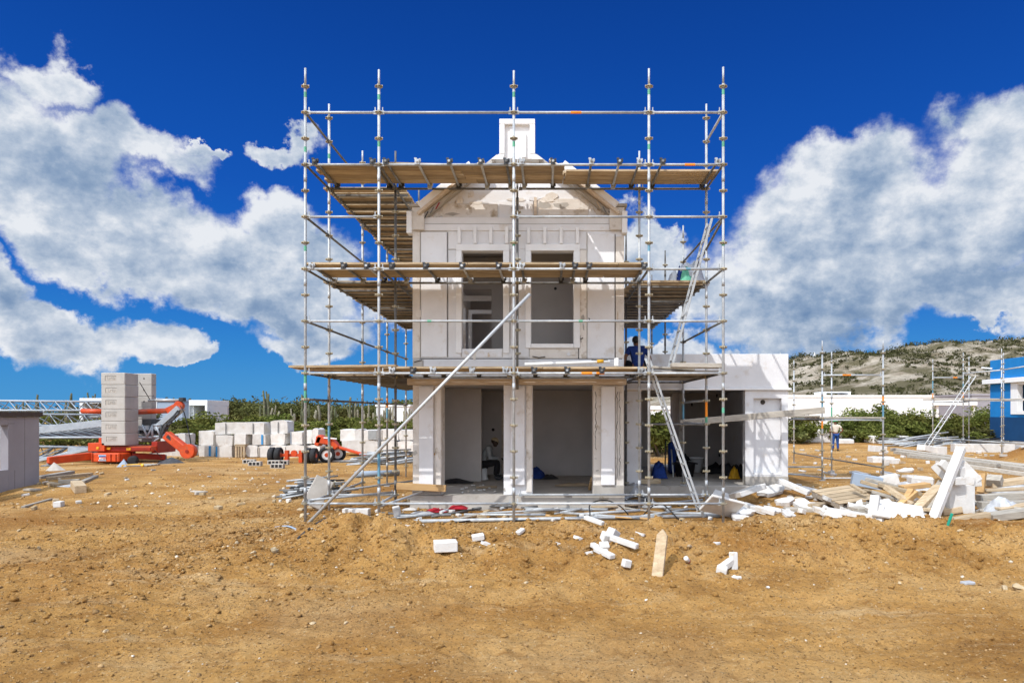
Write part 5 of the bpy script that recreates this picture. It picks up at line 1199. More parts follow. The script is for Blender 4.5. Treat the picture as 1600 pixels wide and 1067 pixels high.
gg = np.random.default_rng(12); n = 7600; x = gg.uniform(60, 520, n); y = gg.uniform(175, 385, n)
dn = fbm(x*.035, y*.05, 4, 33); keep = (dn > -.02+.22*gg.random(n)-.08) | (y < 200) | ((y > 345) & (gg.random(n) < .6)); x = x[keep]; y = y[keep]; z = hillz(x, y); n = len(x)
sz = gg.uniform(.7, 2.1, n)*np.where(y > 345, 1.5, 1)
V, Fq = leaf_cloud(np.stack([x, y, z+sz*.25], 1), np.stack([sz*1.3, sz*1.3, sz*.62], 1), n*24, .42, 13, .6)
tag(np_mesh('hillside_scrub', V, Fq, M['leafhill']), kind='stuff')
p = W(1273, 557, 352); zz = float(hillz(np.array([p.x]), np.array([352.]))[0])
t = thing('beacon', 'tiny white tapering beacon on the hill crest right of the annex', 'beacon', (p.x, 352, zz-1))
MB().lathe((p.x, 352, zz-1), [(1.3, 0), (1.3, 1.2), (.8, 1.4), (.5, 3.2), (.2, 4.2)], 10).build('shaft', M['housewhite'], t); MB().lathe((p.x, 352, zz+3.2), [(.35, 0), (.35, .3), (.1, .5)], 8).build('cap', M['housewhite'], t)
# ------------------------------------------------------------------ right: long white buildings, bushes, blue house
def wb(name, label, Y, x0, x1, y0, dep, m='housewhite', cut=None):
    t = thing(name, label, 'building', (XX((x0+x1)/2, Y), Y, 0)); a, b_, zt = XX(x0, Y), XX(x1, Y), ZZ(y0, Y)
    MB().box2((a, Y, 0), (b_, Y+dep, zt-.25)).build('wall', M[m], t); MB().box2((a-.08, Y-.08, zt-.245), (b_+.08, Y+dep+.08, zt)).build('roof', M[m], t); return t
t = wb('white_building', 'long blank white wall of a flat building below the hill', 74, 1150, 1458, 617, 8)
MB().box2((XX(1288, 78), 77.9, ZZ(617, 78)), (XX(1290.5, 78), 81, ZZ(613.5, 78))).build('roof_frame', M['housewhite'], t); MB().box2((XX(1326, 78), 77.9, ZZ(617, 78)), (XX(1328.5, 78), 81, ZZ(613.5, 78))).build('roof_frame', M['housewhite'], t); MB().box2((XX(1287.5, 78), 77.9, ZZ(613.45, 78)), (XX(1329, 78), 81, ZZ(611.8, 78))).build('roof_frame', M['housewhite'], t)
MB().box2((XX(1458, 74)+.1, 74.3, ZZ(633, 74)), (XX(1530, 74), 80, ZZ(622, 74))).build('canopy', M['housewhite'], t)
for px in (1468, 1526): MB().box2((XX(px, 74), 74.6, 0), (XX(px, 74)+.25, 74.9, ZZ(633.2, 74))).build('pillar', M['housewhite'], t)
wb('beige_building', 'low pinkish beige flat building between the canopy and the blue house', 82, 1519, 1600, 615, 8, 'lilac')
def rtop(px, Y): return H+(HY-(648+9*math.sin(px*.021)-6*math.sin(px*.055)))*Y/F
pxrow(26, 1200, 1580, 49, 58, rtop, BUSH, 'bush', 'dense green bush in the belt below the long white building', 'bush', 'bushes below the long white building', (.9, 1.4))
pxrow(22, 1200, 1590, 45.5, 49, lambda px, Y: 1.5, BUSH+DRY[:1], 'bush', 'lower bush at the foot of the green belt on the right', 'bush', 'low bushes at the foot of the right belt', (1.2, 1.8))
for (px, py, Y, lab) in [(1370, 620, 53, 'tall thorn tree standing highest in the right bush belt'), (1335, 627, 52, 'thorn tree behind the worker with the green hard hat'), (1250, 632, 54, 'thorn tree just right of the annex wall'), (1430, 628, 54, 'leafy tree left of the far ladder'), (1540, 640-18, 53, 'leafy tree left of the blue house')]:
    h = (H+(HY-py)*Y/F)*.97; plant('thorn_tree', R.choice(TREE), XX(px, Y), Y, h*1.25, h, lab, 'tree', None)
for (px, Y, h) in [(1030, 33, 2.6), (1045, 36, 2.8), (1015, 35, 2.2)]: plant('bush', R.choice(BUSH), XX(px, Y), Y, h*1.2, h, 'bush seen through the back door of the annex', 'bush', 'bushes behind the annex door')
wb('white_building', 'white wall glimpsed through the back door of the annex', 46, 1018, 1060, 634, 5)
# blue house with window and its scaffold
XB2 = 29.9; YFAR = 46.0
t = thing('blue_house', 'bright blue house with white window frame at the right edge', 'house', (XB2+4, 40, 0)); yy_ = lambda px: XB2*F/(px-CX); zz_ = lambda py: ZZ(py, YFAR)
def hb(n, x0, z0, x1, z1, m, pr=0.0, dep=.3, par=None): return MB().box2((XB2-pr, yy_(x1), z0), (XB2+dep, yy_(x0), z1)).build(n, M[m], par or t, bevel=.01)
hb('upper_wall', 1547, 4.36, 1900, 5.64, 'bluehouse', 0, 9); hb('wall', 1547, 1.82, 1580, 4.05, 'bluehouse'); hb('wall', 1580.2, 1.82, 1900, 2.0, 'bluehouse'); hb('wall', 1660, 2.004, 1900, 4.05, 'bluehouse')
hb('plinth', 1547, .30, 1900, 1.816, 'bluedark', .02, 9); hb('foot', 1547.5, -.1, 1900, .296, 'concrete', 0, 8.9)
hb('cornice', 1541, 4.054, 1900, 4.356, 'housewhite', .3, .3); wf = hb('window_frame', 1580.3, 2.004, 1591, 4.05, 'housewhite', .06, .3); hb('sill', 1591.2, 2.004, 1659, 2.24, 'housewhite', .10, .3, wf); hb('window_head', 1591.2, 3.9, 1659, 4.05, 'housewhite', .05, .3, wf)
MB().box2((XB2+.31, YFAR-.3, 1.82), (XB2+9, YFAR, 4.05)).build('back_wall', M['bluehouse'], t); MB().box2((XB2+5, 34, 1.82), (XB2+5.2, YFAR-.31, 4.05)).build('inner_wall', M['panel_dirty'], t)
MB().bar((XB2-.02, yy_(1550), 5.1), (XB2-.7, yy_(1550), 5.15), .1, .1).build('spout', M['housewhite'], t)
t = thing('blue_house_scaffold', 'galvanised scaffold with a deck and a ladder beside the blue house', 'scaffold', (XX(1510, 37), 37, 0)); T3 = t
def post3(px, pyt, Y, m='galv', marks=()):
    x = XX(px, Y); return standard(T3, x, Y, 0, ZZ(pyt, Y), m, .4, marks)
zd = ZZ(624, 37)
post3(1457.5, 561, 37.0, marks=[(2.85, 3.15, 'tape_orange'), (3.2, 3.9, 'tape_blue')]); post3(1505, 551, 37.0, marks=[(2.9, 3.2, 'tape_orange'), (3.3, 3.7, 'tape_blue')]); post3(1514, 557, 40.5, 'galv'); post3(1565, 545, 35.0, marks=[(2.9, 3.2, 'zinc')]); post3(1568, 551, 38.5); post3(1630, 545, 33.5)
X3 = lambda px, Y: XX(px, Y)
ledger(T3, (X3(1457.5, 37), 37, ZZ(590, 37)), (X3(1505, 37), 37, ZZ(590, 37)), 'galv', 'guard_rail', r=.035, marks=[(.66, .8, 'tape_orange')]); ledger(T3, (X3(1505, 37), 37, ZZ(584, 37)), (X3(1565, 35), 35, ZZ(578, 35)), 'galv', 'guard_rail', r=.035); ledger(T3, (X3(1565, 35), 35, ZZ(578, 35)), (X3(1630, 33.5), 33.5, ZZ(568, 33.5)), 'galv', 'guard_rail', r=.035)
ledger(T3, (X3(1457.5, 37), 37, ZZ(628, 37)), (X3(1505, 37), 37, ZZ(628, 37)), 'galv', r=.035); ledger(T3, (X3(1505, 37), 37, ZZ(626.5, 37)), (X3(1565, 35), 35, ZZ(626, 35)), 'galv', r=.035); ledger(T3, (X3(1565, 35), 35, ZZ(626, 35)), (X3(1630, 33.5), 33.5, ZZ(624, 33.5)), 'galv', r=.035)
ledger(T3, (X3(1457.5, 37), 37, ZZ(684.5, 37)), (X3(1505, 37), 37, ZZ(687, 37)), 'galv', r=.035); ledger(T3, (X3(1505, 37), 37, ZZ(687, 37)), (X3(1565, 35), 35, ZZ(691, 35)), 'galv', r=.035); ledger(T3, (X3(1505, 37), 37, ZZ(628, 37)), (X3(1514, 40.5), 40.5, ZZ(627, 40.5)), 'galv_dark', r=.035)
ledger(T3, (X3(1565, 35), 35, ZZ(691, 35)), (X3(1630, 33.5), 33.5, ZZ(693, 33.5)), 'galv', r=.035)
for k in range(4):
    for (pa, Ya, pb, Yb_) in ((1458, 37, 1508, 37), (1506, 37, 1566, 35), (1566, 35, 1632, 33.5)):
        o = MB().bar(W(pa, 624.5-.3*k, Ya)+Vector((0, .1+k*.27, .0)), W(pb, 623.5-.3*k, Yb_)+Vector((0, .1+k*.27, 0)), .24, .06).build('scaffold_board', M['greytimber'], bevel=.005); tag(o, 'weathered grey board of the deck beside the blue house', 'board', 'boards of the deck beside the blue house')
ladder('ladder', W(1447, 697, 36.0), W(1521, 588, 36.4), (0, 1, 0), .42, 'aluminium ladder leaning across the scaffold beside the blue house', 13)
# ------------------------------------------------------------------ people
DG = lambda: bpy.context.evaluated_depsgraph_get()
def skin_mesh(verts, edges, lvl=2, name='tmp'):
    """verts: list of (co, radius) ; first vertex is the root"""
    me = bpy.data.meshes.new(name); me.from_pydata([Vector(v[0]) for v in verts], edges, []); o = bpy.data.objects.new(name, me); COL.objects.link(o)
    o.modifiers.new('Skin', 'SKIN'); sv = me.skin_vertices[0].data
    for i, v in enumerate(verts):
        r = v[1]; sv[i].radius = r if isinstance(r, tuple) else (r, r); sv[i].use_root = (i == 0)
    s = o.modifiers.new('Sub', 'SUBSURF'); s.levels = lvl; s.render_levels = lvl
    out = bpy.data.meshes.new_from_object(o.evaluated_get(DG())); bpy.data.objects.remove(o); return out
def chain(spec):
    """spec: {name: (co, r, parent)} in order -> verts, edges"""
    ix = {}; vs = []; es = []
    for n, (co, r, p) in spec.items():
        ix[n] = len(vs); vs.append((co, r))
        if p: es.append((ix[p], ix[n]))
    return vs, es
def hand_spec(sp, wr, el, side, curl=.5, palm=(0, 0, -1), pre='h'):
    """palm with five unequal bent fingers growing out of the wrist"""
    w = Vector(sp[wr][0]); d = (w-Vector(sp[el][0])).normalized(); pn = Vector(palm); pn = (pn-d*pn.dot(d)).normalized(); s = d.cross(pn)*side
    sp[pre+'p'] = (w+d*.05, .026, wr); sp[pre+'k'] = (w+d*.085, .027, pre+'p')
    for i, (off, ln) in enumerate([(-.030, .072), (-.010, .082), (.011, .077), (.030, .060)]):
        b = w+d*.098+s*off; d2 = (d*math.cos(curl)+pn*math.sin(curl)); d3 = (d*math.cos(curl*2.1)+pn*math.sin(curl*2.1))
        sp[pre+'f%d' % i] = (b, .0105, pre+'k'); sp[pre+'g%d' % i] = (b+d2*ln*.5, .0095, pre+'f%d' % i); sp[pre+'e%d' % i] = (b+d2*ln*.5+d3*ln*.5, .0078, pre+'g%d' % i)
    b = w+d*.035-s*.030; t1 = (d*.75-s*.65+pn*.2).normalized()
    sp[pre+'t0'] = (b, .0125, pre+'p'); sp[pre+'t1'] = (b+t1*.036, .0112, pre+'t0'); sp[pre+'t2'] = (b+t1*.036+(d*.9-s*.2+pn*.4).normalized()*.030, .009, pre+'t1')
def head_mb(c, yaw, pitch, k=1.0):
    """head facing local +Y: skull, jaw, nose, lips, ears, brow"""
    Rm = rotm(pitch, 0, yaw); mb = MB(); c = Vector(c)
    def ell(p, r, n=14):
        prof = [(max(1e-4, math.sin(math.pi*i/10)), -math.cos(math.pi*i/10)) for i in range(11)]; tmp = MB(); tmp.lathe((0, 0, 0), prof, n)
        mb.add([Rm @ Vector((v[0]*r[0]+p[0], v[1]*r[1]+p[1], v[2]*r[2]+p[2]))*k+c for v in tmp.v], tmp.f, True)
    ell((0, -.012, .035), (.076, .096, .088)); ell((0, .030, -.035), (.058, .066, .075)); ell((0, .046, -.085), (.036, .038, .026)); ell((0, .086, -.010), (.012, .020, .026)); ell((0, .094, -.022), (.015, .013, .011))
    ell((0, .082, -.055), (.024, .014, .007)); ell((0, .081, -.066), (.021, .013, .008)); ell((.032, .070, .028), (.022, .018, .008)); ell((-.032, .070, .028), (.022, .018, .008))
    for s in (-1, 1): ell((.078*s, -.008, -.005), (.010, .022, .032))
    return mb, Rm
def limb(o, root, name, sp, m, lvl=2):
    me = skin_mesh(*chain(sp), lvl); me.materials.clear(); me.materials.append(M[m])
    for p in me.polygons: p.use_smooth = True
    ob = bpy.data.objects.new(name, me); COL.objects.link(ob); ob.parent = root; return ob
def person(label, loc, J, skin, shirt, trousers, hat, sleeve, curl=(.5, .5), palms=((0, 0, -1), (0, 0, -1)), head=(0, 0), gloves=None):
    root = None
    g = {k: Vector(v) for k, v in J.items()}
    mid = lambda a, b, t=.5: g[a].lerp(g[b], t)
    sp = {'pel': (g['pel'], (.125, .10), None), 'spi': (g['spi'], (.12, .095), 'pel'), 'che': (g['che'], (.145, .105), 'spi'), 'nb': (mid('che', 'neck', .75), (.075, .07), 'che'), 'neck': (g['neck'], .052, 'nb'), 'hd': (g['head'], .055, 'neck')}
    for s in 'LR':
        sp['sh'+s] = (g['sh'+s], .062, 'che'); sp['ua'+s] = (mid('sh'+s, 'el'+s), .048, 'sh'+s); sp['el'+s] = (g['el'+s], .039, 'ua'+s); sp['fa'+s] = (mid('el'+s, 'wr'+s, .3), .040, 'el'+s); sp['wr'+s] = (g['wr'+s], .026, 'fa'+s)
        sp['hi'+s] = (g['hi'+s], .095, 'pel'); sp['th'+s] = (mid('hi'+s, 'kn'+s), .078, 'hi'+s); sp['kn'+s] = (g['kn'+s], .055, 'th'+s); sp['ca'+s] = (mid('kn'+s, 'an'+s, .35), .056, 'kn'+s); sp['an'+s] = (g['an'+s], .038, 'ca'+s); sp['to'+s] = (g['to'+s], .036, 'an'+s)
        hand_spec(sp, 'wr'+s, 'el'+s, 1 if s == 'R' else -1, curl[0 if s == 'L' else 1], palms[0 if s == 'L' else 1], 'h'+s)
    body = skin_mesh(*chain(sp), 2)
    hm, Rm = head_mb(g['head'], *head)
    bm = bmesh.new(); bm.from_mesh(body); o = [bm.verts.new(v) for v in hm.v]
    for f in hm.f:
        try: bm.faces.new([o[i] for i in f])
        except ValueError: pass
    bmesh.ops.recalc_face_normals(bm, faces=bm.faces[:]); me = bpy.data.meshes.new('person'); bm.to_mesh(me); bm.free()
    tmp = bpy.data.objects.new('tmp', me); COL.objects.link(tmp); rm = tmp.modifiers.new('R', 'REMESH'); rm.mode = 'VOXEL'; rm.voxel_size = .008; rm.use_smooth_shade = True
    me2 = bpy.data.meshes.new_from_object(tmp.evaluated_get(DG())); bpy.data.objects.remove(tmp); me2.materials.clear(); me2.materials.append(M[skin])
    root = bpy.data.objects.new('person', me2); COL.objects.link(root); root.location = loc; tag(root, label, 'person')
    ss = {'p': (g['pel']+Vector((0, 0, .02)), (.145, .118), None), 's': (g['spi'], (.142, .115), 'p'), 'c': (g['che'], (.165, .122), 's'), 'n': (mid('che', 'neck', .8), (.078, .075), 'c')}
    for s in 'LR':
        ss['s'+s] = (g['sh'+s], .080, 'c')
        if sleeve < .6: ss['u'+s] = (mid('sh'+s, 'el'+s, sleeve*1.5), .068, 's'+s)
        else: ss['u'+s] = (mid('sh'+s, 'el'+s), .066, 's'+s); ss['e'+s] = (g['el'+s], .056, 'u'+s); ss['f'+s] = (mid('el'+s, 'wr'+s, .9), .044, 'e'+s)
    limb(None, root, 'shirt', ss, shirt)
    ts = {'p': (g['pel']+(g['spi']-g['pel'])*.15, (.142, .115), None)}
    for s in 'LR':
        ts['h'+s] = (g['hi'+s], .112, 'p'); ts['t'+s] = (mid('hi'+s, 'kn'+s), .096, 'h'+s); ts['k'+s] = (g['kn'+s], .075, 't'+s); ts['c'+s] = (mid('kn'+s, 'an'+s, .4), .072, 'k'+s); ts['a'+s] = (mid('kn'+s, 'an'+s, .92), .062, 'c'+s)
    limb(None, root, 'trousers', ts, trousers)
    for s in 'LR':
        d = (g['to'+s]-g['an'+s])
        limb(None, root, 'boot', {'a': (g['an'+s]+Vector((0, 0, .03)), .056, None), 'b': (g['an'+s]+d*.25+Vector((0, 0, -.03)), .052, 'a'), 'c': (g['to'+s]+Vector((0, 0, -.0)), .046, 'b')}, 'dark')
    if gloves:
        for s in gloves:
            d = (g['wr'+s]-g['el'+s]).normalized(); limb(None, root, 'glove_cuff', {'a': (g['wr'+s]-d*.12, .046, None), 'b': (g['wr'+s]-d*.02, .042, 'a'), 'c': (g['wr'+s]+d*.06, .044, 'b')}, 'black')
    c = g['head']; hb_ = MB()
    def dome(r, z0, flat, m, nm, brim=0, cap=False):
        prof = [(r[0]*math.cos(a), z0+r[2]*math.sin(a)) for a in [i*math.pi/2/7 for i in range(8)]]; prof[-1] = (.0005, prof[-1][1]); tmp = MB(); tmp.lathe((0, 0, 0), prof, 18)
        if brim and not cap: tmp.lathe((0, 0, 0), [(r[0]*.96, z0-.004), (r[0]+brim, z0-.012), (r[0]+brim, z0-.004), (r[0]*.96, z0+.008)], 18)
        mb = MB(); mb.add([Rm @ Vector((v[0], v[1]*r[1]/r[0]-.01, v[2]))+c for v in tmp.v], tmp.f, True)
        if cap:
            vs = []; 
            for i in range(9): a = math.pi*(i/8); vs += [Rm @ Vector((.075*math.cos(a), .065+.02*math.sin(a), z0))+c, Rm @ Vector((.078*math.cos(a), .075+.085*math.sin(a), z0-.015))+c]
            mb.add(vs, [(2*i, 2*i+1, 2*i+3, 2*i+2) for i in range(8)], True)
        ob = mb.build(nm, M[m], origin=(0, 0, 0)); ob.parent = root; return ob
    dome((.086, .104, .094), .030, 0, 'hair', 'hair') if hat == 'none' else dome((.082, .100, .06), .018, 0, 'hair', 'hair')
    if hat == 'none':
        mb = MB(); prof = [(max(1e-4, math.sin(math.pi*i/8)), -math.cos(math.pi*i/8)) for i in range(9)]; tmp = MB(); tmp.lathe((0, 0, 0), prof, 14)
        mb.add([Rm @ Vector((v[0]*.080, v[1]*.070-.040, v[2]*.085+.008))+c for v in tmp.v], tmp.f, True); ob = mb.build('hair', M['hair'], origin=(0, 0, 0)); ob.parent = root
    if hat == 'cap': dome((.088, .106, .088), .040, 0, 'cap', 'cap', .05, True)
    if hat == 'helmet': dome((.108, .130, .115), .030, 0, 'greenhat', 'hard_hat', .03)
    eyes = MB()
    for s in (-1, 1):
        p = Rm @ Vector((.031*s, .079, .012))+c; eyes2 = MB(); eyes2.lathe(p, [(.0005, -.010), (.008, -.006), (.010, 0), (.008, .006), (.0005, .010)], 8); ob = eyes2.build('eye', M['black'], origin=(0, 0, 0)); ob.parent = root
    return root
# the man in the blue shirt sitting on the lowest side deck, his back to the camera
person('worker in a dark blue shirt sitting with his back turned beside the house corner', (2.02, 15.5, 2.935),
       dict(pel=(0, 0, .13), spi=(0, .01, .32), che=(0, .04, .54), neck=(0, .10, .70), head=(-.03, .16, .82), shL=(-.19, .04, .63), elL=(-.31, .02, .40), wrL=(-.33, .10, .17), shR=(.19, .04, .63), elR=(.29, .02, .38), wrR=(.22, .22, .30),
            hiL=(-.10, .03, .11), knL=(-.19, .40, .36), anL=(-.16, .66, .07), toL=(-.17, .82, .04), hiR=(.10, .03, .11), knR=(.19, .40, .36), anR=(.16, .66, .07), toR=(.17, .82, .04)),
       'skin', 'navy', 'darktrousers', 'none', .4, (.3, .6), ((0, 1, 0), (0, 0, -1)), (.1, -.35), gloves='L')
# the man resting inside the porch
person('worker in a tan cap sitting on a bucket in the shade inside the house', (-1.80, 17.95, .334),
       dict(pel=(0, 0, .43), spi=(.06, 0, .60), che=(.17, 0, .77), neck=(.27, 0, .89), head=(.34, 0, .99), shL=(.18, .18, .83), elL=(.24, .24, .58), wrL=(.46, .10, .56), shR=(.18, -.18, .83), elR=(.24, -.24, .58), wrR=(.46, -.08, .57),
            hiL=(.02, .10, .40), knL=(.42, .15, .46), anL=(.40, .14, .09), toL=(.56, .15, .04), hiR=(.02, -.10, .40), knR=(.42, -.13, .46), anR=(.36, -.13, .09), toR=(.52, -.14, .04)),
       'skin_dark', 'greyshirt', 'darktrousers', 'cap', 1.0, (.7, .7), ((0, 0, -1), (0, 0, -1)), (-math.pi/2, -.30))
t = thing('bucket', 'white upturned bucket used as a seat by the worker in the house', 'bucket', (-1.80, 17.95, .334)); MB().lathe((-1.80, 17.95, .334), [(.16, 0), (.165, .03), (.15, .05), (.13, .315), (.02, .32)], 16).build('body', M['housewhite'], t); MB().lathe((-1.80, 17.95, .334), [(.166, .005), (.172, .012), (.172, .028), (.167, .034)], 16).build('rim', M['housewhite'], t)
Yp3 = 37.6; xp = XX(1305.5, Yp3); zp = gz(xp, Yp3)
person('worker in jeans, beige shirt and green hard hat standing with his back turned', (xp, Yp3, zp),
       dict(pel=(0, 0, .95), spi=(0, .0, 1.12), che=(0, .01, 1.32), neck=(0, .02, 1.49), head=(0, .05, 1.62), shL=(-.20, 0, 1.40), elL=(-.34, -.08, 1.14), wrL=(-.26, .05, .95), shR=(.20, 0, 1.40), elR=(.37, -.10, 1.16), wrR=(.22, .0, .98),
            hiL=(-.10, 0, .90), knL=(-.13, .02, .49), anL=(-.14, -.01, .09), toL=(-.17, .14, .045), hiR=(.10, 0, .90), knR=(.13, .04, .50), anR=(.13, -.02, .09), toR=(.17, .13, .045)),
       'skin', 'beigeshirt', 'jeans', 'helmet', .42, (.6, .6), ((1, 0, 0), (-1, 0, 0)), (0, -.1))
# ------------------------------------------------------------------ loose material on the ground
def gpt(px, py):
    Y = H*F/(py-HY); X = XX(px, Y)
    for _ in range(10): Y = (H-gz(X, Y))*F/(py-HY); X = XX(px, Y)
    return X, Y
def put(name, px, py, d, rot, m, label, cat, group=None, lift=0.0, bev=.01, sink=.015, noise=0):
    """box of size d resting on the ground where the photo shows the middle of its foot"""
    X, Y = gpt(px, py); mb = MB(); mb.box((0, 0, 0), d)
    if noise: mb.noise(noise)
    mb.xform(rotm(*[D2R(a) for a in rot])); zmin = min(v[2] for v in mb.v); hx_, hy_ = d[0]*.4, d[1]*.4; gg_ = [gz(X+u*hx_, Y+v*hy_) for u, v in ((0, 0), (1, 0), (-1, 0), (0, 1), (0, -1))]
    mb.xform(Matrix.Identity(3), (X, Y, .55*max(gg_)+.45*gg_[0]-zmin-sink+lift))
    o = mb.build(name, M[m], bevel=bev); return tag(o, label, cat, group)
def pxbar(name, a, b_, Ya, Yb_, wd, hg, m, label, cat, group=None, bev=.008):
    o = MB().bar(W(*a, Ya), W(*b_, Yb_), wd, hg).build(name, M[m], bevel=bev); return tag(o, label, cat, group)
def gbar(name, a, b_, wd, hg, m, label, cat, group=None, lift=0.0, bev=.008, lb=None):
    """bar lying on the ground between two photo points"""
    xa, ya = gpt(*a); xb, yb = gpt(*b_); o = MB().bar((xa, ya, gz(xa, ya)+hg/2+lift), (xb, yb, gz(xb, yb)+hg/2+(lift if lb is None else lb)), wd, hg).build(name, M[m], bevel=bev); return tag(o, label, cat, group)
def gtube(a, b_, r, m, label, group=None, la=0.0, lb=0.0, name='scaffold_tube'):
    xa, ya = gpt(*a); xb, yb = gpt(*b_); o = MB().tube([(xa, ya, gz(xa, ya)+r+la), (xb, yb, gz(xb, yb)+r+lb)], r, 10).build(name, M[m]); return tag(o, label, 'tube', group)
S, BL, PL = 'building_plate', 'building_block', 'timber_plank'
# foreground
put(BL, 696, 838, (.34, .26, .15), (0, 0, 14), 'aac', 'clean white rectangular block on the soil in front of the left porch opening', 'block')
put('brick_piece', 747, 846, (.19, .13, .09), (6, -8, 12), 'aac', 'small pale brick piece right of the clean white block', 'brick')
put('brick_piece', 813, 834, (.15, .09, .06), (0, -20, 50), 'aac', 'small pink grey brick shard on the bank right of the front middle post', 'brick')
# pile of white off-cuts
for (px, py, d, rot, lab) in [(928, 842, (.36, .10, .07), (0, 12, -35), 'yellowish white batten at the upper left of the off-cut pile'), (948, 853, (.16, .14, .13), (20, 12, 20), 'upper white cube in the off-cut pile'), (958, 860, (.18, .14, .12), (10, 30, 50), 'right white lump in the off-cut pile'), (944, 862, (.14, .13, .12), (30, 0, 10), 'grey sided lump in the middle of the off-cut pile'),
                          (936, 880, (.36, .085, .07), (0, 8, -58), 'left one of two parallel white strips below the off-cut pile'), (944, 877, (.38, .11, .07), (0, 8, -55), 'right one of two parallel white strips below the off-cut pile'), (975, 878, (.46, .09, .08), (0, 10, -38), 'long white strip pointing right below the off-cut pile'), (979, 887, (.12, .10, .11), (0, 14, 20), 'round ended white stub under the long strip of the off-cut pile'), (985, 854, (.10, .08, .06), (0, 0, 30), 'lone small white chip right of the off-cut pile')]:
    put('offcut', px, py, d, rot, 'aac', lab, 'off-cut', 'white off-cuts on the bank', bev=.012)
# stake
xs0, ys0 = gpt(1027, 899); z0 = gz(xs0, ys0); p0 = Vector((xs0, ys0, z0-.03)); p1 = W(1035, 836, ys0+.16); d = (p1-p0); mb = MB()
Rk = align_x(d); L_ = d.length; hw, ht = .078, .024
prof = [(0, -hw), (L_, -hw*.95), (L_+.085, .0), (L_, hw*.95), (0, hw)]
mb.add([Rk @ Vector((x, y, -ht))+p0 for x, y in prof]+[Rk @ Vector((x, y, ht))+p0 for x, y in prof], [(4, 3, 2, 1, 0), (5, 6, 7, 8, 9)]+[(i, (i+1) % 5, (i+1) % 5+5, i+5) for i in range(5)])
tag(mb.build('wooden_stake', M['timber'], bevel=.004), 'pointed wooden stake standing upright at the foot of the bank', 'stake')
put('off_cut_block', 1146, 876, (.10, .08, .24), (-8, 4, 20), 'aac', 'white oblong block standing on end on the bank near the right', 'block')
put('offcut', 1135, 891, (.22, .10, .09), (0, -20, 35), 'aac', 'white chunk lying below the upright oblong block', 'off-cut'); put('offcut', 1128, 896, (.14, .11, .09), (10, 10, -20), 'aac', 'rounded white chunk at the lowest point below the upright block', 'off-cut')
X, Y = gpt(1073, 880); t = thing('spray_can', 'small white can with a red base lying on the bank', 'can', (X, Y, gz(X, Y)))
Rc = rotm(D2R(62), 0, D2R(-25)); MB().lathe((X, Y, gz(X, Y)+.05), [(.034, -.07), (.034, .05), (.026, .066), (.012, .07)], 14, Rc).build('body', M['housewhite'], t); MB().lathe((X, Y, gz(X, Y)+.05), [(.036, -.085), (.036, -.055)], 14, Rc).build('base', M['redcloth'], t)
put('offcut', 1078, 868, (.10, .045, .04), (0, 20, 50), 'timber', 'tiny wooden off-cut just above the white can', 'off-cut')
put('bag_scrap', 1512, 911, (.16, .10, .04), (0, 0, 15), 'sheet', 'flat white scrap on the road near the right edge', 'scrap')
# under the front of the scaffold
gtube((645, 817), (1125, 808), .035, 'galv', 'long tube lying on the soil along the whole front of the scaffold', la=.0)
gtube((688, 799), (868, 764), .035, 'galv', 'tube lying slanted up onto the porch slab before the left opening', lb=.30)
gtube((895, 800), (985, 792), .03, 'galv', 'short tube lying in the heap right of the front middle post', 'tubes lying before the right porch column'); gtube((900, 806), (1000, 801), .03, 'galv', 'short tube lying in the heap right of the front middle post', 'tubes lying before the right porch column'); gtube((870, 797), (950, 801), .03, 'galv', 'short tube lying in the heap right of the front middle post', 'tubes lying before the right porch column')
gtube((965, 785), (1045, 763), .045, 'galv', 'thick tube slanting up to the right before the annex corner', lb=.1); gtube((985, 768), (1045, 800), .035, 'galv', 'tube pointing at the camera under the lower ladder'); gtube((1090, 765), (1135, 790), .045, 'galv', 'tube between the lower ladder and the right corner post'); gtube((800, 773), (990, 776), .028, 'galv', 'straight tube lying close along the porch slab', la=.1, lb=.1)
gtube((1100, 770), (1150, 782), .03, 'alu', 'short tube end beside the right corner post')
put(PL, 604+96, 0+790, (.50, .10, .06), (0, 0, 20), 'aac', 'short white strip lying before the porch slab under the diagonal tube', 'off-cut'); put(PL, 760, 808, (.40, .09, .07), (0, 0, 18), 'timber', 'pale short beam just left of the front middle post', 'plank')
pxbar(PL, (620, 759), (697, 763), 14.34, 14.36, .10, .14, 'orangewood', 'fresh orange timber beam across the foot of the left porch column', 'beam')
o = gbar(PL, (930, 798), (1000, 792), .30, .03, 'timber', 'flat pale board lying on the tube heap before the right porch column', 'board', lift=.06)
put(BL, 557, 805, (.54, .18, .15), (0, 0, -3), 'aac', 'long white block lying between the two left front posts', 'block'); put(BL, 620, 808, (.14, .16, .20), (12, -10, 20), 'aac', 'small white block leaning at the foot of the second front post', 'block')
put(S, 497, 797, (.40, .09, .66), (-18, 28, 18), 'concrete', 'grey concrete slab leaning against the left corner posts', 'slab')
put('stone_block', 642, 790, (.16, .14, .12), (10, 10, 40), 'rock', 'pale rough stone near the foot of the left porch slab', 'stone')
def ribbon(name, pts, r, m, label, cat):
    # smooth a few control points
    P = [Vector(p) for p in pts]; out_ = []
    for i in range(len(P)-1):
        a, b_, c, d_ = P[max(i-1, 0)], P[i], P[i+1], P[min(i+2, len(P)-1)]
        for k in range(6):
            t = k/6; out_.append(.5*((2*b_)+(c-a)*t+(2*a-5*b_+4*c-d_)*t*t+(3*b_-a-3*c+d_)*t**3))
    out_.append(P[-1]); o = MB().tube(out_, r, 6).build(name, M[m]); return tag(o, label, cat)
def gpts(lst):
    r = []
    for px, py, l in lst: X, Y = gpt(px, py); r.append((X, Y, gz(X, Y)+l))
    return r
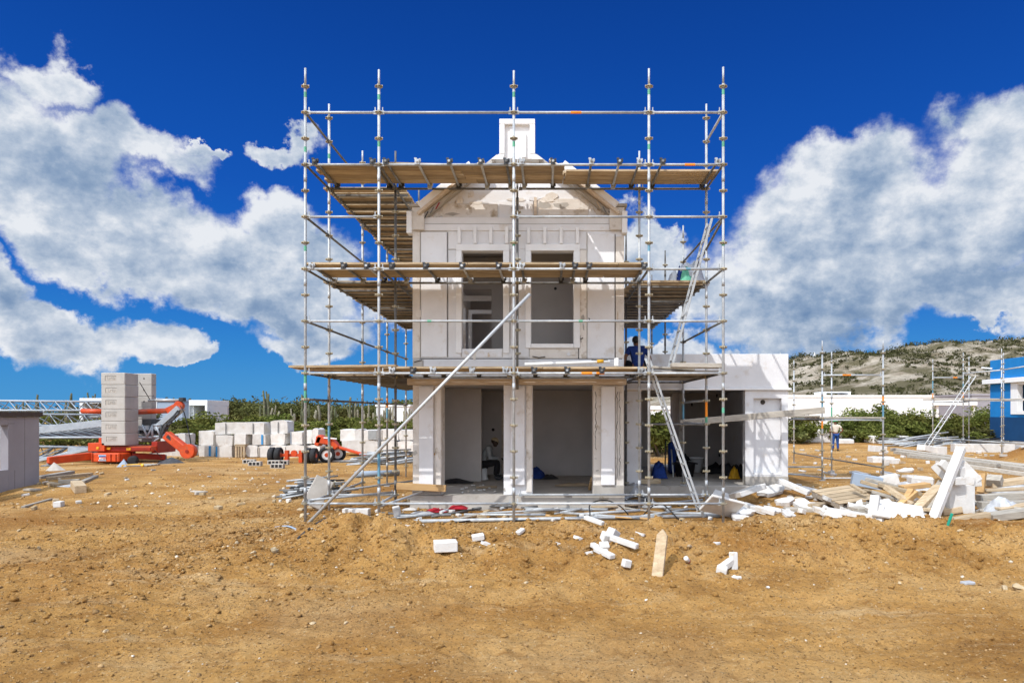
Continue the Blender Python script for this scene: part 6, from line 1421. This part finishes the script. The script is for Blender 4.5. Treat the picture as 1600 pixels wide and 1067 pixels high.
ribbon('black_hose', gpts([(700, 822, .02), (760, 812, .02), (800, 815, .02), (870, 812, .02), (918, 812, .03)])+[Vector(W(922, 788, 13.4)), Vector(W(945, 781, 13.5)), Vector(W(968, 790, 13.6)), Vector(W(982, 804, 13.6))], .013, 'black', 'thin black cable looping up before the right porch column', 'cable')
ribbon('black_hose', gpts([(1005, 806, .02)])+[Vector(W(1020, 790, 13.5)), Vector(W(1030, 785, 13.6)), Vector(W(1045, 795, 13.5))]+gpts([(1060, 812, .02), (1075, 818, .02)]), .013, 'black', 'black cable loop at the foot of the fourth front post', 'cable')
ribbon('black_hose', gpts([(466, 843, .015), (490, 828, .015), (510, 812, .02)]), .02, 'dark', 'bent black pipe end on the soil left of the scaffold corner', 'pipe'); ribbon('black_hose', gpts([(430, 824, .02), (450, 824, .02), (466, 830, .02)]), .018, 'housegrey', 'short grey hose on the soil left of the scaffold corner', 'pipe')
# litter before the slab
def rag(px, py, w_, d_, h, m, label, cat='rag'):
    X, Y = gpt(px, py); z = gz(X, Y); n = 9; sd = R.randint(0, 99); vs = []; fs = []
    for j in range(n):
        for i in range(n):
            u, v = i/(n-1)-.5, j/(n-1)-.5; e = max(0, 1-4.6*(u*u+v*v))**.5; hh = h*e*(.45+.9*(vnoise(np.array([u*7+sd]), np.array([v*7]), sd)[0])); vs.append((X+u*w_, Y+v*d_, z+.012+hh))
    for j in range(n-1):
        for i in range(n-1): fs.append((j*n+i, j*n+i+1, (j+1)*n+i+1, (j+1)*n+i))
    mb = MB(); mb.add(vs, fs, True); k = len(vs); mb.add([(x, y, z-.03) for x, y, _ in vs], [tuple(reversed(f)) for f in fs]); 
    o = mb.build('rag' if cat == 'rag' else cat.replace(' ', '_'), M[m]); return tag(o, label, cat)
rag(682, 798, .45, .3, .06, 'redcloth', 'red cloth on the soil before the left porch opening, left piece'); rag(716, 801, .4, .3, .06, 'redcloth', 'red cloth on the soil before the left porch opening, right piece')
rag(660, 803, .5, .3, .05, 'sheet', 'crumpled grey plastic before the left porch column', 'sheet'); rag(640, 797, .3, .2, .04, 'wrap', 'small crumpled white bag at the left end of the slab', 'bag')
rag(920, 783, .45, .3, .06, 'green', 'faded green net scrap on the tubes before the right column', 'net')
for (px, py, d, lab) in [(840, 783, (.12, .09, .05), 'white chip'), (855, 787, (.09, .07, .04), 'white chip'), (726, 786, (.1, .08, .05), 'white chip'), (905, 779, (.08, .08, .05), 'white chip'), (872, 790, (.1, .06, .04), 'white chip'), (1062, 790, (.1, .07, .05), 'white chip'), (780, 795, (.09, .06, .05), 'white chip'), (655, 812, (.1, .08, .05), 'white chip'), (590, 800, (.1, .09, .06), 'white chip'), (640, 780, (.12, .1, .06), 'white chip')]:
    put('chip', px, py, d, (R.uniform(-15, 15), R.uniform(-15, 15), R.uniform(0, 90)), 'aac', 'small white chip of masonry lying among the tubes under the scaffold front', 'chip', 'white chips under the scaffold')
# bundles of tubes
def bundle(px, py, n, ln, ang, r, label, group, spread=.35, tall=.35, m=('galv', 'galv_dark'), dz=0):
    X, Y = gpt(px, py)
    for k in range(n):
        a = D2R(ang+R.uniform(-16, 16)); u = Vector((math.cos(a), math.sin(a), R.uniform(-.05, .16))); c = Vector((X+R.uniform(-spread, spread), Y+R.uniform(-spread, spread)*.8, 0)); l = ln*R.uniform(.6, 1.1)
        e = math.hypot(c.x-X, c.y-Y)/spread; c.z = gz(c.x, c.y)+.05+tall*max(0, 1-e*.8)*R.random()**.6+dz
        o = MB().tube([c-u*l/2, c+u*l/2], r, 8).build('scaffold_tube', M[R.choice(m)]); tag(o, label, 'tube', group)
        if k % 3 == 0: 
            mb = MB(); mb.lathe(c+u*l*.3, [(.04, -.03), (.075, -.01), (.075, .01), (.04, .03)], 10, align_x(u) @ rotm(0, D2R(90), 0)); mb.build('rosette', M['zinc'], o)
bundle(494, 777, 64, 1.15, 30, .021, 'steel tube in the tangled heap beside the left corner of the scaffold', 'tube heap left of the scaffold', .42, .52, ('galv_dark', 'dark', 'galv_dark', 'galv'))
bundle(608, 724, 40, 2.0, 12, .03, 'steel tube in the heap behind the left scaffold bays', 'tube heap behind the left bays', .9, .7, ('galv_dark', 'galv')); bundle(1438, 697, 26, 3.6, 8, .045, 'steel tube in the rack beside the far right ladder', 'tube heap beside the far right ladder', 1.2, .9)
bundle(1500, 694, 14, 4.0, -6, .05, 'dark steel tube on the ground under the blue house scaffold', 'tubes under the blue house scaffold', 1.6, .6, ('galv_dark', 'dark'))
gtube((555, 746), (623, 743), .10, 'housegrey', 'thick grey pipe lying behind the left scaffold bays', name='grey_pipe')
gbar(PL, (600, 712), (650, 703), .1, .1, 'orangewood', 'fresh timber lying on the tube heap behind the left bays', 'plank', lift=.3)
# inside the porch and the annex
def inbox(name, x, y, z, d, rz, m, label, cat, bev=.01): o = MB().box((x, y, z+d[2]/2), d, rotm(0, 0, rz)).build(name, M[m], bevel=bev); return tag(o, label, cat)
def inrag(x, y, z, w_, d_, h, m, label, cat='rag'):
    n = 9; sd = R.randint(0, 99); vs = []; fs = []
    for j in range(n):
        for i in range(n):
            u, v = i/(n-1)-.5, j/(n-1)-.5; e = max(0, 1-4.6*(u*u+v*v))**.5; vs.append((x+u*w_, y+v*d_, z+.012+h*e*(.35+.9*vnoise(np.array([u*7+sd]), np.array([v*7]), sd)[0])))
    for j in range(n-1):
        for i in range(n-1): fs.append((j*n+i, j*n+i+1, (j+1)*n+i+1, (j+1)*n+i))
    o = MB().add(vs, fs, True).build(cat, M[m]); return tag(o, label, cat)
inrag(XX(838, 18.3), 18.3, .334, .55, .5, .30, 'bluecloth', 'blue cloth bundle on the porch floor behind the middle column'); inrag(XX(858, 18.2), 18.2, .334, .5, .4, .10, 'dark', 'dark rag beside the blue cloth on the porch floor')
inrag(XX(896, 16.4), 16.4, .334, .9, .4, .06, 'redcloth' if False else 'timber', 'brown cardboard lying on the porch floor in the right opening', 'cardboard'); inrag(XX(712, 17.1), 17.1, .334, .9, .4, .09, 'dark', 'black sheet lying at the foot of the left inner porch wall', 'sheet')
o = MB().bar((XX(921, 15.6), 15.6, .34), (XX(925, 15.2), 15.2, .62), .05, .10).build('offcut', M['orangewood']); tag(o, 'orange timber off-cut leaning at the right porch column', 'off-cut')
inbox('timber_lath', XX(760, 15.9), 15.9, .334, (.5, .06, .05), .2, 'timber', 'thin lath on the porch floor in the left opening', 'lath'); 
for k in range(12): inbox('chip', XX(700+R.random()*80, 15.2), 14.9+R.random()*1.6, .334, (R.uniform(.04, .1), .05, .03), R.random()*3, 'aac', 'white plaster crumb on the porch floor', 'chip')['group'] = 'plaster crumbs on the porch floor'
zf_ = .29
t = thing('bucket', 'big white bucket standing inside the annex', 'bucket', (XX(1088, 20.8), 20.8, zf_)); MB().lathe((XX(1088, 20.8), 20.8, zf_), [(.17, 0), (.21, .42), (.225, .42), (.225, .45), (.19, .45), (.15, .02)], 18).build('body', M['housewhite'], t)
mb = MB(); mb.tube([(XX(1088, 20.8)+.22*math.cos(a), 20.8-.02, zf_+.44-.16*math.sin(a)) for a in [i*math.pi/8 for i in range(9)]], .006, 6); mb.build('handle', M['galv_dark'], t)
t = thing('mortar_tub', 'black mortar tub before the white bucket in the annex', 'tub', (XX(1070, 19.4), 19.4, zf_)); MB().lathe((XX(1070, 19.4), 19.4, zf_), [(.24, 0), (.30, .36), (.32, .36), (.32, .39), (.28, .39), (.22, .03)], 20).build('body', M['black'], t)
for s in (-1, 1): MB().box((XX(1070, 19.4)+.33*s, 19.4, zf_+.36), (.06, .14, .03)).build('grip', M['black'], t)
inrag(XX(1066, 20.4), 20.4, zf_+.38, .5, .4, .22, 'darktrousers', 'dark jacket thrown over the tub in the annex', 'jacket'); inrag(XX(1030, 18.8), 18.8, zf_, .45, .4, .42, 'bluecloth', 'bright blue bag on the annex floor near the left pier', 'bag')
inbox('barrel', XX(1050, 20.2), 20.2, zf_, (.22, .22, .95), .3, 'bluecloth', 'dark blue upright drum by the back door of the annex', 'drum', .06)
o = MB().tube([(XX(1039, 20), 20, zf_), (XX(1040, 20.1), 20.1, zf_+1.0)], .02, 8).build('metal_pole', M['dark']); tag(o, 'thin dark pole standing in the back doorway of the annex', 'pole'); o = MB().tube([(XX(1052, 19.2), 19.2, zf_), (XX(1049, 19.7), 19.7, zf_+.75)], .022, 8).build('metal_pole', M['alu']); tag(o, 'pale metal leg leaning beside the blue drum in the annex', 'pole')
inrag(XX(1145, 19.6), 19.6, zf_, .7, .5, .35, 'yellow' if False else 'dark', 'dark tool bag on the annex floor near the right pier', 'bag'); inrag(XX(1147, 18.6), 18.6, zf_, .32, .3, .30, 'yellow', 'small yellow bag on the annex floor near the right pier', 'bag'); inrag(XX(1120, 20.4), 20.4, zf_, .9, .6, .35, 'black', 'heap of black tools and cables on the annex floor', 'tools'); inrag(XX(1158, 18.8), 18.8, zf_, .5, .4, .33, 'black', 'black sack on the annex floor right of the yellow bag', 'sack')
inbox('plank_end', XX(1015, 17.4), 17.4, zf_, (.55, .2, .12), .1, 'timber', 'short timber on the annex floor by the left pier', 'plank')
inrag(XX(992, 17.3), 17.0, .05, .55, .4, .35, 'sheet', 'crumpled white sack by the left pier of the annex', 'sack'); put('pebble_sack', 963, 764, (.22, .2, .22), (10, 5, 30), 'timber', 'tan paper sack at the foot of the right porch column', 'sack', bev=.06)
# things on the decks
inrag(XX(1056, 15.2), 15.2, 4.935, .40, .4, .42, 'sheet', 'white plastic bag with a dark knot on the right side deck, left one', 'bag'); t = inrag(XX(1079, 15.3), 15.3, 4.935, .75, .5, .56, 'sheet', 'bigger white and green bag on the right side deck', 'bag')
inrag(XX(1072, 15.0), 15.0, 4.94, .3, .3, .36, 'tape_green', 'green bag pressed against the bigger white bag', 'bag'); inrag(XX(1062, 15.05), 15.05, 4.94, .18, .2, .36, 'bluecloth', 'dark blue pouch between the bags on the right side deck', 'pouch')
t = thing('clamping_bar', 'long white bar with a clamp head lying on the lowest deck', 'bar', (XX(895, 14.1), 14.1, 3.06)); MB().tube([W(820, 569, 14.1), W(953, 565, 14.1)], .032, 10).build('bar', M['housewhite'], t); MB().box(W(963, 566, 14.1), (.09, .1, .17)).build('head', M['housewhite'], t, bevel=.01); MB().box(W(937, 561.5, 14.1), (.34, .05, .03)).build('jaw', M['galv_dark'], t); MB().tube([W(933, 564.5, 14.07), W(943, 564.2, 14.07)], .036, 10).build('ring', M['yellow'], t)
# ---- right hand debris field
put(S, 1128, 811, (.74, .06, .50), (48, 14, 16), 'aac', 'white slab propped up with its shaded underside facing the camera', 'slab')
put(S, 1168, 789, (.72, .46, .12), (-12, -14, 22), 'aac', 'thick white slab lying on top, right of the scaffold corner post', 'slab', lift=.12); put(S, 1131, 783, (.5, .4, .07), (10, 16, -20), 'aac', 'white slab corner sticking out behind the right corner post', 'slab'); put(S, 1180, 802, (.50, .24, .11), (0, 14, -28), 'aac', 'narrow white slab under the thick slab', 'slab'); put(S, 1196, 803, (.40, .18, .10), (0, 12, -30), 'aac', 'short white block right of the narrow slab', 'block')
put(PL, 1240, 788, (.72, .20, .11), (0, 20, -38), 'aac', 'white beam tilted on a timber support before the annex pier', 'beam', lift=.08); put('pallet_piece', 1252, 798, (.7, .3, .08), (0, 0, -8), 'greytimber', 'grey timber support under the tilted white beam', 'timber'); put('offcut', 1253, 803, (.14, .12, .10), (0, 20, 30), 'aac', 'small white off-cut right below the tilted white beam', 'off-cut')
put('timber_length', 1276, 797, (.26, .5, .16), (0, 0, -35), 'timber', 'short thick brown beam end right of the tilted white beam', 'beam')
# broken pallet
X, Y = gpt(1318, 790); t = thing('pallet', 'broken grey pallet tilted on the soil right of the annex', 'pallet', (X, Y, gz(X, Y))); Rp = rotm(D2R(10), D2R(-6), D2R(12))
for k in range(5): MB().box(Rp @ Vector((0, -.42+k*.21, .26))+Vector((X, Y, gz(X, Y))), (.95, .17, .025), Rp).build('deck_board', M['timber'], t, bevel=.004)
for k in range(3): MB().box(Rp @ Vector((-.42+k*.42, 0, .19))+Vector((X, Y, gz(X, Y))), (.10, 1.0, .10), Rp).build('bearer', M['greytimber'], t, bevel=.004)
for k in range(3): MB().box(Rp @ Vector((0, -.4+k*.4, .125))+Vector((X, Y, gz(X, Y))), (.95, .14, .022), Rp).build('bottom_board', M['greytimber'], t, bevel=.004)
put('timber_length', 1347, 795, (.12, .45, .14), (0, 0, -30), 'timber', 'beam end poking out below the broken pallet', 'beam'); put('timber_box', 1343, 803, (.30, .35, .16), (0, 0, 12), 'greytimber', 'open grey wooden box end right of the broken pallet', 'box')
put(PL, 1335, 812, (1.05, .16, .10), (0, 8, -14), 'aac', 'long white beam lying low at the front of the debris', 'beam'); put(S, 1352, 820, (.14, .14, .10), (0, 0, 20), 'aac', 'small white block at the tip of the long low white beam', 'block')
pxbar(PL, (1361, 822), (1368, 774), 13.15, 13.35, .17, .10, 'aac', 'white post leaning upright at the left of the white boards', 'post'); pxbar(PL, (1372, 820), (1376, 791), 13.1, 13.3, .14, .12, 'aac', 'short white post right of the taller leaning one', 'post')
put(S, 1402, 813, (.95, .66, .05), (22, 8, -18), 'aac', 'large white board lying flat and tilted towards the camera', 'board', sink=.03); pxbar(PL, (1383, 780), (1402, 800), 13.7, 13.5, .2, .06, 'aac', 'white strip lying on the large tilted board', 'strip'); put(S, 1372, 788, (.55, .3, .05), (16, 6, -12), 'aac', 'white board corner behind the leaning white post', 'board')
# timber jackstraws
JS = [((1345, 752), (1400, 768), 15.2, 15.0, .16, .08, 'timber', 'brown timber behind the small scaffold post, uppermost'), ((1352, 748), (1410, 762), 15.6, 15.2, .14, .07, 'greytimber', 'grey thin timber above the brown heap'), ((1372, 757), (1440, 772), 15.0, 14.7, .18, .08, 'timber', 'long brown timber crossing the middle of the heap'), ((1383, 760), (1426, 789), 14.6, 14.2, .15, .10, 'timber', 'brown timber running down through the heap'), ((1408, 762), (1450, 757), 15.0, 15.0, .26, .10, 'orangewood', 'broad orange brown timber with its end facing the camera'),
      ((1425, 803), (1466, 760), 13.7, 14.4, .20, .09, 'timber', 'brown plank sloping up to the right before the heap'), ((1440, 803), (1474, 752), 13.8, 14.5, .20, .07, 'greytimber', 'grey plank sloping up close to the big white post'), ((1400, 795), (1430, 770), 14.1, 14.5, .14, .12, 'orangewood', 'short orange timber in the middle of the heap'), ((1412, 786), (1424, 766), 14.3, 14.5, .12, .12, 'orangewood', 'stubby orange timber standing in the heap'), ((1362, 768), (1398, 778), 14.7, 14.5, .12, .06, 'greytimber', 'thin grey batten at the left of the heap'), ((1330, 757), (1352, 770), 15.1, 14.7, .1, .05, 'timber', 'thin brown batten left of the heap'), ((1432, 790), (1462, 800), 14.0, 13.7, .3, .03, 'greytimber', 'grey sheet of wood under the sloping planks'),
      ((1470, 800), (1500, 795), 13.9, 13.9, .2, .12, 'timber', 'brown timber under the standing white slab'), ((1466, 818), (1545, 805), 13.3, 13.3, .16, .14, 'timber', 'pale front beam below the standing white slab'), ((1545, 808), (1640, 795), 13.3, 13.2, .34, .14, 'greytimber', 'heavy grey beam at the bottom right corner of the heap'), ((1558, 795), (1640, 783), 13.6, 13.5, .25, .05, 'timber', 'brown board on the heavy grey beam'), ((1528, 778), (1620, 772), 14.4, 14.3, .22, .14, 'greytimber', 'pale square beam right of the standing white slab'), ((1530, 789), (1615, 786), 14.0, 13.9, .22, .14, 'greytimber', 'second pale square beam below the first, right side'), ((1535, 766), (1640, 762), 15.0, 14.8, .3, .05, 'timber', 'thin brown boards above the square beams'), ((1545, 757), (1640, 745), 15.6, 15.4, .4, .12, 'timber', 'broad beige beam at the upper right of the heap'), ((1532, 770), (1535, 740), 14.7, 14.8, .14, .12, 'orangewood', 'upright orange timber right of the standing white slab'), ((1552, 755), (1556, 746), 15.4, 15.5, .3, .2, 'greytimber', 'stubby upright block at the upper right')]
for a, b_, ya, yb, wd, hg, m, lab in JS: pxbar(PL, a, b_, ya, yb, wd, hg, m, lab, 'timber')
for k in range(26):   # anonymous bits that fill the heap between the big pieces
    px = 1345+R.random()*255; Y = R.uniform(13.5, 15.6); X = XX(px, Y); z = gz(X, Y); a = R.random()*3.14; l = R.uniform(.3, 1.0)
    o = MB().box((X, Y, z+R.uniform(.04, .24)), (l, R.uniform(.06, .18), R.uniform(.03, .08)), rotm(R.uniform(-.2, .2), R.uniform(-.25, .25), a)).build('broken_timber', M[R.choice(['timber', 'greytimber', 'greytimber', 'timber'])], bevel=.005); tag(o, 'short broken piece of timber in the heap at the right', 'timber', 'broken timber in the right heap')
# the standing white slab with its leaning pieces
Yw = 13.85
o = MB().box2((XX(1484, Yw), Yw, gz(XX(1500, Yw), Yw)-.02), (XX(1524, Yw), Yw+.22, ZZ(757, Yw))).build(S, M['aac'], bevel=.012); tag(o, 'big white slab standing on end in the timber heap', 'slab')
pxbar('white_post', (1455, 819), (1502, 700), 13.25, 14.0, .17, .13, 'aac', 'long white post leaning diagonally across the timber heap', 'post', bev=.012)
pxbar(S, (1470, 722), (1490, 742), 14.2, 14.2, .14, .16, 'aac', 'white block wedged left of the long leaning post', 'block'); pxbar(S, (1462, 726), (1480, 745), 14.6, 14.4, .2, .16, 'aac', 'second white block behind the wedged one', 'block'); pxbar(S, (1500, 724), (1527, 752), 14.1, 14.0, .2, .20, 'aac', 'white beam sloping down right behind the long leaning post', 'beam'); pxbar(S, (1522, 742), (1524, 760), 14.0, 13.98, .2, .14, 'aac', 'white end piece hanging at the right of the sloping beam', 'block')
o = MB().box(W(1495, 751, 13.8), (.22, .24, .16), rotm(0, 0, .1)).build(BL, M['aac'], bevel=.01); tag(o, 'small white block on top of the standing slab', 'block'); o = MB().box(W(1512, 750, 13.95), (.2, .2, .18), rotm(0, .1, -.2)).build(BL, M['aac'], bevel=.01); tag(o, 'white block right of the small block on the standing slab', 'block'); o = MB().box(W(1498, 737, 14.0), (.14, .2, .2), rotm(0, -.1, .3)).build(BL, M['aac'], bevel=.01); tag(o, 'upper white block wedged under the sloping beam', 'block')
put('green_stick', 1484, 829, (.03, .04, .22), (10, 14, 0), 'green', 'small green plastic strip sticking up before the heap', 'strip', bev=.004); put('green_stick', 1573, 822, (.18, .05, .03), (0, 8, -12), 'green', 'green plastic strip lying at the bottom right', 'strip', bev=.004)
def sheet(pa, pb, Ya, Yb_, h, label, m='sheet'):
    a = W(*pa, Ya); b_ = W(*pb, Yb_); n, k = 16, 9; vs = []; fs = []; sd = R.randint(0, 99)
    for j in range(k):
        for i in range(n):
            u, v = i/(n-1), j/(k-1); x = a.x+(b_.x-a.x)*u; y = Ya+(Yb_-Ya)*u+v*.7; e = math.sin(math.pi*u)*math.sin(math.pi*v); vs.append((x, y, gz(x, y)+.03+h*e*(.5+1.1*vnoise(np.array([u*6+sd]), np.array([v*4]), sd)[0])+.04*vnoise(np.array([u*19+sd]), np.array([v*13]), sd)[0]))
    for j in range(k-1):
        for i in range(n-1): fs.append((j*n+i, j*n+i+1, (j+1)*n+i+1, (j+1)*n+i))
    o = MB().add(vs, fs, False).build('plastic_sheet', M[m]); tag(o, label, 'sheet')
sheet((1548, 798), (1640, 775), 13.5, 13.4, .30, 'shiny clear plastic sheet bunched over the beams at the right edge'); sheet((1565, 735), (1640, 726), 17.2, 17.0, .25, 'clear plastic sheet over the long timbers at the right edge'); sheet((1402, 718), (1468, 728), 19.0, 18.0, .12, 'long white plastic sheet lying flat behind the timber heap'); sheet((1425, 726), (1470, 733), 17.8, 17.2, .16, 'second white sheet fold nearer the standing slab')
# long grey timbers further back
for k, (a, b_, ya, yb) in enumerate([((1395, 702), (1600, 729), 22.5, 18.2), ((1400, 706), (1640, 738), 21.8, 17.4), ((1420, 712), (1560, 727), 20.6, 18.4), ((1500, 716), (1640, 732), 20.0, 18.0), ((1480, 724), (1640, 746), 18.5, 16.9)]):
    o = MB().bar(W(*a, ya), W(*b_, yb), .24, .10).build('long_timber', M['greytimber'], bevel=.008); tag(o, 'long weathered grey timber running back to the right behind the heap', 'timber', 'long grey timbers behind the heap')
put('white_baulk', 1535, 706, (3.0, .5, .45), (0, 0, -8), 'aac', 'long thick white beam lying before the blue house', 'beam'); put('white_baulk', 1578, 706, (2.2, .45, .36), (0, 0, 6), 'aac', 'second white beam right of the long thick one', 'beam'); put(S, 1450, 709, (1.0, .5, .3), (0, 12, 20), 'aac', 'tilted white slab behind the long grey timbers', 'slab'); put(S, 1467, 709, (.55, .5, .4), (0, 0, 10), 'aac', 'white cube block behind the long grey timbers', 'block')
for (px, py, d, lab) in [(1371, 712, (.7, .5, .3), 'upper white block of the small stack at the right scaffold post'), (1376, 722, (.9, .6, .24), 'lower white block of the small stack at the right scaffold post'), (1395, 724, (.4, .4, .2), 'small white block right of the stack at the post')]: put(BL, px, py, d, (0, R.uniform(-6, 6), R.uniform(-15, 15)), 'aac', lab, 'block', lift=.18 if 'upper' in lab else 0)
put(S, 1354, 764, (.75, .30, .34), (0, 10, -16), 'housegrey', 'blue grey shaded slab at the left end of the timber heap', 'slab'); put(S, 1385, 762, (.6, .4, .28), (0, -14, -20), 'aac', 'white broken slab left of the round white block', 'slab'); put(BL, 1438, 758, (.62, .45, .26), (0, 4, -6), 'aac', 'rounded white block behind the brown timbers', 'block', bev=.06)  # the first slab's shade is put into its blue grey colour
# stacks of white packs and lumber at the edge of the bushes
for (px, py, d, lab) in [(1250, 690, (2.2, 1.2, .45), 'low white stack at the bush edge left of the worker'), (1252, 683, (1.9, 1.0, .35), 'upper white pack on the low stack left of the worker'), (1284, 691, (2.4, 1.3, .95), 'tall wrapped white pack just left of the worker'), (1345, 690, (3.2, 1.2, .40), 'low white pack right of the worker'), (1352, 684, (2.8, 1.1, .28), 'upper lumber pack right of the worker'), (1385, 692, (2.6, 1.3, .5), 'white pack left of the tube rack'), (1392, 685, (1.9, 1.0, .35), 'upper white pack left of the tube rack'), (1318, 693, (1.2, .8, .3), 'small white pack behind the legs of the worker'), (1410, 695, (1.0, .8, .4), 'cube shaped white pack before the tube rack')]:
    put('lumber_pack', px, py, d, (0, 0, R.uniform(-6, 6)), 'wrap', lab, 'pack', lift=.42 if 'upper' in lab else 0, bev=.05, noise=.03)
for k in range(60):
    px = R.uniform(1240, 1600); py = R.uniform(700, 748); put('rubble_piece', px, py, (R.uniform(.08, .35), R.uniform(.06, .2), R.uniform(.04, .12)), (R.uniform(-10, 10), R.uniform(-10, 10), R.uniform(0, 180)), R.choice(['aac', 'aac', 'timber', 'concrete']), 'small scrap of rubble strewn over the ground right of the annex', 'rubble', 'rubble strewn right of the annex')
for k in range(36):
    px = R.uniform(1170, 1330); py = R.uniform(757, 800); put('rubble_piece', px, py, (R.uniform(.05, .2), R.uniform(.05, .14), R.uniform(.03, .08)), (R.uniform(-10, 10), R.uniform(-10, 10), R.uniform(0, 180)), R.choice(['aac', 'rock', 'concrete']), 'small scrap of rubble on the ground before the annex pier', 'rubble', 'rubble before the annex pier')
for k in range(90):
    px = R.uniform(480, 1120); py = R.uniform(776, 814); put('rubble_piece', px, py, (R.uniform(.05, .16), R.uniform(.05, .12), R.uniform(.03, .07)), (R.uniform(-10, 10), R.uniform(-10, 10), R.uniform(0, 180)), R.choice(['aac', 'rock', 'concrete', 'rock']), 'small lump of rubble on the ground under the front of the scaffold', 'rubble', 'rubble under the scaffold front')

def broken(px, py, r, th, rot, m, label, cat='slab', group=None, lift=0.0, seed=None):
    """broken plate: ragged outline, real thickness, chipped rim"""
    g_ = random.Random(seed or int(px*31+py)); X, Y = gpt(px, py); n = 15; rad = [r*g_.uniform(.6, 1.12) for _ in range(n)]
    if g_.random() < .7: rad[2] *= .7; rad[3] *= .62
    top = [(rad[i]*math.cos(6.283*i/n)*1.25, rad[i]*math.sin(6.283*i/n)*.8, th/2+g_.uniform(-.004, .004)) for i in range(n)]; bot = [(x*g_.uniform(.90, 1.04), y*g_.uniform(.90, 1.04), -th/2) for x, y, z in top]
    mb = MB(); mb.add(top+bot, [tuple(range(n)), tuple(reversed(range(n, 2*n)))]+[(i+n, (i+1) % n+n, (i+1) % n, i) for i in range(n)])
    mb.xform(rotm(*[D2R(a) for a in rot])); zm = min(v[2] for v in mb.v); mb.xform(Matrix.Identity(3), (X, Y, gz(X, Y)-zm-.03+lift)); o = mb.build('broken_plate', M[m]); return tag(o, label, cat, group)
for k, (px, py, r, rot) in enumerate([(1210, 800, .26, (14, 8, 20)), (1232, 806, .20, (20, -10, 70)), (1290, 806, .22, (12, 14, 0)), (1312, 770, .24, (-10, 8, 40)), (1300, 812, .18, (30, 0, 10)), (1330, 776, .2, (20, 12, 0)), (1418, 808, .26, (18, -10, 30)), (1440, 812, .2, (10, 20, 60)), (1155, 812, .2, (16, 6, 10)), (1110, 800, .2, (30, 10, 50)), (1225, 775, .22, (8, -12, 30)), (1265, 768, .2, (12, 8, 0)), (1390, 745, .3, (14, 8, 10)), (1415, 738, .26, (12, -12, 0)), (1345, 742, .24, (10, 10, 0)), (1180, 770, .2, (18, 0, 20)), (1325, 806, .2, (24, 8, 60)), (1430, 748, .3, (10, 4, 0))]):
    broken(px, py, r, R.uniform(.05, .11), rot, 'aac', 'ragged broken white slab in the debris between the scaffold corner and the timber heap', 'slab', 'broken white slabs in the right debris')
for k, (px, py, r) in enumerate([(760, 852, .07), (905, 838, .08), (968, 848, .09), (920, 868, .06), (1000, 868, .06), (1120, 872, .05), (1150, 905, .06), (640, 842, .06), (870, 850, .05)]):
    broken(px, py, r, .04, (R.uniform(-20, 20), R.uniform(-20, 20), 0), 'aac', 'small ragged shard of white block lying on the soil bank', 'shard', 'white shards on the bank')
for k in range(30):
    px = R.uniform(600, 1110); py = R.uniform(782, 811); a = R.uniform(-25, 25); l = R.uniform(40, 130)
    gtube((px-l/2, py+R.uniform(-5, 5)), (px+l/2, py+R.uniform(-5, 5)), R.uniform(.022, .03), R.choice(['galv', 'galv_dark', 'galv']), 'loose steel tube in the litter along the front foot of the scaffold', 'loose tubes along the scaffold foot', la=R.uniform(0, .05), lb=R.uniform(0, .08))
for k in range(30):
    px = R.uniform(30, 470); py = R.uniform(733, 800); put('rubble_piece', px, py, (R.uniform(.06, .22), R.uniform(.05, .14), R.uniform(.03, .08)), (R.uniform(-10, 10), R.uniform(-10, 10), R.uniform(0, 180)), R.choice(['aac', 'rock', 'rock', 'concrete']), 'small scrap of rubble on the open slope before the crane and packs', 'rubble', 'rubble on the left slope')

for k in range(12):
    px = R.uniform(650, 1100); py = R.uniform(785, 812); put('board_scrap', px, py, (R.uniform(.3, .9), R.uniform(.06, .16), .03), (R.uniform(-6, 6), R.uniform(-8, 8), R.uniform(-40, 40)), R.choice(['timber', 'greytimber', 'orangewood']), 'scrap of board lying in the litter along the front foot of the scaffold', 'board', 'board scraps along the scaffold foot')
for k, (px, py, r, rot) in enumerate([(1150, 806, .34, (22, 10, 15)), (1205, 785, .34, (16, -12, 35)), (1262, 796, .3, (20, 8, -10)), (1300, 792, .3, (14, 16, 30)), (1385, 806, .36, (20, -8, 10)), (1420, 792, .32, (18, 14, -20)), (1340, 800, .28, (24, -12, 40))]):
    broken(px, py, r, R.uniform(.07, .11), rot, 'aac', 'big ragged white slab leaning in the debris at the right of the scaffold', 'slab', 'big broken slabs right of the scaffold', seed=900+k)
